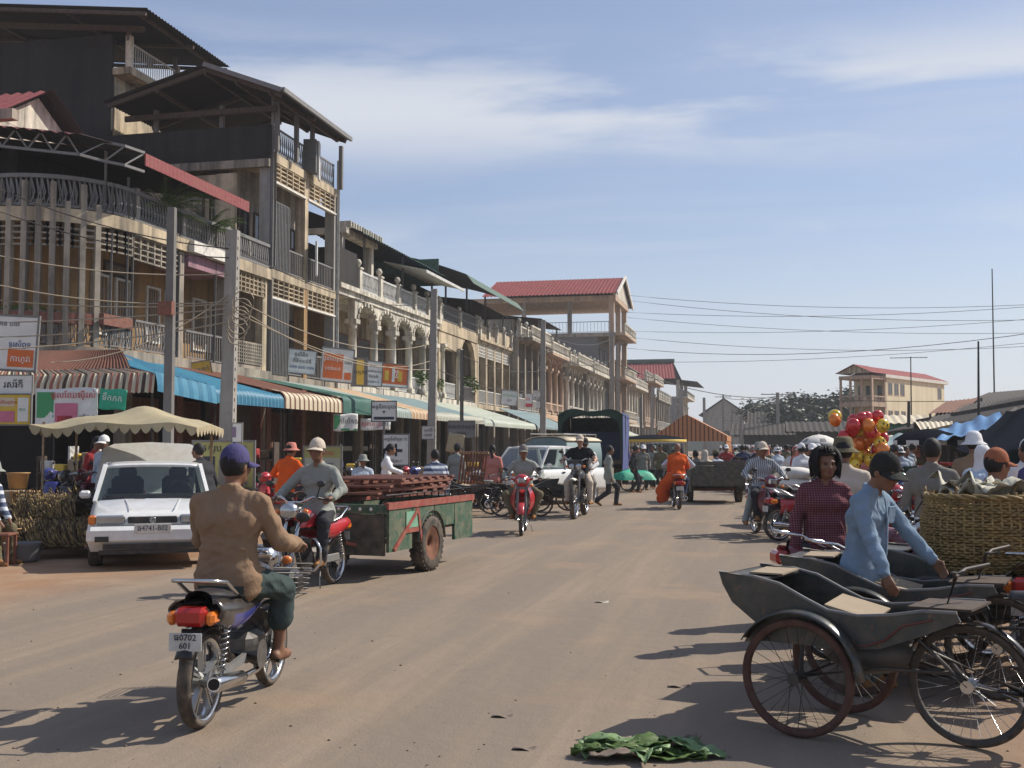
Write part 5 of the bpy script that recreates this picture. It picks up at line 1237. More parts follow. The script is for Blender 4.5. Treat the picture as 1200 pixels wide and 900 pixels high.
parasol('market_parasol', 'dark navy parasol with white flap marks in the market', (*at(1088, 524, d=33).xy, 0), 1.0, 2.15, .35, ['tarp_dark', 'trim_white'], lambda r_, j: int(r_ == 4 and j % 2 == 0))
parasol('market_parasol', 'yellow edged dark parasol beside the orange tent', (*at(765, 524, d=66).xy, 0), 2.0, 2.35, .3, ['tarp_dark', 'sign_yellow'], lambda r_, j: int(r_ == 4))
# ---------------------------------------------------------------- market on the right
def tarp(name, label, quad, m, sag=.15, posts=True, ridge=0.0, n=14, cat='tarpaulin'):
    T_ = thing(name, label, cat); a, b_, c_, d_ = map(Vector, quad); b = MB(); ph = random.random() * 6
    def fn(u, v):
        p = a.lerp(b_, v).lerp(d_.lerp(c_, v), u); w = sag * (math.sin(u * math.pi) * math.sin(v * math.pi)) - .05 * math.sin(v * 17 + ph) * math.sin(u * 5 + ph) - .03 * math.sin(v * 31 + 2 * ph)
        return p - Vector((0, 0, w)) + Vector((0, 0, ridge * math.sin(math.pi * u)))
    b.grid(fn, n, n * 2, 0, True); b.build('sheet', m, T_)
    if posts:
        for q in (a, b_, c_, d_): b = MB(); b.tube([(q.x, q.y, 0), (q.x, q.y, q.z - .0)], .03, 6); b.build('post', 'wood_dark', T_)
    return T_
tarp('market_tarp', 'bright blue tarpaulin stretched over the market stalls', (at(1095, 517, d=30), at(1180, 500, d=26), at(1172, 482, d=33), at(1100, 503, d=38)), 'tarp_blue', .12)
tarp('market_tarp', 'blue grey tarpaulin beyond the navy parasol', (at(1020, 524, d=40), at(1110, 520, d=37), at(1112, 502, d=46), at(1030, 512, d=50)), 'awn_bluegrey', .12)
tarp('market_tarp', 'pale dusty tarpaulin left of the navy parasol', (at(1000, 526, d=52), at(1060, 522, d=50), at(1060, 510, d=60), at(1005, 514, d=62)), 'awn_cream', .1)
tarp('market_tarp', 'dark tarpaulin roof hanging at the market edge behind the basket', (at(1120, 530, d=19), at(1330, 535, d=17), at(1330, 455, d=22), at(1180, 482, d=26)), 'tarp_dark', .25)
tarp('market_tarp', 'dark green tarpaulin below the dark roof', (at(1150, 545, d=21), at(1290, 540, d=19), at(1290, 505, d=23), at(1160, 510, d=25)), 'tarp_green', .15)
def tinroof(name, label, e0, e1, r0, r1, m, wallm='wall_dark', zb=0, walls=True):
    T_ = thing(name, label, 'market roof'); b = MB(); e0, e1, r0, r1 = map(Vector, (e0, e1, r0, r1)); corrug(b, e0, e1, r0, r1, max(8, int((e1 - e0).length / .25)), .035); b.build('tin_sheet', m, T_)
    for q in (e0, e1, r0, r1): b = MB(); b.bar((q.x, q.y, 0), (q.x, q.y, q.z - .03), .12); b.build('post', 'wood_dark', T_)
    if walls: b = MB(); b.bar((r0.x, r0.y, r0.z * .5), (r1.x, r1.y, r1.z * .5), .1, r0.z * .96); b.build('back_wall', wallm, T_)
tinroof('market_roof', 'cream corrugated roof over the market, below the dark peaked roof', at(1080, 506, d=48), at(1180, 504, d=44), at(1072, 494, d=53), at(1180, 494, d=50), 'awn_cream')
tinroof('market_roof', 'large dark peaked tin roof rising behind the market', at(1085, 497, d=62), at(1300, 492, d=52), at(1105, 478, d=70), at(1300, 448, d=70), 'roof_tin')
tinroof('market_roof', 'second dark tin roof with a faded red patch', at(1125, 474, d=72), at(1330, 470, d=68), at(1160, 460, d=82), at(1330, 446, d=80), 'roof_tin')
tinroof('market_roof', 'rusty tin roof beside the dark peaked roof', at(1090, 484, d=66), at(1125, 483, d=66), at(1110, 470, d=74), at(1150, 466, d=74), 'rust')
tinroof('market_roof', 'sloping grey tin roof over stalls at the market edge', at(1160, 500, d=34), at(1320, 492, d=32), at(1190, 478, d=42), at(1320, 455, d=42), 'roof_tin')
b = MB(); b.bar(at(1090, 505, d=44), at(1230, 474, d=40), .1, .14); tag(b.build('beam', 'wood_pale'), 'long pale beam slanting across the market roofs', 'beam')
for px, py, d_, r_, lb in ((1143, 400, 40, .045, 'tall dark mast standing among the market tarpaulins'), (1161, 315, 90, .06, 'very tall thin aerial mast beyond the market roofs'), (1066, 418, 112, .07, 'television aerial mast before the yellow building'), (1063, 470, 70, .12, 'stout post standing before the yellow building')):
    q = at(px, py, d=d_); b = MB(); b.tube([(q.x, q.y, 0), (q.x + .1, q.y, q.z)], [r_ * 1.3, r_ * .7], 8); P = thing('mast', lb, 'mast'); b.build('shaft', 'iron_dark', P)
    if 'television' in lb:
        b = MB(); b.bar((q.x - 1.9, q.y, q.z - .1), (q.x + 1.7, q.y, q.z - .1), .06)
        for i in range(8): b.bar((q.x - 1.8 + i * .48, q.y - .5, q.z - .1), (q.x - 1.8 + i * .48, q.y + .5, q.z - .1), .04)
        b.build('aerial', 'iron_dark', P)
# stall counters in the shade
for k, (px, d_, lb) in enumerate(((1120, 27, 'dark market counter under the blue tarpaulin'), (1175, 24, 'dark market counter under the dark tarpaulin roof'), (1060, 42, 'dark market counter under the blue grey tarpaulin'), (1150, 34, 'dark market counter behind the blue tarpaulin'))):
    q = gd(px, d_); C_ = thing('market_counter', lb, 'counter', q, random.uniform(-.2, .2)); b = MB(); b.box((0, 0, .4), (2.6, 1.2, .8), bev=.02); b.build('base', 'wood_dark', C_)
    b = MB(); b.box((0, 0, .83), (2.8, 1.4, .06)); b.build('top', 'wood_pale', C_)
    for i in range(7): b = MB(); b.box((-1.1 + i * .36, random.uniform(-.3, .3), .86 + .14), (.3, .3, .28), bev=.03); b.build('goods', random.choice(['tarp_dark', 'cardboard', 'cloth_red', 'tarp_green', 'straw']), C_)
# back wall of the market hall, keeps the stalls dark
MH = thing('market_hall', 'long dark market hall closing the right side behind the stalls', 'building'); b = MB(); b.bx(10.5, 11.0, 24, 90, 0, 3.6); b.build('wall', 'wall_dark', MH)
b = MB(); corrug(b, (8.2, 24, 2.7), (8.2, 90, 2.7), (14, 24, 4.4), (14, 90, 4.4), 120, .04); b.build('roof', 'roof_tin', MH)
for i in range(12): b = MB(); b.bar((8.5, 24.5 + i * 5.9, 0), (8.5, 24.5 + i * 5.9, 2.75), .14); b.build('post', 'wood_dark', MH)
# ---------------------------------------------------------------- trees
def tree(label, px, d_, h, crown, n=2600, leafm='leaf_dark', grp='trees at the street end'):
    q = gd(px, d_); T_ = thing('tree', label, 'tree', q, random.random() * 6, grp); b = MB(); tips = []
    b.tube([(0, 0, -.2), (.1, 0, h * .25), (.05, .1, h * .5)], [h * .035, h * .028, h * .02], 8)
    for i in range(9):
        a = i * 2.4 + random.random(); e = Vector((math.cos(a) * crown * random.uniform(.4, .9), math.sin(a) * crown * random.uniform(.4, .9), h * random.uniform(.55, .95)))
        s0 = Vector((.05, .05, h * random.uniform(.25, .5))); mid = s0.lerp(e, .5) + Vector((0, 0, h * .05)); b.tube([s0, mid, e], [h * .014, h * .009, h * .003], 5); tips += [e, mid.lerp(e, .6), e + Vector((random.uniform(-1, 1), random.uniform(-1, 1), random.uniform(-.3, .5))) * crown * .3]
    b.build('trunk', 'bark', T_); b = MB()
    for c_ in tips[::2]: b.sphere(c_, (crown * .2, crown * .2, crown * .13), 7, 5, 0, Matrix.Rotation(random.random() * 3, 3, 'Z'))
    for i in range(n):
        c_ = random.choice(tips); p_ = c_ + Vector((random.gauss(0, 1), random.gauss(0, 1), random.gauss(0, .7))) * crown * .17; s_ = random.uniform(.18, .42) * crown * .2
        ax = Vector((random.gauss(0, 1), random.gauss(0, 1), random.gauss(0, 1))).normalized(); x, y, _ = frame_from(ax)
        b.add([p_ - x * s_, p_ + y * s_ * .5, p_ + x * s_, p_ - y * s_ * .5], [(0, 1, 2, 3)])
    b.build('crown', leafm, T_)
for px, d_, h, cr_, lb in ((905, 165, 8.4, 4.6, 'spreading dark tree beside the cross armed pole'), (930, 160, 8.2, 5.0, 'broad dark tree behind the dark tin roofed shed'), (950, 155, 7.6, 4.6, 'dark tree between the shed and the tall rounded tree'), (972, 145, 9.0, 3.8, 'taller rounded tree left of the yellow building'), (990, 150, 7.4, 3.2, 'small tree against the yellow building'), (958, 138, 7.0, 5.0, 'low bushy tree in front of the tall rounded tree')):
    tree(lb, px, d_, h, cr_)
b = MB(); b.grid(lambda u, v: (-300 + 600 * v, 420 + 30 * math.sin(v * 20), (1 - u) * (5 + 2.5 * math.sin(v * 31) + 1.5 * math.sin(v * 77)) - .5), 6, 300, 0, True)
tag(b.build('distant_woods', 'leaf_dark'), 'far dark line of woods at the horizon', 'woods', kind='stuff')
# ================================================================ people: one continuous skin grown from a distance field
class SDF:
    def __init__(s): s.p = []
    def cap(s, a, b, ra, rb, mid, k=.03, fold=0.0, flat=None): s.p.append(('c', np.array(a, float), np.array(b, float), ra, rb, mid, k, fold, flat))
    def ell(s, c, r, mid, k=.02, M=None, fold=0.0): s.p.append(('e', np.array(c, float), np.array(r, float), None if M is None else np.array(M), 0, mid, k, fold, None))
    def mesh(s, h, seed=0):
        lo = np.full(3, 1e9); hi = -lo
        for q in s.p:
            if q[0] == 'c': r = max(q[3], q[4]); lo = np.minimum(lo, np.minimum(q[1], q[2]) - r); hi = np.maximum(hi, np.maximum(q[1], q[2]) + r)
            else: r = q[2].max(); lo = np.minimum(lo, q[1] - r); hi = np.maximum(hi, q[1] + r)
        lo -= 3 * h + .02; hi += 3 * h + .02; n = np.ceil((hi - lo) / h).astype(int) + 1
        ax = [lo[i] + h * np.arange(n[i]) for i in range(3)]
        D = np.full(n, .5, np.float32); Dm = np.full(n, .5, np.float32); Mi = np.zeros(n, np.int8); rs = np.random.RandomState(seed)
        for q in s.p:
            k = q[6]; pad = k + .03 + 2 * h
            if q[0] == 'c': r = max(q[3], q[4]); b0 = np.minimum(q[1], q[2]) - r - pad; b1 = np.maximum(q[1], q[2]) + r + pad
            else: r = q[2].max(); b0 = q[1] - r - pad; b1 = q[1] + r + pad
            i0 = np.maximum(0, np.floor((b0 - lo) / h).astype(int)); i1 = np.minimum(n, np.ceil((b1 - lo) / h).astype(int) + 1)
            sl = tuple(slice(a, b) for a, b in zip(i0, i1))
            X, Y, Z_ = np.meshgrid(*(ax[i][i0[i]:i1[i]] for i in range(3)), indexing='ij'); P = np.stack([X, Y, Z_], -1)
            if q[0] == 'c':
                ab = q[2] - q[1]; L2 = max(1e-9, ab @ ab); t = np.clip(((P - q[1]) @ ab) / L2, 0, 1); V = P - q[1] - t[..., None] * ab
                if q[8] is not None:                                   # flatten along a direction
                    f = np.array(q[8][0]); V = V + (V @ f)[..., None] * f * (q[8][1] - 1)
                d = np.sqrt((V ** 2).sum(-1)) - (q[3] + (q[4] - q[3]) * t)
            else:
                V = P - q[1]
                if q[3] is not None: V = V @ q[3]
                kk = np.sqrt(((V / q[2]) ** 2).sum(-1)); d = (kk - 1) * q[2].min() * 1.05
            if q[7]:
                a1, a2, a3 = rs.randn(3, 3) * 1.0; a1 = a1 / np.linalg.norm(a1) * 34; a2 = a2 / np.linalg.norm(a2) * 21; a3 = a3 / np.linalg.norm(a3) * 60
                w = np.sin(P @ a1 + 1.7 * np.sin(P @ a2 + seed)) * .6 + .4 * np.sin(P @ a3 + 2.0 * np.sin(P @ a1 * .5)); d = d + q[7] * (np.abs(w) * 1.6 - .8)
            Db = D[sl]; hh = np.clip(.5 + .5 * (Db - d) / max(k, 1e-4), 0, 1); D[sl] = Db * (1 - hh) + d * hh - k * hh * (1 - hh)
            c = d < Dm[sl]; Dm[sl] = np.where(c, d, Dm[sl]); Mi[sl] = np.where(c, q[5], Mi[sl])
        ins = D < 0; c8 = np.zeros(np.array(n) - 1, np.int8); corners = [(i, j, k) for i in (0, 1) for j in (0, 1) for k in (0, 1)]
        for (i, j, k) in corners: c8 += ins[i:n[0] - 1 + i, j:n[1] - 1 + j, k:n[2] - 1 + k]
        A = np.argwhere((c8 > 0) & (c8 < 8)); idx = np.full(np.array(n) - 1, -1, np.int64); idx[tuple(A.T)] = np.arange(len(A))
        pos = np.zeros((len(A), 3)); cnt = np.zeros(len(A))
        for c0 in corners:
            for axn in range(3):
                if c0[axn]: continue
                c1 = list(c0); c1[axn] = 1; v0 = D[tuple((A + c0).T)]; v1 = D[tuple((A + c1).T)]; m = (v0 < 0) != (v1 < 0); t = np.where(m, v0 / np.where(m, v0 - v1, 1), 0)
                e = np.tile(np.array(c0, float), (len(A), 1)); e[:, axn] = t; pos[m] += e[m]; cnt[m] += 1
        V = (A + pos / cnt[:, None]) * h + lo; F = []; FM = []
        for axn in range(3):
            u, w = (axn + 1) % 3, (axn + 2) % 3; s0 = [slice(0, n[i]) for i in range(3)]; s1 = list(s0); s0[axn] = slice(0, n[axn] - 1); s1[axn] = slice(1, n[axn])
            ch = np.argwhere(ins[tuple(s0)] != ins[tuple(s1)]); ch = ch[(ch[:, u] > 0) & (ch[:, w] > 0) & (ch[:, u] < n[u] - 1) & (ch[:, w] < n[w] - 1)]
            a = ch.copy(); du = np.zeros(3, int); du[u] = 1; dw = np.zeros(3, int); dw[w] = 1; du_, dw_ = du, dw
            q4 = np.stack([idx[tuple((a - du_ - dw_).T)], idx[tuple((a - dw_).T)], idx[tuple(a.T)], idx[tuple((a - du_).T)]], 1)
            first = ins[tuple(a.T)]; q4[~first] = q4[~first][:, ::-1]; nb = a.copy(); nb[:, axn] += 1
            mi = np.where(first, Mi[tuple(a.T)], Mi[tuple(nb.T)]); ok = (q4 >= 0).all(1); F.append(q4[ok]); FM.append(mi[ok])
        return V, np.concatenate(F), np.concatenate(FM)
def np_mesh(name, V, F, FM, mats):
    me = bpy.data.meshes.new(name); me.vertices.add(len(V)); me.vertices.foreach_set('co', V.astype(np.float32).ravel())
    me.loops.add(len(F) * 4); me.loops.foreach_set('vertex_index', F.astype(np.int32).ravel()); me.polygons.add(len(F))
    me.polygons.foreach_set('loop_start', np.arange(0, len(F) * 4, 4, dtype=np.int32)); me.polygons.foreach_set('loop_total', np.full(len(F), 4, np.int32))
    for m in mats: me.materials.append(MATS[m])
    me.polygons.foreach_set('material_index', FM.astype(np.int32)); me.polygons.foreach_set('use_smooth', np.ones(len(F), bool)); me.update(calc_edges=True); me.validate(); return me
def ik(a, c, l1, l2, hint):
    a, c, hint = Vector(a), Vector(c), Vector(hint); v = c - a; L = min(v.length, (l1 + l2) * .999); v.normalize(); c = a + v * L
    x = (l1 * l1 - l2 * l2 + L * L) / (2 * L); y = math.sqrt(max(0, l1 * l1 - x * x)); hn = hint - v * hint.dot(v); hn.normalize(); return a + v * x + hn * y, c
def person(label, loc, rz, sp, group=None, h=.014, cat='person'):
    """sp: pose and clothes. Built facing +Y, x to the right, feet or seat where the pose puts them."""
    me, hats, HM = body_mesh(sp, h)
    R_ = thing('person', label, cat, loc, rz, group)
    o = bpy.data.objects.new('body', me); COL.objects.link(o); o.parent = R_
    for nm, mb, ms in hats: mb.build(nm, ms, R_)
    return R_
def body_mesh(sp, h):
    g = lambda k, d: sp.get(k, d)
    S = SDF(); sc = g('scale', 1.0); P = Vector(g('pelvis', (0, 0, .88))); lean = g('lean', 0.0); twist = g('twist', 0.0); roll = g('roll', 0.0)
    up = Matrix.Rotation(roll, 3, 'Y') @ (Matrix.Rotation(-lean, 3, 'X') @ Vector((0, 0, 1))); xr = Matrix.Rotation(twist, 3, 'Z') @ Vector((1, 0, 0)); xr = (xr - up * xr.dot(up)).normalized(); fw = up.cross(xr)
    fem = g('female', False); hx = Matrix.Rotation(g('hip_twist', 0), 3, 'Z') @ Vector((1, 0, 0)); bulk = g('bulk', 1.0); ft = g('folds', .006) if h < .02 else 0.0
    SK, SH, PA, SHOE = 0, 1, 2, 3
    T = lambda v: tuple(Vector(v) * sc)
    sw = (.165 if fem else .185) * (1 + .25 * (bulk - 1)); Sc = P + up * .47; N = P + up * .515
    def C(a, b, ra, rb, m, k=.03, fold=0, flat=None): S.cap(T(a), T(b), ra * sc, rb * sc, m, k, fold, flat)
    C(P - hx * .075, P + hx * .075, .118 * bulk, .118 * bulk, PA if g('tucked', False) else SH, .04, ft)
    if not g('tucked', False): C(P - up * .06 - hx * .075, P - up * .06 + hx * .075, .122 * bulk, .122 * bulk, SH, .03, ft)
    C(P - up * .03 - hx * .07, P - up * .03 + hx * .07, .112, .112, PA, .03)
    C(P + up * .15 - xr * .06, P + up * .15 + xr * .06, .112 * bulk, .112 * bulk, SH, .06, ft); C(P + up * .33 - xr * .085 - fw * .005, P + up * .33 + xr * .085 - fw * .005, .118 * bulk, .118 * bulk, SH, .06, ft)
    if fem:
        for sg in (-1, 1): S.ell(T(P + up * .33 + xr * (.075 * sg) + fw * .085), tuple(np.array((.062, .05, .06)) * sc), SH, .04)
    C(Sc - xr * (sw - .045) - up * .02, Sc + xr * (sw - .045) - up * .02, .064 * bulk, .064 * bulk, SH, .05, ft * .6)
    for sg in (-1, 1): C(Sc + xr * sg * .12 - up * .012, N + up * .012, .048, .046, SH, .04)
    hyaw, hpit, hrol = g('head', (0, 0, 0)); hb = Matrix.Rotation(hyaw, 3, 'Z') @ Matrix.Rotation(hpit, 3, 'X') @ Matrix.Rotation(hrol, 3, 'Y')
    nk = N + up * .015 + (hb @ Vector((0, .03, .05))); Hc = nk + hb @ Vector((0, .025, .102)); HR = hb
    C(N + up * .01 + fw * .012, nk + hb @ Vector((0, .0, .05)), .05, .05, SK, .02)
    if g('collar', True):
        cp = [N + up * (.012 - .022 * math.sin(i / 14 * 6.2832)) + xr * (.064 * math.cos(i / 14 * 6.2832)) + fw * (.01 + .062 * math.sin(i / 14 * 6.2832)) for i in range(14)]
        for i in range(14):
            if i in (2, 3, 4): continue
            for dz in (-.008, .008): C(cp[i] + up * dz, cp[(i + 1) % 14] + up * dz, .0125, .0125, SH, .01)
    E = lambda c, r, m=SK, k=.02: S.ell(T(Hc + HR @ Vector(c)), tuple(np.array(r) * sc), m, k, HR)
    E((0, -.008, .012), (.077, .096, .108)); E((0, .03, -.055), (.056, .062, .062), SK, .035); E((0, .055, -.095), (.03, .03, .026), SK, .03)
    if h < .02:
        E((0, .098, -.028), (.016, .02, .022), SK, .012); C(Hc + HR @ Vector((0, .088, .02)), Hc + HR @ Vector((0, .105, -.025)), .009, .013, SK, .012)
        for sg in (-1, 1): E((.076 * sg, -.01, -.012), (.012, .02, .032), SK, .008); E((.033 * sg, .082, .027), (.026, .014, .009), SK, .012); E((.045 * sg, .062, -.03), (.026, .025, .024), SK, .02)
        E((0, .093, -.062), (.024, .013, .012), 4, .006)
        for sg in (-1, 1): E((.032 * sg, .0865, .008), (.0125, .009, .007), 5, .004)
    # arms
    A1, A2 = .285, .25; sl = g('sleeve', 'long'); lsr = g('loose', .012)
    for sg, key in ((-1, 'L'), (1, 'R')):
        sh = Sc + xr * (sw * sg) - up * .03; W = g('hand' + key, None)
        if W is None: W = Vector((sh.x + .06 * sg, sh.y + .03, P.z - .08))
        el, wr = ik(sh, W, A1, A2, g('elbow' + key, (.5 * sg, -.6, -.5)))
        S1 = SH if sl != 'none' else SK; C(sh, el, .05 * bulk + lsr, .041 + lsr, S1 if sl == 'long' else SK, .014, ft if sl == 'long' else 0)
        if sl == 'short': C(sh, sh.lerp(el, .62), .06 * bulk + lsr, .056 + lsr, SH, .02, ft)
        fd = (wr - el).normalized()
        if sl == 'long': C(el, wr - fd * .02, .041 + lsr, .033 + lsr, SH, .012, ft); C(el, wr, .038, .027, SK, .01)
        else: C(el, wr, .042, .028, SK, .03)
        # hand
        hd = Vector(g('hdir' + key, fd)).normalized(); pn = Vector(g('palm' + key, (-sg * .9, 0, -.2 if abs(hd.z) < .8 else 0))); pn = (pn - hd * pn.dot(hd)).normalized(); wv = hd.cross(pn).normalized() * 1.0
        curl = g('curl' + key, .35)
        if h < .011:
            pc = wr + hd * .05; C(wr, wr + hd * .075 - wv * .018, .024, .022, SK, .015, 0, (tuple(pn), 1.5)); C(wr, wr + hd * .075 + wv * .018, .024, .022, SK, .015, 0, (tuple(pn), 1.5))
            for fi, (o, L) in enumerate(((-.03, .062), (-.01, .075), (.01, .07), (.029, .055))):
                b0 = wr + hd * .085 + wv * o; dd = hd.copy()
                for s_ in range(3):
                    dd = (dd * math.cos(curl) + pn * math.sin(curl)).normalized(); b1 = b0 + dd * (L * (.45, .32, .26)[s_]); C(b0, b1, .0098, .0088, SK, .004); b0 = b1
            th = wr + hd * .03 - wv * .03; t1 = th + (hd * .6 - wv * .7 + pn * .35).normalized() * .035; C(th, t1, .013, .0115, SK, .012); C(t1, t1 + (hd * .8 + pn * .6).normalized() * .032, .0115, .009, SK, .004)
        else: C(wr, wr + hd * .1 + pn * .02 * curl, .032, .026, SK, .02, 0, (tuple(pn), 1.35))
    # legs
    L1, L2 = .42, .41; pl = g('pants_len', 'long'); pw = g('pants_loose', .014); sk = g('skirt', False)
    for sg, key in ((-1, 'L'), (1, 'R')):
        hp = P + hx * (.088 * sg) - Vector((0, 0, .035)); An = Vector(g('foot' + key, (.1 * sg, 0, .075))); kn, an = ik(hp, An, L1, L2, g('knee' + key, (.15 * sg, 1, 0)))
        C(hp, kn, .088 * (bulk * .5 + .5) + pw, .058 + pw, PA, .03, ft)
        end = 1.0 if pl == 'long' else .5 if pl == 'mid' else .15
        C(kn, kn.lerp(an, end), .055 + pw, (.043 if end > .9 else .055) + pw * 1.2, PA, .025, ft)
        if end < 1: C(kn.lerp(an, .2), an, .05, .034, SK, .02)
        C(kn.lerp(an, .8), an, .034, .034, SK, .01)
        fdv = Vector(g('toe' + key, (.1 * sg, 1, 0))).normalized(); heel = an - fdv * .045 - Vector((0, 0, .038)); toe = an + fdv * .15 - Vector((0, 0, .048)); sm = SHOE if g('shoes', True) else SK
        C(heel, toe, .038, .03, sm, .02); C(an, an + fdv * .06 - Vector((0, 0, .03)), .036, .036, sm, .02)
        if not g('shoes', True): C(heel - Vector((0, 0, .028)), toe + fdv * .01 - Vector((0, 0, .022)), .018, .016, SHOE, .004, 0)
    if sk: C(P - up * .05, P - Vector((0, -.02, .5)), .13, .17, PA, .05, ft)
    if g('robe', False): C(P + Vector((0, .05, 0)), P + Vector((0, .3, -.25)), .2, .17, SH, .06, ft); C(P + Vector((0, .3, -.2)), P + Vector((0, .25, -.55)), .15, .15, SH, .06, ft)
    for q in g('extra', ()): S.cap(T(q[0]), T(q[1]), q[2] * sc, q[3] * sc, q[4], .02, ft if len(q) > 5 else 0)
    V, F, FM = S.mesh(h, g('seed', 1))
    cen = V[F].mean(1) / sc; rel = cen - np.array(P); hu = rel @ np.array(up); lat = np.abs(rel @ np.array(xr)); fwd = np.abs(rel @ np.array(fw)); hem = g('hem', .0 if g('tucked', False) else .14)
    core = (lat < .2) & (fwd < .2) & (hu < .12) & (hu > -.3); tors = core & ((FM == SH) | (FM == PA))
    if not g('robe', False) and not g('keep', False):
        arm = (lat > .15) & (FM == SH); FM = np.where(tors & (hu < -hem) & ~arm, PA, np.where(tors & (hu >= -hem), SH, FM))
    FM = np.where((FM == SK) & (lat < .12) & (fwd < .17) & (hu < .3) & (hu > -hem), SH, FM)
    mats = [g('skin', 'skin'), g('shirt', 'cloth_white'), g('pants', 'cloth_dark'), g('shoe', 'leather'), 'lip', 'hair']
    me = np_mesh('body', V, F, FM, mats)
    HM = Matrix.Translation(Hc * sc) @ HR.to_4x4() @ Matrix.Scale(sc, 4); out = []
    lo = h > .02
    def hm(mb): mb.v = [tuple(HM @ Vector(p)) for p in mb.v]; return mb
    hs = g('hair', 'short')
    if hs:
        b = MB(); n, k = (14, 9) if lo else (40, 26)
        full = hs in ('long', 'bob'); rad = (.086, .100, .112) if not full else (.118, .122, .138)
        def hf(u, v):
            a, e = v * 6.2832, math.pi * u; x, y, z = math.sin(e) * math.cos(a), math.sin(e) * math.sin(a), math.cos(e)
            r = 1 + (.008 if not full else .04) * math.sin(a * 7 + e * 5) + (.006 if not full else .02) * math.sin(a * 17 - e * 9); zz = .022 + rad[2] * z
            if full:
                if zz < 0: zz *= 1.25
                if y > 0 and zz < .075: y = min(y, .1 + .25 * abs(x) ** 2); x *= 1.06
            return (rad[0] * x * r, -.018 + rad[1] * y * r, zz)
        b.grid(hf, k, n, 0, True); out.append(('hair', hm(b), 'hair'))
        if full and not lo:                      # loose locks hanging round the face
            b = MB(); rg = random.Random(5)
            for i in range(300):
                a = rg.uniform(0, 6.2832); fr_ = abs(((a - math.pi / 2 + math.pi) % (2 * math.pi)) - math.pi); emax = 2.25 + rg.uniform(-.15, .25) if fr_ > .95 else rg.uniform(.75, .95)
                if fr_ < .95 and rg.random() < .35: continue
                sw_ = rg.uniform(.96, 1.16); ph = rg.random() * 6; pts = []
                for t in range(9):
                    e = .12 + (emax - .12) * t / 8; w_ = .012 * math.sin(t * 1.1 + ph); lo_ = max(0, e - 1.6); pts.append((.112 * sw_ * math.sin(min(e, 1.9)) * math.cos(a) * 1.04 + w_, -.016 + .118 * sw_ * math.sin(min(e, 1.9)) * math.sin(a) + w_ * .6, .024 + .124 * math.cos(e) * sw_ - .05 * lo_))
                b.tube(pts, [.008, .009, .009, .009, .009, .008, .007, .005, .002], 4, caps=False)
            out.append(('hair_locks', hm(b), 'hair'))
        if hs == 'pony': b = MB(); b.tube([(0, -.1, .03), (0, -.14, -.02), (0, -.13, -.16), (0, -.11, -.24)], [.03, .035, .03, .008], 8); out.append(('ponytail', hm(b), 'hair'))
    hat = g('hat', None)
    if hat:
        kind, hmn = hat; b = MB(); n = 12 if lo else 24
        if kind in ('cap', 'capback'):
            prof = [(.001, .148)] + [(.096 * math.sin(t), .048 + .1 * math.cos(t)) for t in (.3, .6, .9, 1.2, 1.5)] + [(.0985, .035), (.097, .022)]
            b.lathe(prof, n, 0, Matrix.Translation((0, -.008, 0)) @ Matrix.Diagonal((.93, 1.1, 1, 1))); s_ = 1 if kind == 'cap' else -1
            def brim(u, v):
                a = math.pi * (.12 + .76 * v); r = .09 + .085 * u * (math.sin(math.pi * v) ** .6); return (.96 * r * math.cos(a), s_ * (1.08 * .09 * math.sin(a) + .09 * u * math.sin(math.pi * v) ** .5) - .008, .035 - .035 * u - .02 * (math.cos(a)) ** 2)
            b.grid(brim, 5, 14, 0, True, thick=.005)
            if not lo: b.sphere((0, -.008, .15), .008, 6, 4)
        elif kind == 'bucket':
            b.lathe([(.001, .14), (.06, .138), (.085, .12), (.1, .05), (.104, .03), (.155, -.005), (.158, -.012), (.104, .02)], n, 0, Matrix.Diagonal((.95, 1.08, 1, 1)))
        elif kind == 'conical': b.lathe([(.001, .2), (.2, .02), (.198, .01), (.02, .17)], n)
        elif kind == 'pith': b.lathe([(.001, .165), (.05, .158), (.09, .12), (.105, .06), (.112, .03), (.16, .0), (.162, -.008), (.1, .03)], n, 0, Matrix.Diagonal((.95, 1.1, 1, 1)))
        elif kind == 'helmet': b.sphere((0, -.01, .03), (.12, .135, .13), n, 10)
        elif kind == 'scarf':
            b.lathe([(.001, .135), (.06, .125), (.096, .07), (.104, .0), (.1, -.06), (.11, -.13), (.13, -.2)], n, 0, Matrix.Translation((0, -.03, 0)) @ Matrix.Diagonal((.92, 1.05, 1, 1)))
        out.append(('hat', hm(b), hmn))
    return me, out, HM
mat('lip', (0.20, 0.07, 0.055), 0.5, var=.05)
def wrap_ride(lean=.12, **k):
    """astride a motorcycle built on the same origin"""
    d = dict(pelvis=(0, -.2, .88), lean=lean, handL=(-.33, .15, 1.035), handR=(.33, .15, 1.035), hdirL=(.05, .95, .05), hdirR=(-.05, .95, .05), palmL=(0, -.1, -1), palmR=(0, -.1, -1), curlL=.9, curlR=.9,
             footL=(-.2, .12, .36), footR=(.2, .12, .36), kneeL=(-.5, 1, .6), kneeR=(.5, 1, .6), elbowL=(-.8, -.3, -.6), elbowR=(.8, -.3, -.6)); d.update(k); return d
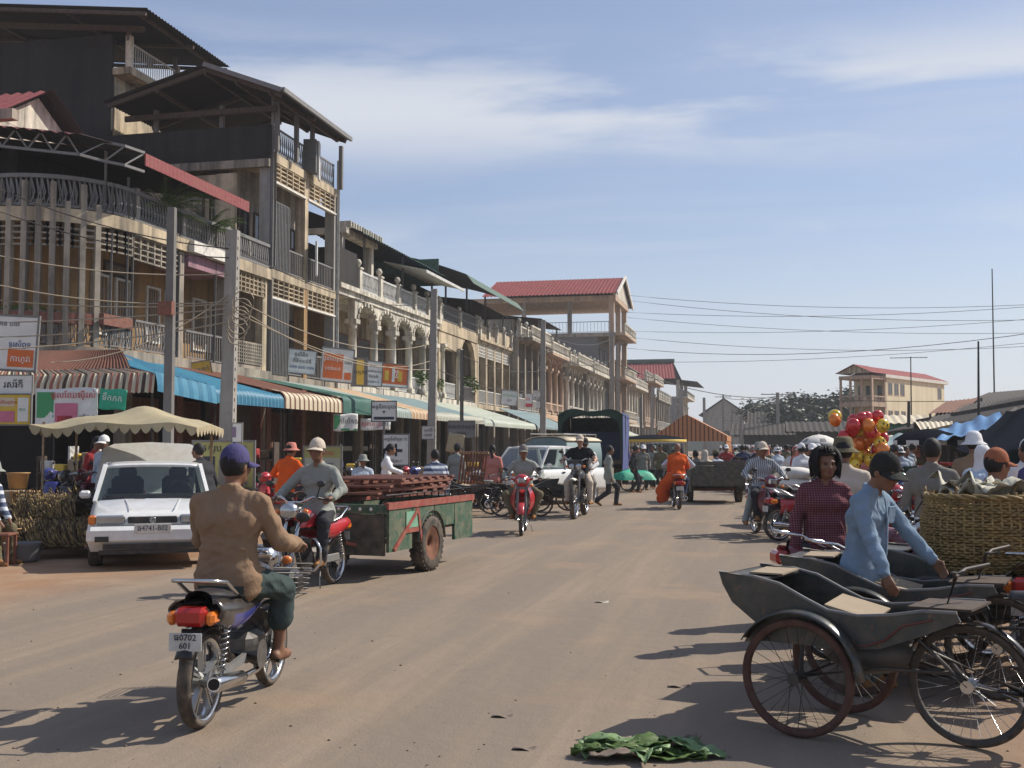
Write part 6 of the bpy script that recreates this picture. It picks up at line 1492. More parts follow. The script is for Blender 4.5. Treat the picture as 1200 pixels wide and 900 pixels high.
# ================================================================ vehicles
def rings(mb, c, Rr, prof, n=40, m=0):
    """revolve prof [(dx, r)] about the x axis at c"""
    M = Matrix.Translation(c) @ Matrix.Rotation(math.pi / 2, 4, 'Y'); mb.lathe([(r, x) for x, r in prof], n, m, M)
def wheel(parent, c, r, tw=.04, style='spoke', n=36, tyre='rubber', rim='chrome', hubm='engine', nsp=32, lo=False):
    W = MB(); c = Vector(c); rr = r - tw
    rings(W, c, r, [(-tw, rr), (-tw * 1.02, rr + tw * .5), (-tw * .62, r - tw * .18), (0, r), (tw * .62, r - tw * .18), (tw * 1.02, rr + tw * .5), (tw, rr), (-tw, rr)], 16 if lo else n)
    w = W.build('wheel', tyre, parent)
    b = MB(); rings(b, c, r, [(-tw * .95, rr + .004), (-tw * .9, rr - .018), (-tw * .4, rr - .026), (tw * .4, rr - .026), (tw * .9, rr - .018), (tw * .95, rr + .004)], 16 if lo else n); b.build('rim', rim, w)
    b = MB(); b.cyl(c - Vector((.06, 0, 0)), c + Vector((.06, 0, 0)), .035 if style == 'thin' else .06, 10)
    if style in ('spoke', 'thin'):
        for i in range(nsp if not lo else 12):
            a = 2 * math.pi * i / (nsp if not lo else 12); sx = .045 * (1 if i % 2 else -1); a2 = a + (.5 if (i // 2) % 2 else -.5)
            b.tube([c + Vector((sx, .03 * math.cos(a2), .03 * math.sin(a2))), c + Vector((0, (rr - .02) * math.cos(a), (rr - .02) * math.sin(a)))], .0022 if not lo else .004, 3, caps=False)
        b.build('spokes', 'chrome' if style == 'spoke' else hubm, w)
    else:
        for i in range(5):
            a = 2 * math.pi * i / 5 + .3
            for o in (-.16, .16):
                b.bar(c + Vector((0, .05 * math.cos(a + o), .05 * math.sin(a + o))), c + Vector((0, (rr - .015) * math.cos(a + o * .55), (rr - .015) * math.sin(a + o * .55))), .035, .016)
        b.build('spokes', 'alloy', w); b = MB(); b.cyl(c - Vector((.05, 0, 0)), c + Vector((.075, 0, 0)), .075, 16); b.build('brake_drum', 'alloy', w)
    return w
def fender(mb, c, r, w, a0, a1, n=14, m=0, drop=.02):
    c = Vector(c)
    def fn(u, v):
        a = a0 + (a1 - a0) * u; x = -w + 2 * w * v; rr = r - drop * (2 * v - 1) ** 2; return c + Vector((x, rr * math.cos(a), rr * math.sin(a)))
    mb.grid(fn, n, 6, m, True, thick=.006)
def moto(name, label, kind, col, loc, rz, group=None, plate=None, lo=False, rack=True, basket=False, steer=0.0, accent=None):
    B = thing(name, label, 'motorcycle', loc, rz, group); nw = 18 if lo else 36
    ru = kind != 'enduro'; yf, yr, r = (.62, -.60, .285) if ru else (.70, -.68, .335); tw = .036 if ru else .05
    wheel(B, (0, yf, r), r * (1.08 if not ru else 1), tw * .95, 'alloy' if kind == 'commuter' else 'spoke', nw, lo=lo); wheel(B, (0, yr, r), r, tw * 1.1, 'alloy' if kind == 'commuter' else 'spoke', nw, lo=lo)
    top = Vector((0, yf - .27, .92 if ru else 1.08)); b = MB()
    for sx in (-.075, .075): b.tube([(sx, yf, r), (sx, yf - .1, r + .25), (sx, top.y, top.z)], [.022, .024, .02], 8)
    b.bar((-.09, top.y, top.z), (.09, top.y, top.z), .05, .05); b.build('fork', 'chrome' if kind in ('upright', 'commuter') else 'iron_grey', B)
    b = MB()
    if kind == 'enduro': b.grid(lambda u, v: (-.07 + .14 * v, yf - .2 + .55 * u, .78 + .05 * math.sin(u * 2.4) - .04 * (2 * v - 1) ** 2), 8, 4, 0, True, thick=.008)
    else: fender(b, (0, yf, r), r + .035, .062, math.pi * .12, math.pi * .93)
    b.build('front_fender', {'upright': 'chrome', 'enduro': 'trim_white', 'commuter': 'moto_black'}.get(kind, col), B)
    hz = top.z + .08; b = MB(); b.tube([(-.34, top.y - .1, hz + .02), (-.2, top.y - .02, hz + .06), (-.07, top.y + .03, hz), (.07, top.y + .03, hz), (.2, top.y - .02, hz + .06), (.34, top.y - .1, hz + .02)], .013, 8); b.build('handlebar', 'chrome', B)
    for sx in (-1, 1):
        b = MB(); b.tube([(sx * .25, top.y - .05, hz + .045), (sx * .36, top.y - .11, hz + .015)], .019, 8); b.build('grip', 'black_plastic', B)
        if not lo or sx > 0:
            b = MB(); b.tube([(sx * .24, top.y - .03, hz + .05), (sx * .3, top.y + .02, hz + .17)], .007, 5); b.sphere((sx * .31, top.y + .02, hz + .2), (.055, .018, .036), 10, 6); b.build('mirror', ['black_plastic'], B)
    # headlight
    b = MB()
    if kind == 'enduro':
        for sx in (-.07, .07): b.sphere((sx, top.y + .17, top.z - .02), (.066, .05, .066), 12, 8)
        b.build('headlight', 'lamp_clear', B); b = MB(); b.box((0, top.y + .13, top.z + .02), (.3, .08, .2), bev=.03); b.build('lamp_housing', 'black_plastic', B)
    elif kind == 'underbone':
        b.box((0, top.y + .1, top.z + .07), (.17, .1, .12), bev=.03); b.build('headlight', 'lamp_clear', B); b = MB()
        b.sphere((0, top.y + .03, top.z + .07), (.14, .12, .12), 14, 10); b.box((0, top.y - .05, top.z + .1), (.4, .1, .06), bev=.02); b.build('headlight_cowl', col, B)
    else:
        b.sphere((0, top.y + .2, top.z - .01), (.085, .03, .085), 16, 8); b.build('headlight', 'lamp_clear', B); b = MB(); b.sphere((0, top.y + .12, top.z - .01), (.095, .1, .095), 16, 10); b.build('headlamp_bucket', 'chrome', B)
        for sx in (-.07, .07): b = MB(); b.cyl((sx, top.y + .02, top.z + .1), (sx, top.y - .03, top.z + .16), .045, 12); b.build('gauge', 'black_plastic', B)
    if not lo:
        for sx in (-1, 1): b = MB(); b.sphere((sx * .17, top.y + .1, top.z - .02), (.04, .035, .03), 10, 6); b.build('indicator', 'lamp_orange', B)
    # body
    sz = .775 if ru else .86
    b = MB(); prof = [(-.66, sz + .02), (-.5, sz + .03), (-.28, sz - .005), (-.02, sz - .02), (.16, sz + .02), (.2, sz - .02), (.1, sz - .09), (-.3, sz - .085), (-.66, sz - .05)]
    def seat(u, v):
        y = -.66 + .86 * u; zt = np.interp(y, [-.66, -.5, -.28, -.02, .2], [sz + .05, sz + .05, sz + .01, sz - .01, sz + .01]); w = np.interp(y, [-.66, -.45, -.1, .2], [.09, .125, .13, .07]); a = math.pi * v
        return (w * math.cos(a), y, zt - .085 + .085 * math.sin(a) ** .6)
    b.grid(seat, 14, 12, 0, True); b.prism([(-.66, sz - .09), (.2, sz - .09), (.2, sz - .06), (-.66, sz - .06)], -.09, .09, 'x'); b.build('seat', 'black_vinyl', B)
    b = MB()
    if kind == 'underbone':
        for sx in (-1, 1):
            b.grid(lambda u, v: (sx * (.06 + .17 * math.sin(math.pi * (.15 + .8 * v)) * (.5 + .5 * u)), top.y + .06 - .22 * u + .04 * math.sin(3 * v), .86 - .52 * v), 6, 10, 0, True, thick=.008)
        b.build('leg_shield', col, B); b = MB()
        for sx in (-1, 1): b.grid(lambda u, v: (sx * (.1 + .035 * math.sin(math.pi * v)), -.62 + .72 * u, sz - .06 - (.24 - .1 * u) * v), 8, 6, 0, True, thick=.01)
        b.build('side_cover', col, B); b = MB(); b.tube([(0, top.y, .8), (0, .2, .55), (0, 0, .5), (0, -.2, .6)], [.06, .075, .08, .06], 8); b.build('frame', col, B)
    else:
        b.grid(lambda u, v: (.145 * math.sin(math.pi * (.12 + .76 * u)) ** .5 * math.cos(math.pi * v), -.02 + .46 * u - .0, sz + .0 + .15 * math.sin(math.pi * (.12 + .8 * u)) * abs(math.sin(math.pi * v)) ** .7 - .05 * (v in (0, 1))), 12, 14, 0, True)
        b.build('fuel_tank', col, B); b = MB()
        for sx in (-1, 1): b.grid(lambda u, v: (sx * (.115 + .05 * math.sin(math.pi * v) * (1 - .5 * u)), -.72 + .78 * u, sz - .05 - (.05 + .15 * math.sin(math.pi * min(1, u * .8 + .15))) * v + .05 * (1 - u)), 10, 6, lambda i, j: int(j >= 3 and i > 2), True, thick=.01)
        b.build('side_cover', [col, accent or col], B); b = MB(); b.tube([(0, top.y, top.z - .1), (0, .25, .5), (0, .2, .32), (0, -.2, .34), (0, -.3, sz - .1)], .03, 6); b.build('frame', 'moto_black', B)
    b = MB(); b.box((0, .06, .38), (.24, .3, .2), bev=.04); b.cyl((0, .12, .44), (0, .34, .5), .085, 12); b.cyl((-.16, -.02, .34), (.17, -.02, .34), .095, 14)
    if not lo:
        for i in range(6): b.cyl((0, .16 + .03 * i, .45 + .008 * i), (0, .168 + .03 * i, .452 + .008 * i), .11, 12)
    b.build('engine', 'engine', B)
    b = MB(); b.tube([(.1, .3, .4), (.13, .2, .27), (.14, -.05, .24), (.15, -.3, .25)], .02, 8); b.tube([(.15, -.3, .25), (.155, -.36, .255), (.16, -.78, .3), (.16, -.8, .302)], [.03, .045, .05, .042], 14); b.build('exhaust', 'chrome', B)
    if not lo: b = MB(); b.cyl((.16, -.801, .302), (.16, -.806, .3025), .034, 12); b.build('exhaust_end', 'shadow_room', B)
    b = MB()
    for sx in (-.085, .085): b.bar((sx, -.05, .34), (sx, yr - .02, r), .03, .05)
    b.box((-.1, (yr - .05) / 2, .33), (.02, .5, .09), bev=.01); b.build('swing_arm', 'iron_grey', B)
    for sx in (-.115, .115):
        b = MB(); b.tube([(sx, yr + .02, r + .02), (sx, yr + .12, sz - .08)], [.016, .016], 8)
        if not lo:
            pts = [Vector((sx, yr + .02, r + .06)).lerp(Vector((sx, yr + .1, sz - .16)), t / 60) for t in range(61)]; b.tube([p + Vector((.026 * math.cos(t * .9), .026 * math.sin(t * .9), 0)) for t, p in enumerate(pts)], .006, 4, caps=False)
        b.build('shock_absorber', 'chrome', B)
    b = MB(); fender(b, (0, yr, r), r + .045, .058, math.pi * .25, math.pi * .82); b.build('rear_fender', 'black_plastic' if kind != 'upright' else 'chrome', B)
    b = MB(); b.box((0, -.75, sz - .09), (.19, .12, .11), bev=.025); tl = b.build('tail_light', 'lamp_red', B)
    for sx in (-1, 1): b = MB(); b.box((sx * .118, -.73, sz - .1), (.06, .12, .08), bev=.02); b.build('indicator', 'lamp_orange', tl)
    if not lo:
        b = MB(); b.grid(lambda u, v: (-.06 + .12 * v + (.02 - .04 * v) * u, -.76 - .1 * u, sz - .16 - .36 * u), 6, 3, 0, True, thick=.008); b.build('mud_flap', 'black_plastic', B)
    if plate:
        PL = MB(); PL.box((0, -.842, .55), (.2, .006, .105), bev=.002); p = PL.build('number_plate', 'iron_white', B); p.rotation_euler = (0, 0, 0)
        text_mesh('lettering', plate[0], .052, 'ink_dark', p, (0, -.847, .576), (math.pi / 2, 0, 0)); text_mesh('lettering', plate[1], .05, 'ink_dark', p, (0, -.847, .528), (math.pi / 2, 0, 0))
    elif not lo: PL = MB(); PL.box((0, -.842, .55), (.19, .006, .1)); PL.build('number_plate', 'iron_white', B)
    if rack and not lo:
        b = MB(); b.tube([(.13, -.28, sz - .03), (.155, -.45, sz + .01), (.155, -.62, sz + .1), (.12, -.76, sz + .12), (-.12, -.76, sz + .12), (-.155, -.62, sz + .1), (-.155, -.45, sz + .01), (-.13, -.28, sz - .03)], .0125, 8); b.build('grab_rail', 'chrome', B)
    if kind == 'upright':
        b = MB()
        for sx in (-1, 1): b.tube([(sx * .06, .33, .62), (sx * .24, .34, .6), (sx * .3, .34, .5), (sx * .3, .33, .34), (sx * .22, .32, .26), (sx * .06, .3, .26)], .014, 8)
        b.build('crash_bar', 'chrome', B)
    if basket:
        b = MB(); bc = Vector((0, yf - .02, .62))
        for k in range(7): z = .62 + .035 * k; b.tube([(sx_ * (.19 + .006 * k), yf + .1 + sy_ * (.13 + .004 * k), z) for sx_, sy_ in ((-1, -1), (1, -1), (1, 1), (-1, 1))], .005, 4, closed=True)
        b.box((0, yf + .1, .71), (.36, .24, .19), bev=.05); b.build('front_basket', 'black_plastic', B)
    for sx in (-1, 1): b = MB(); b.tube([(sx * .09, .1, .27), (sx * .25, .1, .275)], .016, 6); b.build('foot_peg', 'black_plastic', B)
    if not lo and kind != 'enduro': b = MB(); b.tube([(-.1, -.05, .28), (-.18, .1, .04)], .01, 5); b.build('kick_stand', 'iron_grey', B)
    return B
# ---------------------------------------------------------------- cyclo (pedal rickshaw)
def cyclo(name, label, loc, rz, col='cyclo_paint', group=None, wheelm='rubber_red', board=True, lo=False):
    """passenger tub in front between two wheels; y forward, ground at z=0"""
    C = thing(name, label, 'cyclo', loc, rz, group); r = .325; tr = .36; n = 20 if lo else 44
    for sx in (-1, 1):
        wheel(C, (sx * tr, .42, r), r, .02, 'thin', n, wheelm, 'rubber_red', 'iron_dark', 28, lo)
        b = MB(); fender(b, (sx * tr, .42, r), r + .05, .055, math.pi * .17, math.pi * .98, 20, 0, .015); b.build('fender', col, C)
        b = MB(); ap = [(.42 + (r + .045) * math.cos(a), r + (r + .045) * math.sin(a)) for a in [math.pi * (.14 + .68 * i / 16) for i in range(17)]]; b.prism(ap + [(.42 - .2, .50), (.42 + .2, .50)], sx * (tr - .05) - .004, sx * (tr - .05) + .004, 'x'); b.build('mud_plate', col, C)
        b = MB(); b.tube([(sx * tr, .42, r), (sx * (tr - .06), .42, r), (sx * (tr - .08), .42, .6)], .014, 6); b.tube([(sx * (tr - .08), .42, r), (sx * .2, .0, .4), (0, -.3, .38)], .013, 6); b.build('stay', 'iron_dark', C)
    b = MB(); b.tube([(-tr, .42, r), (tr, .42, r)], .014, 8); b.build('axle', 'iron_dark', C)
    wheel(C, (0, -.40, r), r, .02, 'thin', n, 'rubber', 'iron_dark', 'chrome', 32, lo); b = MB(); fender(b, (0, -.40, r), r + .028, .035, math.pi * .02, math.pi * 1.0, 22, 0, .012); b.build('rear_fender', 'moto_black', C)
    # tub side profile (y, z)
    topl = [(.92, .865), (.7, .85), (.55, .82), (.4, .75), (.27, .695), (.1, .68), (-.08, .70), (-.25, .735), (-.42, .74)]
    botl = [(.9, .80), (.84, .70), (.70, .60), (.58, .53), (.3, .515), (.12, .50), (-.02, .52), (-.22, .60), (-.44, .70)]
    for sx in (-1, 1):
        b = MB(); poly = topl + botl[::-1]; b.prism(poly, sx * .285 - .008, sx * .285 + .008, 'x'); s_ = b.build('tub_side', col, C)
        b = MB(); b.tube([(sx * .285, y, z + .004) for y, z in topl], .011, 6); b.build('trim_rail', 'iron_grey', s_)
        b = MB(); b.tube([(sx * .296, y, z) for y, z in ((.28, .525), (.05, .53), (-.05, .57), (-.14, .655), (-.3, .70))], .014, 5, squash=.5); b.build('red_line', 'cyclo_red', s_)
    def sheet(nm, pts, m, w=.277, th=.012):
        b = MB()
        for (y0, z0), (y1, z1) in zip(pts, pts[1:]): b.bar((0, y0, z0), (0, y1, z1), w * 2, th)
        return b.build(nm, m, C)
    sheet('front_panel', [(.915, .855), (.84, .70), (.7, .61), (.58, .54), (.2, .52)], col); sheet('foot_deck', [(.9, .845), (.66, .835)], 'cyclo_in')
    sheet('seat_board', [(.26, .60), (.0, .61)], 'wood_dark'); sheet('backrest', [(-.02, .61), (-.2, .73)], 'cyclo_in'); sheet('rear_shelf', [(-.14, .742), (-.47, .75)], 'wood_dark', .2)
    if board:
        b = MB(); b.box((.04, .72, .858), (.34, .2, .01), rz=.12); b.build('deck_cardboard', 'cardboard', C)
        b = MB(); b.box((.0, .2, .69), (.42, .28, .012), rot=Matrix.Rotation(R(14), 3, 'X') @ Matrix.Rotation(.12, 3, 'Z')); b.build('seat_cardboard', 'cardboard', C)
    b = MB(); b.sphere((0, .14, .46), (.24, .26, .13), 16, 10); b.build('under_box', 'cyclo_in', C)
    # driver end
    fr = MB()
    for sx in (-.05, .05): fr.tube([(sx, -.40, r), (sx, -.3, .42), (sx, -.15, .55)], .012, 6)
    fr.tube([(0, -.74, .3), (0, -.82, .75)], .016, 6); fr.tube([(0, -.15, .5), (0, -.74, .3)], .018, 6); fr.tube([(0, -.2, .62), (0, -.79, .66)], .016, 6); fr.tube([(0, -.74, .3), (0, -.40, r)], .014, 6); fr.build('frame', 'moto_black', C)
    b = MB(); b.tube([(-.26, -.45, .95), (-.12, -.36, .93), (0, -.34, .9), (.12, -.36, .93), (.26, -.45, .95)], .012, 6); b.tube([(0, -.34, .9), (0, -.28, .7)], .014, 6); b.build('handlebar', 'iron_dark', C)
    b = MB(); b.grid(lambda u, v: ((.035 + .075 * u ** .8) * math.cos(math.pi * v), -.62 - .3 * u, .80 + .035 * math.sin(math.pi * v) + .02 * u), 8, 10, 0, True, thick=.012); b.build('saddle', 'black_vinyl', C)
    b = MB(); rings(b, (.03, -.74, .3), .1, [(-.004, .1), (.004, .1), (.004, .07), (-.004, .07), (-.004, .1)], 24); 
    for i in range(5): a = i * 1.2566; b.bar((.03, -.74, .3), (.03, -.74 + .075 * math.cos(a), .3 + .075 * math.sin(a)), .008, .02)
    b.build('chainring', 'chrome', C)
    for sx, a in ((1, .9), (-1, .9 + math.pi)):
        b = MB(); e = Vector((sx * .07, -.74 + .165 * math.cos(a), .3 + .165 * math.sin(a))); b.bar((sx * .06, -.74, .3), e, .014, .024); b.box(e + Vector((sx * .05, 0, 0)), (.09, .07, .022)); b.build('pedal', 'iron_dark', C)
    return C
# ---------------------------------------------------------------- glass
def glass_mat(name, tint, refl=.12):
    m = bpy.data.materials.new(name); m.use_nodes = True; N, L = m.node_tree.nodes, m.node_tree.links; N.remove(N['Principled BSDF'])
    t = N.new('ShaderNodeBsdfTransparent'); t.inputs[0].default_value = (*tint, 1); gl = N.new('ShaderNodeBsdfGlossy'); gl.inputs['Roughness'].default_value = .03; fr = N.new('ShaderNodeFresnel'); fr.inputs[0].default_value = 1.2
    mx = N.new('ShaderNodeMixShader'); L.new(fr.outputs[0], mx.inputs[0]); L.new(t.outputs[0], mx.inputs[1]); L.new(gl.outputs[0], mx.inputs[2]); L.new(mx.outputs[0], N['Material Output'].inputs[0]); MATS[name] = m
glass_mat('car_glass', (.55, .62, .6))
def loft(mb, secs, m=0, smooth=True, close=True):
    """secs: list of equal-length point rings"""
    n = len(secs[0]); vs = [p for s in secs for p in s]; fs = []
    for i in range(len(secs) - 1):
        for j in range(n): fs.append((i * n + j, i * n + (j + 1) % n, (i + 1) * n + (j + 1) % n, (i + 1) * n + j))
    mb.add(vs, fs, m, smooth)
    if close: mb.add(secs[0], [tuple(reversed(range(n)))], m); mb.add(secs[-1], [tuple(range(n))], m)
def car(name, label, loc, rz, body='paint_white', kind='hatch', plate=None, lo=False, cat='car'):
    """front at +Y"""
    C = thing(name, label, cat, loc, rz)
    if kind == 'hatch': L, Wd, zb, zbelt, zroof = 4.1, 1.65, .24, .86, 1.36; hood, cowl, roof0, roof1, tail = 2.02, .95, .35, -1.35, -1.95; wy = (1.25, -1.18); r = .29
    elif kind == 'pickup': L, Wd, zb, zbelt, zroof = 4.9, 1.7, .35, 1.02, 1.62; hood, cowl, roof0, roof1, tail = 2.4, 1.15, .6, -.75, -1.15; wy = (1.6, -1.4); r = .35
    else: L, Wd, zb, zbelt, zroof = 4.4, 1.75, .35, 1.1, 1.78; hood, cowl, roof0, roof1, tail = 2.2, 1.2, .65, -1.9, -2.1; wy = (1.4, -1.3); r = .36
    w = Wd / 2; yfr, yre = L / 2, -L / 2
    def sec(y, zt, ww, z0=zb, crown=.0):
        q = .06; return [(-ww + .04, y, z0), (-ww, y, z0 + .12), (-ww - .0, y, zt - .22), (-ww + .03, y, zt - .06), (-ww + .12, y, zt), (-ww * .4, y, zt + crown), (ww * .4, y, zt + crown), (ww - .12, y, zt), (ww - .03, y, zt - .06), (ww, y, zt - .22), (ww, y, z0 + .12), (ww - .04, y, z0)]
    zh = zbelt - .1 if kind == 'hatch' else zbelt - .04
    b = MB(); loft(b, [sec(yfr - .12, zh - .14, w - .05, zb + .22), sec(yfr - .16, zh - .06, w - .02), sec(yfr - .4, zh - .02, w, zb, .02), sec(cowl, zbelt, w, zb, .02), sec(0, zbelt, w), sec(roof1, zbelt, w), sec(yre + .3, zbelt - .02, w, zb), sec(yre + .05, zbelt - .08, w - .05, zb + .1)], 0); b.build('body', body, C)
    # bonnet lines
    if not lo:
        b = MB()
        for sx in (-.28, .28): b.bar((sx * 1.3, cowl + .05, zbelt + .016), (sx, yfr - .3, zh + .006), .012, .01)
        b.build('bonnet_crease', body, C)
    b = MB(); z0, z1 = zb - .02, zh - .17; b.box((0, yfr - .08, (z0 + z1) / 2 + .05), (Wd - .02, .22, (z1 - z0) * .62), bev=.05); bp = b.build('bumper', body, C)
    b = MB(); b.box((0, yfr + .022, z0 + .09), (Wd * .74, .02, .07)); b.box((0, yfr - .0, z0 + .02), (Wd * .8, .1, .05)); b.build('air_intake', 'black_plastic', bp)
    b = MB(); b.box((0, yfr - .13, zh - .115), (.62, .1, .085), bev=.01); b.build('grille', 'black_plastic', C)
    if not lo: b = MB(); b.torus((0, yfr - .07, zh - .115), .035, .006, 16, 5, axis='y'); b.torus((0, yfr - .068, zh - .115), .016, .005, 12, 5, axis='y'); b.build('badge', 'chrome', C)
    for sx in (-1, 1):
        b = MB(); b.box((sx * (w - .30), yfr - .135, zh - .11), (.36, .12, .12), bev=.02); b.build('headlight', 'lamp_clear', C)
        b = MB(); b.box((sx * (w - .075), yfr - .17, zh - .11), (.1, .14, .12), bev=.02); b.build('indicator', 'lamp_orange', C)
        b = MB(); b.box((sx * (w + .08), cowl - .22, zbelt + .08), (.15, .07, .11), bev=.03); b.build('mirror', body, C)
        b = MB(); b.box((sx * (w - .2), yfr + .028, z0 + .19), (.17, .02, .07)); b.build('fog_lamp', 'black_plastic', bp)
    if plate:
        b = MB(); b.box((0, yfr + .036, zb + .30), (.46, .012, .12), bev=.003); p = b.build('number_plate', 'trim_white', C); text_mesh('lettering', plate, .098, 'ink_dark', p, (0, yfr + .044, zb + .30), (math.pi / 2, 0, math.pi), sx=.86)
    # cabin
    wt = w - .17; A0, A1, R0, R1 = (cowl, zbelt), (roof0, zroof - .04), (roof1, zroof - .06), (tail, zbelt)
    b = MB(); b.grid(lambda u, v: ((2 * v - 1) * wt, roof0 + .02 + (roof1 - roof0 - .04) * u, zroof - .045 + .045 * math.sin(math.pi * u) ** .5 + .03 * math.sin(math.pi * v) ** .5), 10, 10, 0, True, thick=.03); b.build('roof', body, C)
    for sx in (-1, 1):
        b = MB(); b.bar((sx * (w - .06), A0[0], A0[1] - .02), (sx * wt, A1[0], A1[1] + .02), .05, .05); b.bar((sx * (w - .06), R1[0], R1[1] - .02), (sx * wt, R0[0], R0[1] + .02), .09, .09); mid = (roof0 + roof1) / 2; b.bar((sx * (w - .05), mid, zbelt - .02), (sx * wt, mid, zroof - .05), .05, .09); b.bar((sx * wt, roof0, zroof - .04), (sx * wt, roof1, zroof - .05), .05, .05); b.build('pillar', body, C)
        b = MB()
        for (ya, yb_, ta, tb) in ((cowl - .12, mid + .04, roof0 - .0, mid + .04), (mid - .04, tail + .12, mid - .04, roof1 + .02)):
            b.add([(sx * (w - .05), ya, zbelt), (sx * (w - .05), yb_, zbelt), (sx * wt, tb, zroof - .06), (sx * wt, ta, zroof - .06)], [(0, 1, 2, 3)])
        b.build('side_window', 'car_glass', C)
        b = MB(); b.bx(sx * w - .006, sx * w + .006, mid + .1, mid + .24, zbelt - .14, zbelt - .1); b.build('door_handle', 'black_plastic', C)
    b = MB(); b.add([(-(w - .07), A0[0], A0[1]), (w - .07, A0[0], A0[1]), (wt, A1[0], A1[1]), (-wt, A1[0], A1[1])], [(0, 1, 2, 3)]); b.build('windscreen', 'car_glass', C)
    b = MB(); b.add([(-(w - .07), R1[0], R1[1]), (w - .07, R1[0], R1[1]), (wt, R0[0], R0[1]), (-wt, R0[0], R0[1])], [(0, 3, 2, 1)]); b.build('rear_window', 'car_glass', C)
    if not lo:
        for sx in (-.36, .36):
            b = MB(); b.box((sx, -.25, .92), (.46, .16, .5), bev=.06); b.box((sx, -.27, 1.22), (.26, .1, .16), bev=.04); b.build('seat', 'cloth_dark', C)
        b = MB(); b.torus((-.36, .42, .93), .18, .015, 24, 6, axis='y'); b.build('steering_wheel', 'black_plastic', C); b = MB(); b.box((0, .62, .88), (1.35, .45, .1), bev=.03); b.build('dashboard', 'black_plastic', C)
        b = MB(); b.bar((.1, A0[0] + .01, zbelt + .02), (.62, A0[0] - .0, zbelt + .05), .015); b.bar((-.5, A0[0] + .01, zbelt + .02), (.0, A0[0] - .0, zbelt + .05), .015); b.build('wiper', 'black_plastic', C)
    for sx in (-1, 1):
        for y in wy:
            b = MB(); rings(b, (sx * (w - .1), y, r), r, [(-.09, r - .1), (-.09, r - .02), (-.06, r), (.06, r), (.09, r - .02), (.09, r - .1)], 24); wh = b.build('wheel', 'rubber', C)
            b = MB(); rings(b, (sx * (w - .1), y, r), r, [(-.085, r - .1), (-.03 * sx, .05), (.085, r - .1)], 20); b.cyl((sx * (w - .1) - .05, y, r), (sx * (w - .1) + .075, y, r), r - .11, 16); b.build('hub_cap', 'alloy', wh)
    return C
# ================================================================ placing things in the street
RT, FWD = Vector((math.cos(YAW), math.sin(YAW), 0)), Vector((-math.sin(YAW), math.cos(YAW), 0))
def hdg(lat, dep): v = RT * lat + FWD * dep; return HEAD(v.x, v.y)
def gl(lat, dep): v = RT * lat + FWD * dep; return Vector((v.x, v.y, 0))
def onp(v): return Vector((v.x, v.y, .12 if v.x < XK else 0))
# --- rider in the tan jacket
NB = gp(235, 853); rz = .10; sc_ = .95
NB = NB + Vector((-math.sin(rz), math.cos(rz), 0)) * .6 * sc_
m1 = moto('motorcycle', 'blue sided motorcycle with grey alloy wheels ridden by the person in the tan jacket', 'commuter', 'moto_black', NB, rz, plate=('ធ0702', '601'), basket=True, accent='moto_blue'); m1.scale = (sc_,) * 3
p = person('person in tan jacket, purple cap and teal trousers riding away on the blue motorcycle', NB, rz, wrap_ride(.06, shirt='cloth_tan', pants='cloth_teal', pants_len='mid', shoes=False, hat=('cap', 'cloth_purple'), bulk=1.12, folds=.009, loose=.02, head=(-.25, .05, 0), pants_loose=.022, hem=.075, seed=4, elbowL=(-.05, -.6, -.8), elbowR=(.4, -.5, -.8), handL=(-.3, .2, 1.0), footR=(.2, .2, .33), footL=(-.2, .2, .33)), h=.0085); p.scale = (sc_,) * 3
